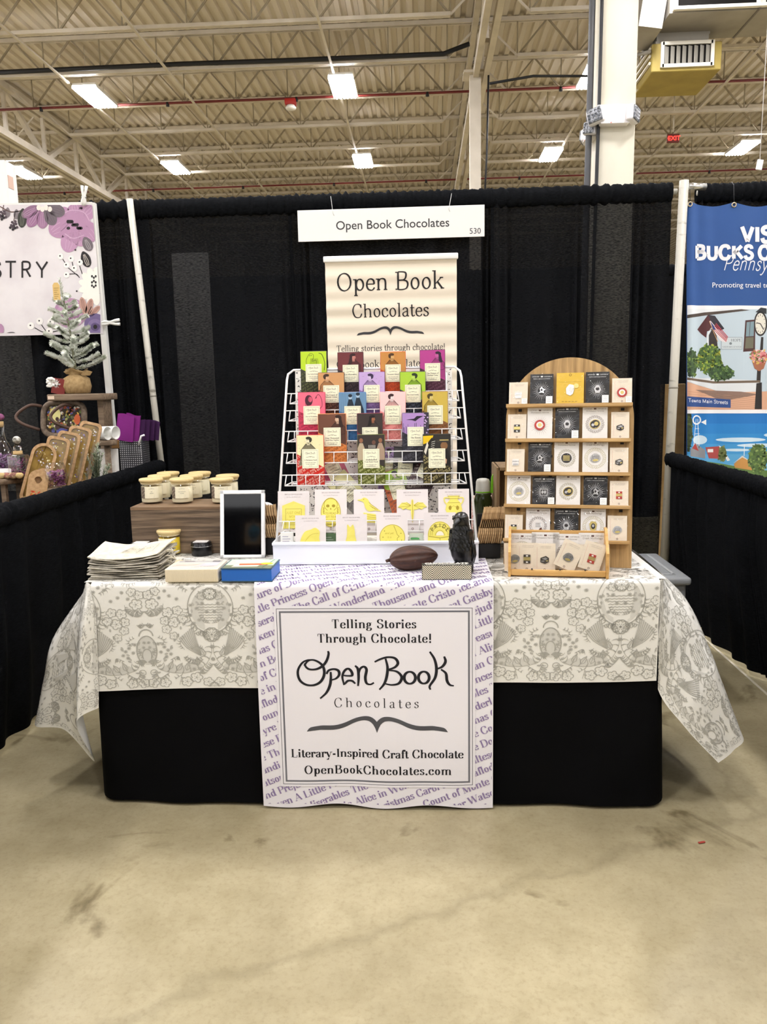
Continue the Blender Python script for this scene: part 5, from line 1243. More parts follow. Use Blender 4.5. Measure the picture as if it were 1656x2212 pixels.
# ================================================================== THINGS ON THE TABLE
# ---- arched pin display
OAKM = wood('pale_oak', '#bd9a66', '#8a6b40', 5, (16, 1.0, 16), .55); OAKL = wood('oak_ledge', '#d2ad75', '#a27c48', 5, (1.2, 16, 16), .55)
zA, zB_ = AZ(1087, 1219, TZ), AZ(1363, 1228, TZ)
xv = (zB_-zA); xv.z = 0; yawD = math.atan2(xv.y, xv.x); wD = xv.length
lean = math.radians(9.5)
Rz = Matrix.Rotation(yawD, 3, 'Z'); dx_, dup_, dn = Rz @ Vector((1, 0, 0)), Rz @ Vector((0, math.sin(lean), math.cos(lean))), Rz @ Vector((0, -math.cos(lean), math.sin(lean)))
DM = frame((zA+zB_)/2+Vector((0, 0, .001)), dx_, dup_, dn); DO = DM.translation.copy()
def DP(px, py, off=0.0):
    p = APL(px, py, DO+dn*off, dn); q = p-DO; return q.dot(dx_), q.dot(dup_)
topx, topy = DP(1229, 772)
disp = thing('pin_display', 'arched wooden pin display board with five ledges of carded pins', 'display stand', M=DM)
hwD = wD/2; yc = topy-hwD
outl = [(hwD, 0)]+[(hwD*math.cos(a), yc+hwD*math.sin(a)) for a in [PI*i/40 for i in range(41)]]+[(-hwD, 0)]
mb = MB(); mb.prism(outl, -.009, 0, axes=((0, 0, 0), (1, 0, 0), (0, 1, 0), (0, 0, 1)))
mb.build('backboard', OAKM, disp)
led = []
for i, (pl, pr_) in enumerate((((1093, 878), (1366, 870)), ((1091, 954), (1362, 945)), ((1089, 1026), (1361, 1018)), ((1088, 1094), (1361, 1091)), ((1086, 1168), (1359, 1167)))):
    a, b = DP(*pl, .02), DP(*pr_, .02); y = (a[1]+b[1])/2; led.append(y)
    mb = MB().box(((a[0]+b[0])/2, y-.004, .014), (b[0]-a[0], .008, .028), bev=.0015); mb.box(((a[0]+b[0])/2, y+.0005, .0265), (b[0]-a[0], .006, .003)); mb.build('ledge', OAKL, disp)
    if i: 
        for xx in (-.155, -.055, .06, .165):
            for dy in (.105, .06): MB().box((xx*wD/.4, y+dy*.95, .0005), (.011, .0085, .003)).build('slot', mat('slot_dark', '#17120d', .7), disp)
MB().bar((0, .38, -.014), (0, .03, -.12), .04, .01, up=(1, 0, 0)).build('easel_leg', OAKM, disp)
# crate behind the display
a, b = AY(1075, 1012, -1.9), AY(1075, 1012, -1.9)
cr = thing('wooden_crate', 'brown wooden crate standing just behind the arched pin display', 'crate', (a.x+.17, -1.76, TZ+.001))
zc = AY(1077, 1013, -1.9).z-TZ
BRW = wood('crate_brown', '#8f7552', '#674f36', 4, (14, 14, 1.5), .6)
for s in (-1, 1): MB().box((s*.165, 0, zc/2), (.012, .2, zc), bev=.0015, seg=1).build('side_panel', BRW, cr)
MB().box((0, 0, zc-.006), (.33, .2, .012), bev=.0015, seg=1).build('top_panel', BRW, cr); MB().box((0, .09, zc/2), (.32, .012, zc-.02)).build('rear_panel', BRW, cr)
# carded pins
BEIGE = mat('beige_pin_card', '#eaddc8', .55); BLK = mat('black_pin_card', '#141416', .4); WHT = mat('white_pin_card', '#e9e5df', .5); YLW = mat('yellow_pin_card', '#dcb53a', .5)
GOLD = mat('gold_pin', '#d6c27a', .3, metal=.7); SILV = mat('silver_pin', '#c9c9c9', .25, metal=.8); DKP = mat('dark_pin', '#2c2726', .4); REDP = mat('red_pin', '#b02f2a', .4); BRNP = mat('brown_pin', '#5a2f22', .45)
pins_src = {}
def pin_card(Mx, w, h, label, base, kind, note=False, film=True, grp='carded pins on the arched display', film_seed=0):
    t = thing('pin_card', label, 'pin card', M=Mx, group=grp)
    cm = {'beige': BEIGE, 'black': BLK, 'white': WHT, 'yellow': YLW}[base]
    MB().box((0, h/2, -.0008), (w, h, .0016)).build('card', cm, t)
    P = Print(); ic = {'beige': '#a99a8c', 'black': '#e6e6e4', 'white': '#8f8578', 'yellow': '#8a6a1c'}[base]; rr = random.Random(sum(map(ord, label)) % 1000)
    if base == 'beige':
        for k in range(11): P.add(rect(-w*.46, h*(.12+.066*k), w*.46, h*(.1225+.066*k)), '#d9c9b2')
        P.add(rect(-w*.36, h*.1, -w*.35, h*.88), '#d9a99a'); P.add(fitw(text('LITERARY EMPORIUM', 1, 'sans', n=2), -w*.24, w*.3, h*.88), ic); P.add(fitw(text('a literary enamel pin', 1, 'sans', n=2), -w*.2, w*.28, h*.83), ic)
        P.add(ribbon(ellipse(0, h*.07, w*.04, w*.04, 12), w*.02, True), '#5a3a30')
    elif base == 'yellow':
        P.add(rect(-w*.4, h*.70, w*.4, h*.705), ic); P.add(ribbon(ellipse(0, h*.93, w*.04, w*.04, 12), w*.02, True), ic)
        for k in range(5): P.add(rect(-w*.3+w*.12*k, h*.06, -w*.22+w*.12*k, h*.075), ic)
    else:
        P.add(fitw(text('LITERARY', 1, 'bold', n=2), -w*.42, -w*.1, h*.90), ic); P.add(fitw(text('EMPORIUM', 1, 'bold', n=2), w*.1, w*.44, h*.90), ic); P.add(rect(-w*.05, h*.895, w*.05, h*.94), '#5d3f33' if base == 'white' else ic)
        P.add(fitw(text({'black': 'Gothic Literature Collection', 'white': 'Greek Mythology' if kind.startswith('key') else 'Shakespeare Heroines'}[base], 1, 'sans', oblique=.2 if base == 'white' else 0, n=2), -w*.36, w*.36, h*.83), ic)
    cy = h*(.44 if base != 'beige' else .42)
    L = []
    if base == 'black' or kind.startswith('sun'):
        for k in range(26):
            a = 2*PI*k/26+.1; r0_, r1_ = w*.17, w*(.34+.1*rr.random()); L.append([(r0_*math.cos(a)-w*.006*math.sin(a), cy+r0_*math.sin(a)*1.1+w*.006*math.cos(a)), (r1_*math.cos(a), cy+r1_*math.sin(a)*1.1), (r0_*math.cos(a)+w*.006*math.sin(a), cy+r0_*math.sin(a)*1.1-w*.006*math.cos(a))])
        P.add(L, '#e9e9ea' if base == 'black' else '#8a7468')
    if kind.startswith('wreath'):
        for k in range(22):
            a = 2*PI*k/22; leafs = []; leaf(w*.32*math.cos(a), cy+w*.32*math.sin(a), a+1.2, w*.11, w*.05, leafs); leaf(w*.32*math.cos(a), cy+w*.32*math.sin(a), a+2.4, w*.09, w*.04, leafs); P.add(leafs, '#8a7f4e' if 'g' in kind[6:7] else '#5d4238')
    if kind.startswith('key'):
        P.add(ribbon(ellipse(0, cy, w*.42, w*.42, 32), w*.012, True), '#b3a56a'); P.add(ribbon(ellipse(0, cy, w*.31, w*.31, 32), w*.012, True), '#b3a56a')
        for k in range(34): a = 2*PI*k/34; P.add(ribbon([(w*.33*math.cos(a), cy+w*.33*math.sin(a)), (w*.40*math.cos(a+.08), cy+w*.40*math.sin(a+.08))], w*.018), '#b8ab74')
    P.build('lettering', lambda a, b, l: (a, b, .0001+l), t, step=.0001)
    pm = MB(); mats_ = [SILV, DKP, GOLD, REDP, BRNP, WHT]; kk = kind.split('_')[-1]; ax = ((0, cy, 0), (1, 0, 0), (0, 1, 0), (0, 0, 1)); s = w*.17 if base != 'beige' else w*.2
    def pr_(poly, z0, z1, mi): pm.prism([(a*s, b*s) for a, b in poly], z0, z1, mi, axes=ax)
    if kk == 'book': pr_(rect(-.8, -1.05, .8, 1.05), .0002, .002, rr.choice([4, 4, 1])); pr_(rect(-.8, -.35, .8, .45), .002, .0026, 2); pr_(ellipse(0, .75, .28, .18, 10), .002, .0026, 5); pr_(ellipse(0, -.75, .28, .18, 10), .002, .0026, 5)
    elif kk == 'redbook': pr_(rect(-.8, -1.05, .8, 1.05), .0002, .002, 3); pr_(rect(-.8, -.35, .8, .45), .002, .0026, 2); pr_(ellipse(0, .75, .28, .18, 10), .002, .0026, 5); pr_(ellipse(0, -.75, .28, .18, 10), .002, .0026, 5)
    elif kk == 'cube': pr_([(-1, -.6), (.1, -1), (1, -.5), (1, .4), (.3, .9), (-1, .4)], .0002, .002, 1); pr_([(-.8, .2), (.1, -.1), (.8, .25), (.2, .6)], .002, .0025, 0); pr_(rect(-.8, -.5, -.1, -.2), .002, .0025, 0); pr_(rect(.3, -.4, .8, -.1), .002, .0025, 2)
    elif kk == 'type': pr_([(-.8, -1), (.8, -1), (1, -.3), (.9, .9), (-.9, .9), (-1, -.3)], .0002, .002, 5); pr_(rect(-.9, .1, .9, .4), .002, .0026, 0); pr_(rect(-.7, -.8, .7, -.4), .002, .0026, 0)
    elif kk == 'ring': pr_(ellipse(0, 0, 1.25, 1.25, 24), .0002, .002, 3); pr_(ellipse(0, 0, .8, .8, 20), .002, .0026, 5); pr_(ellipse(0, 0, .45, .45, 14), .0026, .003, 2)
    elif kk == 'oval': pr_(ellipse(0, 0, 1.3, 1.15, 24, rot=.4), .0002, .002, 2); pr_(ellipse(0, 0, 1.12, .98, 24, rot=.4), .002, .0025, 1); pr_(ellipse(.3, .1, .5, .5, 14), .0025, .003, 2); pr_(ellipse(-.5, -.2, .35, .35, 12), .0025, .003, 0)
    elif kk == 'disc': pr_(ellipse(0, 0, 1.25, 1.2, 28), .0002, .002, 1); [pr_(rect(-.8, -.62+.34*k, .8, -.44+.34*k), .002, .0026, 2) for k in range(4)]
    elif kk == 'pale':
        pr_(crom([(-1.2, -.3), (-.9, .6), (-.2, 1.1), (.7, .9), (1.2, .2), (.9, -.6), (.2, -1), (-.7, -.9)], 3, True), .0002, .002, 0)
        for k in range(6): pr_([(-.85+.3*k, -.55), (-.78+.3*k, -.55), (-.5+.26*k, .62), (-.57+.26*k, .62)], .002, .0024, 1)
        pr_(crom([(-.6, -.5), (0, -.2), (.7, -.35), (.5, -.7), (-.3, -.8)], 3, True), .0024, .0028, 2)
    elif kk == 'page': pr_(rect(-.8, -1.2, 1, 1.2), .0002, .001, 5); [pr_(rect(-.6, -.4+.3*k, .7, -.33+.3*k), .001, .0015, 1) for k in range(4)]; pr_([(.2, -1.2), (1, -1.1), (.9, -.5), (.5, -.7)], .001, .002, 4)
    elif kk == 'vase': pr_([(-.5, 1.2), (.5, 1.2), (.9, .6), (.7, -.6), (.3, -1.3), (-.3, -1.3), (-.7, -.6), (-.9, .6)], .0002, .002, 2); pr_(ellipse(0, 0, .5, .7, 14), .002, .0026, 1); pr_(ellipse(0, .1, .3, .35, 10), .0026, .003, 0)
    elif kk == 'portrait': pr_([(-.2, 1.3), (.7, 1.1), (.9, .2), (.6, -.9), (0, -1.3), (-.8, -.9), (-.9, .4)], .0002, .002, 0); pr_(ellipse(.2, .1, .45, .6, 14), .002, .0026, 5); pm.prism([(w*.22+a*w*.09, h*.13+b*w*.09) for a, b in ellipse(0, 0, 1, 1, 14)], .0002, .002, 2, axes=ax); pm.bar((w*.17, cy+h*.09, .001), (w*.08, cy-h*.02, .001), w*.03, .002, 2)
    elif kk == 'square': pr_(rect(-1, -.9, 1, .9), .0002, .002, 0); pr_(rect(-.8, -.7, .8, .7), .002, .0026, 1); pr_(ellipse(-.3, 0, .3, .5, 10), .0026, .003, 0); pr_(ellipse(.35, 0, .3, .5, 10), .0026, .003, 0)
    elif kk == 'bird': pr_([(-.9, -.7), (-.3, -.2), (-.5, .5), (0, 1.1), (.4, .6), (1, .3), (.5, 0), (.7, -.7), (0, -.5)], .0002, .0022, 0); pr_(ellipse(0, .2, .25, .3, 10), .0022, .003, 1)
    else: pr_([(-.5, -1), (.5, -1), (.9, -.1), (.6, .8), (.2, 1.1), (-.4, 1), (-.9, .2)], .0002, .0022, 0); pr_(ellipse(0, .1, .45, .4, 12), .0022, .003, 1); pr_(ellipse(0, -.6, .4, .15, 10), .0022, .003, 0)
    pm.build('enamel_pin', mats_, t)
    if note:
        n = MB().box((w*.33, h*.13, .0034), (w*.28, h*.24, .0004)).build('price_note', mat('note_white', '#f7f6f2', .5), t)
        Q = Print()
        for k in range(3): Q.add(ribbon(crom([(w*.24+.18*w*i/5, h*(.19-.055*k)+h*.008*math.sin(i*2.3+k)) for i in range(6)], 2), w*.008), '#4a4a50')
        Q.build('lettering', lambda a, b, l: (a, b, .0038), n)
    if film: MB().grid(lambda a, b_: ((a-.5)*w*1.05, b_*h*1.02, .0042+.0010*math.sin(a*15+film_seed+b_*8)+.0011*math.sin(b_*19-a*6+film_seed)), 18, 20).build('clear_sleeve', GLOSSFILM, t)
    return t
PC = [ # x0,x1,yt,yb, base, kind, note, label
 (1099, 1139, 826, 874, 'beige', 'type', True, 'beige pin card with a pale typewriter-like pin, start of the top ledge'), (1144, 1194, 808, 873, 'black', 'sun_bird', True, 'black pin card with strong glare and a note, second on the top ledge'), (1201, 1260, 805, 872, 'yellow', 'portrait', False, 'yellow pin card with a portrait and a magnifying glass'), (1264, 1315, 803, 870, 'black', 'sun_bust', True, 'black pin card with a bust pin and a note, fourth on the top ledge'), (1321, 1364, 817, 869, 'beige', 'sunsmall_ring', True, 'beige pin card with a brown round pin, end of the top ledge'),
 (1096, 1136, 895, 946, 'beige', 'book', False, 'beige pin card with a brown and yellow book pin, start of the second ledge'), (1138, 1192, 881, 946, 'white', 'sun_ring', False, 'white pin card with a red ring pin inside a sunburst'), (1198, 1250, 878, 945, 'black', 'sun_bust', True, 'black pin card with a white starburst in the middle of the second ledge'), (1257, 1311, 877, 944, 'white', 'wreath_oval', False, 'white pin card with a dark tilted oval inside a brown wreath'), (1319, 1358, 890, 942, 'beige', 'cube', False, 'beige pin card with a dark open-book pin, end of the second ledge'),
 (1094, 1132, 970, 1019, 'beige', 'type', False, 'beige pin card with a white and red pin, start of the third ledge'), (1140, 1190, 955, 1020, 'black', 'sun_bird', True, 'black pin card with a winged pin and a note on the third ledge'), (1196, 1249, 951, 1020, 'white', 'wreathg_disc', False, 'white pin card with a round black and gold pin in a green wreath'), (1257, 1312, 951, 1019, 'white', 'key_pale', False, 'white pin card with a pale pin inside a Greek key ring, third ledge'), (1316, 1356, 967, 1019, 'beige', 'cube', False, 'beige pin card with a black cat-like pin, end of the third ledge'),
 (1094, 1145, 1027, 1090, 'white', 'key_pale', False, 'white pin card with a wide golden ring, start of the fourth ledge'), (1149, 1198, 1030, 1090, 'black', 'sun_square', True, 'black pin card with a square silver pin and strong glare'), (1200, 1252, 1025, 1092, 'white', 'wreathg_oval', False, 'white pin card with a large dark round pin in a pale green wreath'), (1259, 1311, 1028, 1091, 'black', 'sun_bird', True, 'black pin card with a bold white starburst on the fourth ledge'), (1316, 1356, 1039, 1092, 'beige', 'redbook', False, 'beige pin card with a red and yellow book pin'),
 (1090, 1128, 1112, 1164, 'beige', 'book', False, 'beige pin card with a black and yellow book pin, start of the lowest ledge'), (1135, 1187, 1098, 1166, 'white', 'wreath_page', False, 'white pin card with a printed page inside a brown wreath'), (1196, 1248, 1099, 1166, 'black', 'sun_bust', False, 'black pin card in the middle of the lowest ledge, behind the bin'), (1253, 1307, 1099, 1166, 'white', 'key_vase', False, 'white pin card with a golden vase pin, lowest ledge'), (1311, 1353, 1114, 1167, 'beige', 'pale', False, 'beige pin card with a small rounded silver pin, end of the lowest ledge')]
for i, (x0, x1, yt, yb, base, kind, note, lab) in enumerate(PC):
    off = .0105; a, b, c = DP(x0, yb, off), DP(x1, yb, off), DP((x0+x1)/2, yt, off)
    row = i//5; yb_ = led[row]+.0035
    tl = math.radians(6); up = (dup_*math.cos(tl)-dn*math.sin(tl)*-0-dn*math.sin(tl)); nn = dx_.cross(up)
    o = DO+dx_*((a[0]+b[0])/2)+dup_*yb_+dn*.0185
    w_ = b[0]-a[0]; h_ = c[1]-yb_
    pin_card(frame(o, dx_, up, nn), w_, h_/math.cos(tl), lab, base, kind, note, True, film_seed=i*1.7)

# ---- wooden bin of pin cards
q0, q1 = AZ(1097, 1246, TZ), AZ(1314, 1251, TZ); xv = q1-q0; yb_ = math.atan2(xv.y, xv.x); wB = xv.length
BM = Matrix.Translation((q0+q1)/2+Vector((0, 0, .001))) @ Matrix.Rotation(yb_, 4, 'Z')
bn = thing('card_bin', 'small wooden bin with a clear front holding loose pin cards', 'display bin', M=BM)
PINE = wood('light_bamboo', '#d8ad6c', '#b98a4a', 5, (1, 14, 14), .5)
hB = AY(1105, 1157, -2.19).z-TZ; dB = .10
for s in (-1, 1):
    MB().prism([(0, 0), (-dB, 0), (-dB, hB+.012), (-dB+.03, hB+.012), (-.004, hB*.62), (0, hB*.6)], -.004, .004, axes=((s*(wB/2-.004), -.002, 0), (0, -1, 0), (0, 0, 1), (1, 0, 0))).build('side_panel', PINE, bn)
mb = MB().box((0, .004, .014), (wB-.016, .008, .018), bev=.0015); mb.box((0, .052, .005), (wB-.016, .09, .006)); mb.build('base_panel', PINE, bn)
MB().box((0, dB, hB*.5), (wB-.016, .007, hB), bev=.001, seg=1).build('rear_panel', PINE, bn)
for s in (-.26, 0.02, .27): MB().sphere((s*wB, -.001, .026), .003, 0, 8).build('screw', DKP, bn)
ACR = mat('clear_acrylic', '#ffffff', .03, trans=1.0, ior=1.02, alpha=.25)
MB().box((0, .001, .025+.042), (wB-.02, .003, .085)).build('front_window', GLOSSFILM, bn)
def in_bin(x, z, yoff, tilt, w, h, lab, base, kind, film=True, seed=0):
    a = math.radians(10); up = Vector((0, math.sin(a), math.cos(a))); n = Vector((0, -math.cos(a), math.sin(a))); X = Vector((1, 0, 0)); q = Matrix.Rotation(tilt, 3, n); X = q @ X; up = q @ up
    pin_card(BM @ frame((x*wB, yoff, z), X, up, n), w, h, lab, base, kind, False, film, 'loose pin cards in the wooden bin', seed)
for k, (x, base, kind, lab) in enumerate(((-.36, 'white', 'key_pale', 'white pin card at one end of the back row in the bin'), (-.12, 'white', 'sun_ring', 'white pin card second in the back row in the bin'), (.10, 'white', 'wreath_oval', 'white pin card third in the back row in the bin'), (.36, 'white', 'key_vase', 'white pin card with a dark edge, last in the back row of the bin'))):
    in_bin(x, .012, .066, 0, .086, .112+.004*(k % 2), lab, base, kind)
for k in range(3): in_bin(-.3+.3*k, .012, .085, .02*k, .086, .118, '%s dark card behind the white cards in the bin, only its edge showing' % ('first', 'second', 'third')[k], 'black', 'sun_bird', False)
for k, (x, z, t, kind, lab) in enumerate(((-.43, .012, .03, 'pale', 'beige pin card half cut off by the bin side, at one end'), (-.31, .013, .0, 'book', 'beige pin card with a yellow and brown book pin, front of the bin'), (-.13, .012, 0, 'cube', 'beige pin card with a dark cube-shaped pin, front of the bin'), (.16, .011, 0, 'cube', 'beige pin card with a small black pin, behind the two tilted ones'), (.41, .012, .02, 'type', 'beige pin card with a white paper note at the other end of the bin'))):
    in_bin(x, z, .030-.001*k, t, .066, .088, lab, 'beige', kind)
in_bin(.055, .026, .018, -.42, .066, .088, 'beige pin card tilted in the bin, with a silver pin', 'beige', 'pale'); in_bin(.30, .022, .017, -.30, .066, .088, 'beige pin card tilted in the bin, with a red and yellow book pin', 'beige', 'redbook')

# ---- wooden riser with candles
ra, rb_ = AZ(283, 1197, TZ), AY(278, 1095, -1.83)
RISY = AZ(283, 1197, TZ).y; rt = AY(278, 1096, RISY); rx0, zr = AY(281, 1100, RISY).x, rt.z
rx1 = rx0+.43; rD = .20
RIS = wood('riser_walnut', '#7f6b56', '#4a3c2e', 4, (1.2, 22, 22), .55, .3, .38, .62)
RISF = wood('riser_top', '#8d7256', '#5d4733', 5, (1, 18, 18), .5)
rs_ = thing('wooden_riser', 'dark wood-grain riser box carrying the candle jars', 'riser', ((rx0+rx1)/2, RISY+rD/2, TZ+.001)); zr -= TZ+.001
MB().box((0, -rD/2+.006, zr/2-.006), (rx1-rx0, .012, zr-.012), bev=.001, seg=1).build('front_panel', RIS, rs_); MB().box((0, 0, zr-.006), (rx1-rx0, rD, .012), bev=.001, seg=1).build('top_panel', RISF, rs_)
for s in (-1, 1): MB().box((s*((rx1-rx0)/2-.006), .006, zr/2-.006), (.012, rD-.012, zr-.012)).build('side_panel', RIS, rs_)
ZR = zr+TZ+.001
LIDW = wood('bamboo_lid', '#dcc690', '#c4a86c', 6, (1, 12, 12), .45); WAX = mat('cream_wax', '#eee6c4', .5); GLASS = mat('jar_glass', '#f4f8f2', .04, trans=1.0, ior=1.12, spec=.5)
def candle(M, lab, title=('THE', 'LIBRARY'), wax=None, grp='candle jars on the riser', pic='#6f6152', turn=0.0):
    R_, H_ = .041, .094
    t = thing('candle_jar', lab, 'candle', M=M, group=grp)
    MB().lathe([(.030, 0), (R_-.002, .001), (R_, .006), (R_, H_-.012), (R_-.0015, H_-.012), (R_-.0015, .007), (.028, .005)], n=40).build('glass_jar', GLOSSFILM, t)
    MB().lathe([(R_-.004, .006), (R_-.003, .008), (R_-.003, H_*.68), (R_-.006, H_*.69)], n=36).build('wax', wax or WAX, t)
    l = MB().lathe([(R_-.003, H_-.017), (R_+.0005, H_-.014), (R_+.0005, H_-.011), (R_+.003, H_-.010), (R_+.004, H_-.006), (R_+.003, H_-.001), (R_+.001, H_)], n=40).build('lid', LIDW, t)
    MB().lathe([(R_-.0035, H_-.021), (R_-.002, H_-.020), (R_-.002, H_-.016), (R_-.004, H_-.0155)], n=32).build('seal', mat('seal_clear', '#d9c79a', .3), l)
    rad = R_+.0004; cv = lambda a, b, l_: ((rad+l_)*math.sin(a/rad+turn), -(rad+l_)*math.cos(a/rad+turn), b)
    P = Print()
    for k in range(10): P.add(rect(-.036+.0072*k, .022, -.036+.0072*(k+1), .066), '#f3eccf', 1)
    for k in range(3): P.add(rect(-.036+.006*k, .022, -.036+.006*(k+1), .066), pic, 2)
    for k in range(16): x = -.035+.017*((k*7) % 16)/16; y = .024+.04*((k*5) % 16)/16; P.add(rect(x, y, x+.004, y+.003), '#a3947e' if k % 2 else '#46392f', 3)
    P.add(move(BOOK, .009, .058, 0, .022), '#4a463c', 2)
    for k, s in enumerate(title): P.add(fitw(text(s, 1, 'bold', n=2), .009-.0075*len(s)/7, .009+.0075*len(s)/7, .046-.006*k, 1.0), '#4f4a40', 2)
    for k in range(3): P.add(rect(-.004+.002*k, .034-.004*k, .022-.002*k, .0347-.004*k), '#a8a08c', 2)
    P.build('label', cv, t, step=.0002)
    return t
CN = [(327, 1090, 'front row candle jar labelled The Library, at the riser corner', ('THE', 'LIBRARY'), .1), (393, 1090, 'front row candle jar labelled The Chocolate Factory, middle of the riser', ('THE CHOCOLATE', 'FACTORY'), .05), (479, 1090, 'front row candle jar half hidden behind the white-framed screen', ('THE', 'GARDEN'), -.05),
      (345, 1081, 'second row candle jar just behind the front corner jar', ('THE', 'STUDY'), .1), (414, 1081, 'second row candle jar just behind the middle front jar', ('THE CHOCOLATE', 'FACTORY'), .1), (364, 1073, 'third row candle jar at the back, above the corner jar', ('THE', 'LIBRARY'), .2), (432, 1073, 'third row candle jar at the back, behind the middle jars', ('THE', 'GARDEN'), .1), (492, 1081, 'second row candle jar behind the jar next to the screen', ('THE', 'STUDY'), 0)]
for px, py, lab, ti, tu in CN:
    q = AZ(px, py-3, ZR); candle(Matrix.Translation((q.x, q.y+.012, ZR)), lab, ti, turn=tu)
q = AZ(361, 1202, TZ); candle(Matrix.Translation((q.x, q.y+.035, TZ+.001)) @ Matrix.Scale(.98, 4), 'yellow candle jar on the table, in front of the riser', ('THE CHOCOLATE', 'FACTORY'), mat('yellow_wax', '#e3c634', .5), 'candle on the table', turn=-.5)
# tins
TIN = mat('black_tin', '#141416', .28, metal=.3)
for px, py, lab in ((430, 1203, 'black candle tin with white label on its lid, beside the yellow candle'), (299, 1205, 'black candle tin with white lid label, half behind the linen bags')):
    q = AZ(px, py, TZ); t = thing('candle_tin', lab, 'tin', (q.x, q.y+.035, TZ+.001), 'black candle tins')
    MB().lathe([(.034, 0), (.0365, .002), (.0365, .034), (.035, .036)], n=40).build('body', TIN, t)
    l = MB().lathe([(.0385, .033), (.039, .0345), (.0385, .036), (.0365, .037), (.0365, .046), (.035, .048), (.032, .0485)], n=40).build('lid', TIN, t)
    MB().box((0, .002, .0491), (.052, .042, .0006)).build('label', mat('tin_label', '#f6f5f0', .5), l)
    MB().lathe([(.0388, .0338), (.0395, .0345), (.0388, .0352)], n=40).build('rim_bead', mat('tin_rim', '#b9b9b6', .3, metal=.8), l)

# ---- stack of linen bags
LIN = mat('natural_linen', '#d9d2bd', .85, noise=('#c6bea8', 55, 4, (1, 1, 1), .35, .7), bump=(160, .35, .001)); LING = mat('grey_linen', '#b9b3a4', .85, noise=('#9a9384', 60, 4, (1, 1, 1), .35, .7), bump=(160, .35, .001))
ba, bb = AZ(190, 1255, TZ), AZ(330, 1256, TZ)
def bagsheet(i, n):
    """a folded bag lying in the pile: a soft sheet doubled at the front"""
    r = random.Random(40+i); w = .235+r.uniform(-.008, .008); d = .165+r.uniform(-.006, .006); zb = TZ+.002+.0062*i; ph = r.uniform(0, 6)
    ox, oy = (ba.x+bb.x)/2+.008+r.uniform(-.008, .008), ba.y+.004+r.uniform(-.002, .008)+.0012*i
    sag = lambda u: .017*(i/n)*(abs(u-.42)*1.9)**1.8
    def top(u, v):
        th = .0026+.0010*math.sin(ph+9*u)+.0007*math.sin(23*u+ph)
        return (ox+(u-.5)*w+.012*(v-.4)*(u-.3), oy+d*v*(1+.05*math.sin(3*u+ph)), zb+sag(u)+th+.0015*math.sin(7*u+5*v+ph)+.020*(i/n)*v*(1 if i == n-1 else .75))
    def loop(u, v):   # rounded front fold, v 0..1 round the edge
        a = PI*v; p = Vector(top(u, 0)); q = Vector((p.x, p.y, zb+sag(u)-.0005)); r_ = (p.z-q.z)/2; return (p.x, p.y-r_*math.sin(a)*1.3, q.z+r_*(1-math.cos(a)))
    bot = lambda u, v: (Vector(top(u, v))-Vector((0, 0, .0040)))
    mb = MB(); mb.grid(top, 30, 16); mb.grid(loop, 30, 8); mb.grid(bot, 30, 6); mb.grid(lambda u, v: Vector(top(0, u))*(1-v)+Vector(bot(0, u))*v, 10, 1); mb.grid(lambda u, v: Vector(top(1, u))*(1-v)+Vector(bot(1, u))*v, 10, 1)
    return mb, top
NB = 11
for i in range(NB):
    mb, top = bagsheet(i, NB)
    nm = ['lowest linen bag in the folded pile, on the tablecloth']+['%s linen bag from the bottom of the folded pile' % q for q in ('second', 'third', 'fourth', 'fifth', 'sixth', 'seventh', 'eighth')]+['third linen bag from the top of the pile', 'second linen bag from the top, directly under the printed one', 'topmost linen bag of the pile, printed with an open book']
    o = tag(mb.build('linen_bag', LIN if i == NB-1 else LING), nm[i], 'bag', 'folded linen bags in a pile')
    if i == NB-1:
        P = Print(); x0, x1, y0, y1 = .42, .86, .30, .74
        U = lambda a, b: (a, b)
        for pp, w in (([(.42, .30), (.5, .74), (.66, .70), (.62, .27), (.42, .30)], .008), ([(.62, .27), (.66, .70), (.84, .72), (.84, .30), (.62, .27)], .008), ([(.40, .29), (.48, .75)], .012)): P.add(ribbon([(a*.24, b*.17) for a, b in pp], .0016), '#3c382f')
        P.add(move(text('READ', .017, 'sans', n=2), .575*.24, .53*.17), '#3c382f'); P.add(move(text('BOOKS', .015, 'sans', n=2), .545*.24, .37*.17), '#3c382f'); P.add(move(text('EAT', .014, 'sans', n=2), .75*.24, .53*.17), '#6a6558'); P.add(move(text('CHOCOLATE', .0075, 'sans', n=2), .735*.24, .40*.17), '#6a6558')
        P.build('lettering', lambda a, b, l: Vector(top(a/.24, b/.17))+Vector((0, -.001, .0036)), o)
    else:   # drawstring ends
        r = random.Random(i); p = Vector(top(.99, .35)); mb = MB()
        mb.tube([p, p+Vector((.012, .004, .004)), p+Vector((.02, .02, -.004)), p+Vector((.012, .03, .002))], .0022, 0, 6); mb.build('drawstring', LIN, o)

# ---- two boxed sets
def flatbox(pts, zt_, name, lab, body, edge, prints, group):
    """box from front-edge pixels: pts = (x0,y0),(x1,y1) front foot corners and (x2,y2) rear corner on the right at table height"""
    a, b = AZ(*pts[0], TZ+.003), AZ(*pts[1], TZ+.003); c = AZ(*pts[2], TZ+.003)
    xv = (b-a); W_ = xv.length; xd = xv/W_; yd = Vector((-xd.y, xd.x, 0)); D_ = abs((c-b).dot(yd)); sh = 0
    M = frame((a+b)/2, xd, yd, (0, 0, 1)); t = thing(name, lab, 'box', M=M, group=group); return t, W_, D_
t, w, d = flatbox(((357, 1258), (471, 1257), (476, 1221)), 0, 'gift_box', 'cream ribbed box with a clear lid window, beside the blue box', None, None, None, 'boxes at the table front')
h = AY(414, 1228, AZ(414, 1258, TZ).y).z-TZ-.003; d = .125
CRE = mat('cream_ribbed', '#e9ddc2', .6)
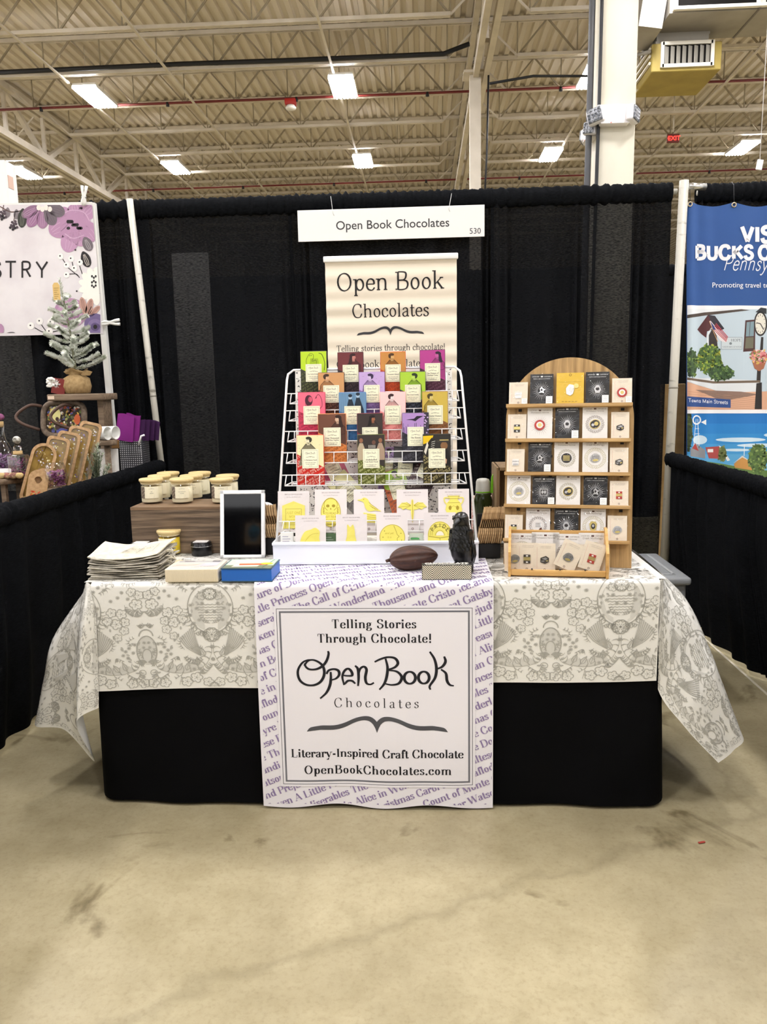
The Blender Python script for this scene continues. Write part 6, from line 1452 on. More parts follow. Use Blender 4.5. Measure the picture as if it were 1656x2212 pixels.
mb = MB().box((0, d/2, h/2), (w, d, h), bev=.002)
for k in range(46): mb.box((-w/2+w*(k+.5)/46, -.0003, h/2), (w/46*.5, .0012, h-.004))
mb.build('box', CRE, t)
P = Print()
P.add(rect(-w*.44, d*.08, w*.44, d*.95), '#d8cfc4', 1); P.add([[(-w*.44, d*.3), (w*.0, d*.36), (w*.1, d*.6), (-w*.4, d*.7)]], '#e0c7b8', 2); P.add([[(w*.05, d*.3), (w*.42, d*.35), (w*.42, d*.78), (w*.12, d*.62)]], '#c9c6ca', 2); P.add(rect(-w*.4, d*.76, w*.44, d*.93), '#b4b1ad', 2); P.add(rect(w*.25, d*.78, w*.4, d*.92), '#6f6d70', 3); P.add(rect(-w*.3, d*.8, -w*.1, d*.9), '#8b8584', 3)
P.add(ribbon([(-w*.38, d*.42), (w*.02, d*.46), (w*.14, d*.64)], .0015), '#c98f83', 3); P.add(move(text('a story in chocolate', .009, 'bold', n=2), w*.18, d*.22, .2), '#8a7c70', 3)
P.build('printed_lid_pattern', lambda a, b, l: (a, b, h+.0002+l), t); MB().box((0, d*.52, h+.0022), (w*.98, d*.95, .0012)).build('clear_lid', GLOSSFILM, t)
t, w, d = flatbox(((477, 1257), (588, 1257), (607, 1222)), 0, 'gift_box', 'bright blue box with a green and red printed lid', None, None, None, 'boxes at the table front')
h = AY(530, 1226, AZ(530, 1257, TZ).y).z-TZ-.003; d = .128; BLU = mat('cobalt_card', '#2263b8', .45)
MB().box((0, d/2, h/2), (w-.004, d-.004, h-.004), bev=.001, seg=1).build('box', BLU, t); LD = MB().box((0, d/2, h-.0015), (w, d, .003), bev=.0008, seg=1).build('lid', mat('lid_navy', '#2b4a58', .4), t); MB().box((0, d/2, .0015), (w, d, .003), bev=.0008, seg=1).build('base_board', mat('lid_navy', '#2b4a58', .4), t)
P = Print(); P.add(rect(-w*.47, d*.03, w*.47, d*.34), '#6d7358', 1); P.add(rect(-w*.47, d*.34, w*.47, d*.97), '#b5dcb3', 1); P.add(rect(-w*.34, d*.66, w*.2, d*.92), '#e4efdc', 2); P.add([[(-w*.32, d*.16), (w*.18, d*.2), (w*.22, d*.46), (-w*.28, d*.42)]], '#e9dcc0', 2); P.add([[(-w*.2, d*.32), (w*.36, d*.36), (w*.34, d*.52), (-w*.22, d*.48)]], '#e2562f', 3); P.add([ellipse(w*.32, d*.5, w*.12, d*.1, 16)], '#efd42d', 4); P.add(ribbon([(w*.3, d*.04), (w*.4, d*.96)], .002), '#2b4a38', 3)
P.add(fitw(text('Our Stories', 1, 'bold', n=2), -w*.25, w*.12, d*.74), '#a9c9a4', 3)
P.build('printed_lid_pattern', lambda a, b, l: (a, b, h+.0001+l), LD)

# ---- white-framed screen
Mx, w, h = slab(475.5, 572, 1059, 1205, AZ(524, 1206, TZ).y, 11); t = thing('tablet_screen', 'white-framed dark screen standing upright on the table', 'screen', M=Mx)
fr = mat('screen_frame_white', '#f3f3f2', .35); mb = MB(); b = w*.082
for c, s in (((-w/2+b/2, h/2, -.006), (b, h, .014)), ((w/2-b/2, h/2, -.006), (b, h, .014)), ((0, b*.42, -.006), (w, b*.84, .014)), ((0, h-b/2, -.006), (w, b, .014))): mb.box(c, s, bev=.0015)
mb.build('screen_frame', fr, t); MB().box((0, h/2, -.006), (w-b, h-b, .004)).build('screen_glass', mat('black_screen', '#050506', .06, spec=.5, coat=.5), t)
mb = MB(); mb.box((0, h*.3, -.045), (w*.5, h*.62, .004), rot=Matrix.Rotation(-.42, 3, 'X')); mb.build('easel_stand', fr, t)

# ---- cacao pod
q0, q1 = AZ(893, 1236, RT), None; L_ = .162
PM = Matrix.Translation((q0.x, q0.y+.034, RT+.0405)) @ Matrix.Rotation(math.radians(8), 4, 'Z') @ Matrix.Rotation(math.radians(-4), 4, 'Y')
POD = mat('dried_pod', '#4a2a1c', .55, noise=('#2c170f', 30, 6, (1, 3, 3), .35, .7), bump=(45, .6, .003))
def podr(t): 
    x = (t-.5)*2; return .039*max(0, (1-abs(x)**2.3))**.62*(1.0-.12*x)
mb = MB(); nu, nv = 36, 60; vs = []
for i in range(nu+1):
    t = i/nu; r_ = podr(t)
    for j in range(nv):
        a = 2*PI*j/nv; k = 1+.055*math.cos(10*a)+.012*math.sin(5*a+9*t); vs.append(((t-.5)*L_, r_*k*math.cos(a), r_*k*math.sin(a)*.98))
mb.add(vs, [(i*nv+j, i*nv+(j+1) % nv, (i+1)*nv+(j+1) % nv, (i+1)*nv+j) for i in range(nu) for j in range(nv)], 0, True)
pd = tag(mb.build('cacao_pod', POD), 'dark brown dried cacao pod lying beside the black bird', 'cacao pod'); pd.matrix_basis = PM
MB().tube([(-L_/2+.003, 0, 0), (-L_/2-.005, 0, -.001), (-L_/2-.009, .001, -.003)], [.006, .005, .0055], 0, 10).build('stem', POD, pd)

# ---- chevron chocolate box
a, b = AZ(911, 1253, RT), AZ(1019, 1253, RT); w = (b-a).length; hC = AY(965, 1221, a.y).z-RT; dC = .03
t = thing('chocolate_box', 'small black and white zigzag box lettered CHOCOLATE', 'box', ((a.x+b.x)/2, a.y+dC/2, RT+.0008), 'boxes at the table front')
MB().box((0, 0, hC/2), (w, dC, hC), bev=.0012).build('box', mat('box_black', '#16140f', .45), t)
P = Print(); pz = w/2.4; n = 0; am = pz/2*.98
for k in range(-8, 16):
    y0 = k*.0066
    for s in range(5):
        x0 = -w/2+s*pz/2; x1 = x0+pz/2; up = (s % 2 == 1); ya, yb_ = (y0, y0+.0275) if not up else (y0+.0275, y0)
        if s % 2 == 0: ya, yb_ = y0+am, y0
        else: ya, yb_ = y0, y0+am
        q = clip([(x0, ya), (x1, yb_), (x1, yb_+.0036), (x0, ya+.0036)], -w/2+.0015, .0015, w/2-.0015, hC-.0015)
        if q: P.add([q], '#e8e2cf')
P.build('zigzag_pattern', lambda a, b, l: (a, -dC/2-.0002-l, b), t)
P = Print(); P.add(fitw(btext('CHOCOLATE', 1, bold=.03), -w*.44, w*.44, -dC*.02, 1.05), '#f0ece0'); P.add(fitw(btext('CRAFT CHOCOLATE BAR', 1, bold=.02), -w*.42, w*.42, -dC*.42, 1.3), '#d9d4c4')
P.build('lettering', lambda a, b, l: (a, b, hC+.0002+l), t)

# ---- black bird figurine
q = AY(996, 1213, -2.105); rv = thing('bird_statue', 'glossy black raven figurine standing behind the zigzag chocolate box', 'figurine', M=Matrix.Translation((q.x+.002, -2.145, RT+.0008)) @ Matrix.Rotation(math.radians(-28), 4, 'Z'))
BK = mat('black_resin', '#0d0d0e', .32, spec=.6, bump=(60, .25, .002))
H_ = AY(996, 1106, -2.15).z-RT; S = H_/.165
def body(u, v):
    return None
prof = [ # z, centre y, half width x, half depth y
 (.020, .004, .018, .020), (.030, .002, .024, .024), (.045, -.002, .029, .028), (.065, -.006, .0315, .031), (.085, -.009, .032, .031), (.100, -.009, .030, .029), (.112, -.007, .0265, .025), (.122, -.006, .0225, .022), (.130, -.006, .0205, .021), (.140, -.008, .0205, .0225), (.150, -.009, .0195, .022), (.158, -.008, .016, .018), (.163, -.007, .010, .011), (.165, -.007, .003, .003)]
mb = MB(); N_ = 40; vs = []
fine = []
for i in range(len(prof)-1):
    for k in range(4): f = k/4; fine.append(tuple(prof[i][j]+(prof[i+1][j]-prof[i][j])*f for j in range(4)))
fine.append(prof[-1])
for z, cy_, rx_, ry_ in fine:
    for j in range(N_):
        a = 2*PI*j/N_; vs.append((rx_*math.cos(a)*S, (cy_+ry_*math.sin(a))*S, z*S))
mb.add(vs, [(i*N_+j, i*N_+(j+1) % N_, (i+1)*N_+(j+1) % N_, (i+1)*N_+j) for i in range(len(fine)-1) for j in range(N_)]+[tuple(range(N_-1, -1, -1))], 0, True)
bd = mb.build('body', BK, rv)
def sc(p): return Vector(p)*S
# beak, brow
mb = MB(); bk = [(.0, -.026, .146, .010), (.0, -.034, .1435, .0085), (.0, -.041, .1395, .006), (.0, -.046, .134, .0032), (.0, -.047, .129, .001)]
mb.tube([sc(p[:3]) for p in bk], [p[3]*S for p in bk], 0, 12); mb.build('beak', BK, rv)
for s in (-1, 1):
    MB().tube([sc((s*.010, -.029, .1515)), sc((s*.016, -.021, .153)), sc((s*.019, -.010, .151))], [.0022*S, .0036*S, .002*S], 0, 8).build('brow', BK, rv)
    MB().sphere(sc((s*.0165, -.021, .1475)), .0036*S, 0, 10).build('eye', BK, rv)
    # wing folded along the side
    W_ = [(.118, -.006, .016), (.105, -.004, .022), (.085, .000, .0245), (.062, .006, .022), (.04, .013, .016), (.02, .022, .009), (.008, .028, .003)]
    mb = MB(); vs = []; K = 14
    for z, cy_, hh in W_:
        for j in range(K):
            a = 2*PI*j/K; vs.append(sc((s*(.0245-.12*max(0, .06-z)*1.2+.0065*math.cos(a)), cy_*.8-.004+hh*.9*math.sin(a), z)))
    mb.add(vs, [(i*K+j, i*K+(j+1) % K, (i+1)*K+(j+1) % K, (i+1)*K+j) for i in range(len(W_)-1) for j in range(K)]+[tuple(range(K)), tuple(range(len(vs)-K, len(vs)))], 0, True)
    for k in range(3):
        y = -.012+.008*k; mb.tube([sc((s*.0345, y, .09-.006*k)), sc((s*.033, y+.008, .06-.006*k)), sc((s*.026, y+.013, .032-.004*k))], [.002*S, .0025*S, .001*S], 0, 6)
    mb.build('wing', BK, rv)
    mb = MB()
    for k in (-1, 0, 1): mb.tube([sc((s*.011, -.008, .026)), sc((s*.011+k*.006, -.024, .021)), sc((s*.011+k*.008, -.032, .013))], [.005*S, .0045*S, .002*S], 0, 8)
    mb.build('foot', BK, rv)
mb = MB()
for row in range(6):
    z = .125-.011*row; 
    pz = [p for p in fine if p[0] <= z][-1]
    for k in range(9):
        a = -PI/2+(k-4+.5*(row % 2))*.36; x, y = pz[2]*math.cos(a), pz[1]+pz[3]*math.sin(a); nrm = Vector((math.cos(a), math.sin(a), 0)); tg = Vector((-math.sin(a), math.cos(a), 0)); c = Vector((x, y, z))+nrm*.0006
        pts = [c+tg*.0045+Vector((0, 0, .006)), c-tg*.0045+Vector((0, 0, .006)), c-tg*.005, c-tg*.003-Vector((0, 0, .005))+nrm*.0014, c-Vector((0, 0, .008))+nrm*.0016, c+tg*.003-Vector((0, 0, .005))+nrm*.0014, c+tg*.005]
        mb.add([p*S for p in pts], [(0, 1, 2, 3, 4, 5, 6)])
mb.build('breast_feather_pattern', BK, bd)
mb = MB(); mb.box(sc((0, .028, .03)), (.026*S, .010*S, .06*S), rot=Matrix.Rotation(.35, 3, 'X'), bev=.003); mb.build('tail', BK, rv)
mb = MB(); mb.lathe([(.022*S, 0), (.026*S, .004*S), (.025*S, .012*S), (.019*S, .019*S), (.010*S, .022*S)], (0, -.004*S, 0), n=26, f=lambda p, a: Vector((p.x*(1.15+.12*math.sin(3*a)), p.y*(1+.1*math.cos(4*a)), p.z)))
mb.tube([sc((-.034, -.016, .012)), sc((-.02, -.02, .015)), sc((.02, -.016, .013)), sc((.03, -.01, .012))], .009*S, 0, 10); mb.build('perch_base', BK, rv)

# ---- bottle
q = AZ(1047, 1176, TZ); bx, by = AY(1047, 1090, -1.80).x, -1.72
bo = thing('water_bottle', 'dark green water bottle with white cap and lime strap', 'bottle', (bx-.001, by, TZ+.001))
zc0, zc1 = AY(1047, 1064, by).z-TZ, AY(1047, 1034, by).z-TZ
R_ = .034
MB().lathe([(.028, 0), (R_, .004), (R_+.001, .02), (R_, zc0-.045), (R_+.001, zc0-.03), (.028, zc0-.006), (.026, zc0)], n=36).build('body', mat('green_bottle', '#33401b', .12, trans=.25, spec=.6), bo)
cp = MB().lathe([(.027, zc0-.002), (.0275, zc0), (.027, zc0+.018), (.0265, zc0+.02), (.026, zc1-.012), (.022, zc1-.003), (.014, zc1), (.004, zc1+.0005)], n=36).build('cap', mat('cap_white', '#d9d9cf', .4), bo)
LIME = mat('lime_silicone', '#7cc31f', .45)
mb = MB(); mb.prism([(a*.009, b*.036+.0) for a, b in ((-1, -.9), (1, -1), (1.5, .6), (1.2, .95), (.2, 1), (-.5, .7))], -.006, .006, axes=((.035, 0, zc0+.032), (1, 0, .18), (0, 0, 1), (0, 1, 0))); mb.lathe([(.0275, zc0+.0), (.0285, zc0+.001), (.0285, zc0+.004), (.0275, zc0+.005)], n=30); mb.build('strap', LIME, bo)
# ---- rose print bag behind the bottle
SPK = mat('rose_print_paper', '#c46a6a', .7, noise=('#efe6df', 95, 3, (1, 1, 1), .42, .56))
a, b = AY(1019, 1074, -1.62), AY(1078, 1180, -1.62)
t = thing('gift_bag', 'small red and white flower-print bag behind the green bottle', 'bag', ((a.x+b.x)/2, -1.61, TZ+.001)); hb_ = a.z-TZ
MB().box((0, 0, hb_/2), (b.x-a.x, .07, hb_), bev=.004).build('paper_bag', SPK, t)
# ---- kraft bags packed on edge in a black holder
KR = mat('kraft_paper', '#c2a174', .75, noise=('#a5845a', 25, 4, (1, 1, 4), .35, .7)); 
def kraft(x0, x1, y, n, ytop, ybot, who, slant):
    a, b = AY(x0, ytop, y), AY(x1, ytop, y); zt2, zb2 = a.z, AY(x0, ybot, y).z
    W_ = b.x-a.x; t0 = thing('bag_holder', 'black holder under the row of kraft bags, %s' % who, 'holder', ((a.x+b.x)/2, y+.03, TZ+.001)); 
    MB().box((0, 0, (zb2-TZ)/2+.004), (W_*.96, .075, zb2-TZ+.004), bev=.004).build('tray', mat('holder_black', '#0d0d0e', .6), t0)
    MB().box((0, .02, (zt2+zb2)/2-TZ-.01), (W_*.8, .03, (zt2-zb2)*.7)).build('divider', mat('holder_black', '#0d0d0e', .6), t0)
    ords = ('first', 'second', 'third', 'fourth', 'fifth', 'sixth', 'seventh', 'eighth', 'ninth', 'tenth', 'eleventh', 'twelfth')
    H = zt2-zb2
    for k in range(n):
        r = random.Random(k*3+int(x0)); x = a.x+W_*(k+.5)/n; dxs = slant*(.6-.3*k/n)
        t = thing('kraft_bag', '%s kraft paper bag along the row, %s' % (ords[k], who), 'paper bag', (x, y, zb2+.004), 'kraft bags %s' % who)
        j = r.uniform(-.003, .003); th = .0035
        # lower loop: a rounded fold facing the viewer
        pts = [(.0, .02, .002), (.0, -.006+j, .004), (.002, -.016+j, .016), (.004, -.019+j, .036), (.006, -.014+j, H*.40), (.008, .0, H*.43)]
        mb = MB(); V = []
        for p in pts:
            for s in (-1, 1): V.append((dxs*p[2]+s*W_/n*.37, p[1], p[2]))
        mb.add(V, [(2*i, 2*i+1, 2*i+3, 2*i+2) for i in range(len(pts)-1)], 0, True)
        mb.add([(v[0], v[1]+.03, v[2]) for v in V], [(2*i, 2*i+2, 2*i+3, 2*i+1) for i in range(len(pts)-1)], 0, True)
        m_ = len(pts)*2
        mb.add(V+[(v[0], v[1]+.03, v[2]) for v in V], [(2*i, 2*i+2, m_+2*i+2, m_+2*i) for i in range(len(pts)-1)]+[(2*i+1, m_+2*i+1, m_+2*i+3, 2*i+3) for i in range(len(pts)-1)], 0, False)
        mb.build('folded_body', KR, t)
        up = MB(); ptsu = [(0, .006, H*.44), (0, .004, H*.62), (0, -.006+j, H*.68), (0, -.004+j, H*.84), (0, .004, H*(.96+.04*r.random()))]
        V = []
        for i, p in enumerate(ptsu):
            for s in (-1, 1): V.append((dxs*p[2]*1.15+s*(.0012 if i < 2 else W_/n*.43), p[1], p[2]))
        up.add(V+[(v[0], v[1]+.02, v[2]) for v in V], [(2*i, 2*i+1, 2*i+3, 2*i+2) for i in range(4)]+[(2*i, 2*i+2, 12-2+2*i+2, 10+2*i) for i in range(4)]+[(2*i+1, 10+2*i+1, 10+2*i+3, 2*i+3) for i in range(4)], 0, False)
        up.build('open_top', KR, t)
kraft(1026, 1082, -1.935, 12, 1097, 1178, 'beside the green bottle', .35)
kraft(566, 602, -1.84, 8, 1092, 1166, 'between the screen and the wire rack', -.30)
# white rounded thing behind the screen
q = AY(574, 1098, -1.70); t = thing('plastic_scoop', 'white rounded plastic lid showing beside the dark screen', 'lid', (q.x, -1.70, q.z-.022))
MB().lathe([(.001, -.004), (.04, -.004), (.042, 0), (.04, .006), (.001, .007)], n=32).build('disc', mat('white_plastic', '#f1f1ec', .35), t); t.matrix_basis = Matrix.Translation((q.x, -1.70, q.z-.018)) @ Matrix.Rotation(PI/2, 4, 'X')
MB().tube([(0, -.03, 0), (0, -(q.z-.018-TZ), .0)], .006, 0, 8).build('stand', mat('white_plastic', '#f1f1ec', .35), t)
# small wrapped samples in front of the tin
r = random.Random(2)
for k, (px, py, c, lab) in enumerate(((386, 1218, '#e8d9a0', 'small yellowish wrapped sample in front of the yellow candle'), (404, 1213, '#dcdcd8', 'small white wrapped sample between the candle and the tin'), (420, 1217, '#efeee9', 'small clear wrapped sample in front of the black tin'), (399, 1222, '#cfcbc0', 'small grey wrapped sample beside the cream box'))):
    q = AZ(px, py, TZ); t = thing('wrapped_sample', lab, 'sample', (q.x, q.y+.006, TZ+.001), 'wrapped samples by the cream box')
    MB().box((0, 0, .005), (.024, .016, .010), rot=Matrix.Rotation(.4*k, 3, 'Z'), bev=.003).build('sweet', mat('sweet_'+c.lstrip('#'), c, .3), t)
    mb = MB(); mb.add([(-.012, 0, .005), (-.02, -.008, .008), (-.02, .008, .007)], [(0, 1, 2)]); mb.add([(.012, 0, .005), (.02, .008, .008), (.02, -.008, .007)], [(0, 1, 2)]); mb.build('wrapper_pleat', GLOSSFILM, t)
# ================================================================== NEIGHBOURING BOOTHS
# ---- blue travel banner, right
YT = -.02
KN = list(range(1481, 1541, 3))+list(range(1541, 1829, 7))
def fold0(px):
    k = max(0, 1-(px-1480)/40); return .016*math.sin((px-1480)*.16)*math.exp(-(px-1480)/28)+.006*math.sin(px*.06)+.004*math.sin(px*.03)
def fold(px, py):
    px = max(KN[0], min(KN[-1]-.01, px)); i = max(k for k in range(len(KN)-1) if KN[k] <= px); f = (px-KN[i])/(KN[i+1]-KN[i])
    return fold0(KN[i])*(1-f)+fold0(KN[i+1])*f
def TB(px, py, l=0): p = AY(px, py, YT); p.y += -fold(px, py)-l; return p
TX0, TX1 = 1481, 1822
def tlx(py): return 1485-(py-440)*.008
def topy(px):
    k = ((px-1487)/97) % 1; return 437+9*math.sin(PI*k)**1.0*(1 if px < 1800 else 0)
t = thing('travel_banner', 'blue fabric travel banner with town photographs hanging on the right booth curtain', 'banner', (0, 0, 0))
def bg(u, v):
    px = KN[int(round(u*(len(KN)-1)))]; y0 = topy(px); py = y0+(1062-y0)*v; return TB(px, py)
MB().grid(bg, len(KN)-1, 40).build('banner_fabric', mat('banner_blue', '#26508f', .6), t)
P = Print(); A = lambda q, c, l=1: P.add(q, c, l)
def gridrect(x0, y0, x1, y1, n=14, m=4): return [rect(x0+(x1-x0)*i/n, y0+(y1-y0)*j/m, x0+(x1-x0)*(i+1)/n, y0+(y1-y0)*(j+1)/m) for i in range(n) for j in range(m)]
BXT = (1482, 430, 1820, 1060)
A(gridrect(1482, 660, 1820, 668), '#f1f1f4'); A(gridrect(1482, 668, 1820, 885, 20, 6), '#c3d3dd')
# town photograph
A([[(1482, 680), (1560, 672), (1620, 668), (1482, 668)]], '#e8ecef', 2); A([[(1482, 681), (1520, 675), (1600, 668), (1620, 670), (1520, 682), (1482, 688)]], '#4b4038', 3)
A([[(1505, 712), (1528, 680), (1548, 690), (1538, 712), (1526, 716), (1524, 730), (1514, 722)]], '#4d2326', 4); A([[(1528, 680), (1544, 682), (1564, 710), (1556, 714), (1540, 704)]], '#2c2a33', 5)
A([[(1530, 750), (1530, 724), (1538, 710), (1547, 716), (1550, 750)]], '#2f2624', 3); A(ribbon(crom([(1528, 752), (1528, 724), (1538, 708), (1550, 716)], 4), 3), '#e6e9ea', 4)
A([[(1531, 694), (1534, 693), (1572, 735), (1566, 740), (1556, 736), (1546, 722)]], '#e9dfe0', 6)
for k in range(5): A(ribbon([(1540+k*1.5, 710-k*3), (1568+k*.8, 738-k*2.4)], 1.5), '#b23a46', 7)
A([[(1533, 694), (1541, 703), (1546, 712), (1540, 712)]], '#2c3a74', 8); A(ribbon([(1531, 694), (1550, 738)], 1.2), '#c79a6a', 7)
A(rect(1557, 728, 1602, 755), '#cfd9dd', 3)
for a in ((1557, 728, 1602, 729), (1557, 754, 1602, 755), (1557, 728, 1558, 755), (1601, 728, 1602, 755)): A(rect(*a), '#8c98a0', 4)
def ptext(s, style, x0, x1, yb, sy=1.0, track=0., ob=0., sans=None):
    q = btext(s, 1, bold=sans) if sans is not None else text(s, 1, style, track=track, oblique=ob)
    a, b, c, d = bounds(q); k = (x1-x0)/(b-a); return [[(x0+(x-a)*k, yb-y*k*sy) for x, y in p] for p in q]
A(ptext('HOPE', 'bodoni', 1578, 1600, 738), '#5c666e', 5); A(ptext('VISITORS CENTER', 'bodoni', 1560, 1600, 751), '#5c666e', 5); A([ellipse(1577, 742, 3, 3, 8)], '#7c868c', 5)
A([[(1609, 692), (1632, 690), (1631, 758), (1604, 760)]], '#4a2d2b', 3); A([[(1612, 696), (1629, 694), (1628, 726), (1610, 727)]], '#7f98a0', 4); A([[(1610, 729), (1628, 728), (1627, 752), (1608, 753)]], '#6c6a58', 4); A(ribbon([(1620, 695), (1618, 726)], 1), '#4a2d2b', 5)
# street clock on a post
A(ribbon([(1647, 728), (1645, 760), (1640, 800), (1636, 880)], lambda d, t: 5+5*t), '#2b2725', 4); A([ellipse(1643, 699, 14.5, 27, 24)], '#2b2725', 5); A([ellipse(1643, 699, 11.5, 23, 24)], '#e6e2d4', 6); A([[(1632, 674), (1644, 664), (1656, 666), (1656, 678)]], '#2f3438', 5)
A(ribbon([(1643, 699), (1634, 697)], 2), '#3a3634', 7); A(ribbon([(1643, 699), (1650, 712)], 2), '#3a3634', 7)
for k in range(12): a = PI*k/6; A(ribbon([(1643+8.5*math.cos(a), 699+17*math.sin(a)), (1643+10.5*math.cos(a), 699+21*math.sin(a))], 1.2), '#4c4744', 7)
r = random.Random(5)
def blob(cx, cy, rx, ry, n, cols, l, s=3.5):
    A([ellipse(cx, cy, rx*.93, ry*.9, 18)], cols[0], l)
    for k in range(n):
        a = r.uniform(0, 2*PI); q = math.sqrt(r.random()); x, y = cx+rx*q*math.cos(a), cy+ry*q*math.sin(a); e = r.uniform(.5, 1.2)*s; th = r.uniform(0, 3)
        A([clip(ellipse(x, y, e, e*.6, 6, rot=th), *BXT)], r.choice(cols), l+1)
blob(1492, 785, 14, 32, 70, ['#3f5734', '#5d7a3c', '#2c3b2a', '#7f9a45'], 6); blob(1531, 776, 29, 34, 190, ['#4d6a33', '#8ea63c', '#b8bd4c', '#37502c', '#6b8a38'], 6); blob(1556, 806, 30, 18, 100, ['#39532f', '#55753c', '#2c4028', '#6f8d4d'], 8)
A([[(1482, 816), (1560, 818), (1642, 822), (1642, 846), (1560, 848), (1482, 824)]], '#dfe3e6', 8); A(ribbon([(1482, 818), (1540, 826), (1642, 824)], 5), '#6d5c4c', 9)
A([[(1482, 825), (1560, 848), (1642, 846), (1820, 838), (1820, 885), (1482, 885)]], '#d9a98b', 8); A([[(1500, 842), (1600, 846), (1640, 852), (1560, 866)]], '#8d7264', 9)
for k in range(9): A(ribbon([(1484, 846+k*5), (1640, 860+k*4)], .8), '#b98a70', 9)
blob(1640, 770, 20, 16, 90, ['#d98a8a', '#e9c06a', '#c65a62', '#7f8f4a', '#efd6c8'], 10, 3); A([[(1624, 780), (1656, 778), (1650, 796), (1640, 802), (1630, 796)]], '#a4674a', 10)
A([[(1634, 828), (1646, 826), (1646, 884), (1630, 884)]], '#241f1e', 11)
A([[(1660, 668), (1820, 668), (1820, 838), (1660, 838)]], '#b9c6cc', 3); A(rect(1690, 700, 1740, 800), '#6b5a50', 4); blob(1780, 800, 35, 30, 60, ['#4d6a33', '#6b8a38'], 5)
A([[(1480, 856), (1577, 863), (1577, 881), (1480, 878)]], '#2a4a86', 12); A([[(p[0], p[1]+(p[0]-1482)*.055) for p in q] for q in ptext('Towns Main Streets', 'sans', 1484, 1571, 868)], '#f3f3f6', 13)
A(gridrect(1482, 885, 1820, 893), '#f1f1f4', 14)
# farm photograph
for k in range(8): A(gridrect(1482, 893+k*22, 1820, 893+(k+1)*22, 16, 1), ['#1c74bf', '#2480c8', '#318bcd', '#4398d2', '#58a6d8', '#74b6df', '#93c7e6', '#a9d2ea'][k], 2)
for x, y, rx, ry in ((1600, 950, 55, 5), (1640, 962, 50, 4), (1510, 950, 16, 10), (1700, 940, 50, 7), (1590, 972, 30, 3)): A([clip(ellipse(x, y, rx, ry, 16), *BXT)], '#cfe4f1', 3)
blob(1484, 930, 9, 44, 60, ['#3c4a2c', '#56683a', '#2c3822'], 4)
for s in (-1, 1): A(ribbon([(1504+s*2, 905), (1502+s*7, 968)], 1.3), '#e9eef2', 5)
for k in range(5): A(ribbon([(1500-k, 915+k*11), (1508+k, 915+k*11)], 1), '#e9eef2', 5)
A(ribbon(ellipse(1503, 907, 9, 9, 14), 3, True), '#f1f3f5', 6); A([[(1513, 912), (1524, 906), (1524, 918)]], '#eef2f4', 6)
A([[(1488, 970), (1500, 957), (1522, 972), (1522, 990), (1488, 985)]], '#8d8f94', 5); A([[(1492, 968), (1500, 957), (1508, 974)]], '#a83a38', 6); A([[(1522, 966), (1556, 964), (1572, 992), (1530, 990)]], '#a64643', 5); A([[(1552, 962), (1558, 965), (1576, 994), (1570, 996)]], '#e6e6e4', 6); A(rect(1527, 970, 1540, 977), '#e9e9e6', 6)
blob(1560, 980, 9, 18, 30, ['#5d6a3a', '#7b824a'], 7); A([[(1584, 1002), (1602, 986), (1624, 1000), (1624, 1016), (1586, 1010)]], '#c58f4c', 7); A([[(1582, 1001), (1602, 984), (1626, 1000), (1602, 988)]], '#d9d4cc', 8); A(ribbon([(1607, 960), (1606, 985)], 1.6), '#e9eef2', 5)
blob(1637, 990, 22, 34, 120, ['#4f6a36', '#6f8a45', '#3a5030', '#8aa05a'], 9); A([[(1482, 990), (1560, 1002), (1640, 1016), (1820, 1020), (1820, 1084), (1482, 1084)]], '#5d7a3f', 4)
A(ptext('VISIT', 'heavy', 1597, 1708, 522, 1.0), '#f2f1f5', 15); A(ptext('BUCKS COUNTY', 'heavy', 1500, 1802, 559, .98), '#f2f1f5', 15)
A(ptext('Pennsylvania', 'thin', 1563, 1742, 584, 1.35, ob=.35), '#f2f1f5', 16); A(ptext('Promoting travel to', 'sans', 1538, 1662, 621, 1.0, sans=.004), '#f2f1f5', 16)
cut = []
for p, k, l in P.q:
    xa, xb = min(a for a, b in p), max(a for a, b in p)
    for ka, kb in zip(KN, KN[1:]):
        if kb > xa and ka < xb:
            q = clip(p, max(ka, 1482), 430, min(kb, 1820), 1060)
            if q: cut.append((q, k, l))
P.q = cut
P.build('printed_pattern', lambda a, b, l: TB(a, b, .0007+l), t, step=.00013, rough=.6)
for px in (1487, 1584, 1681, 1778):
    p = TB(px, 443, .003); MB().tube([p+Vector((.011*math.cos(a), 0, .011*math.sin(a))) for a in [2*PI*i/16 for i in range(16)]], .0035, 0, 6, closed=True).build('grommet', mat('brass_ring', '#c9b99a', .3, metal=.9), t)
    MB().tube([p, p+Vector((0, .02, .11)), p+Vector((0, .05, .13))], .002, 0, 5).build('zip_tie', BLACK, t)
# cardboard standing behind the right pole
a, b = AY(1437, 820, .10), AY(1452, 1040, .10)
tag(MB().box(((a.x+b.x)/2+.03, .12, .68), (.13, .05, 1.30), rot=Matrix.Rotation(-.02, 3, 'Y'), bev=.003, seg=1).build('cardboard_sheet', wood('cardboard', '#b3925f', '#9c7c4c', 3, (1, 1, 6), .8, .05)), 'flattened brown cardboard standing behind the right pole', 'cardboard')
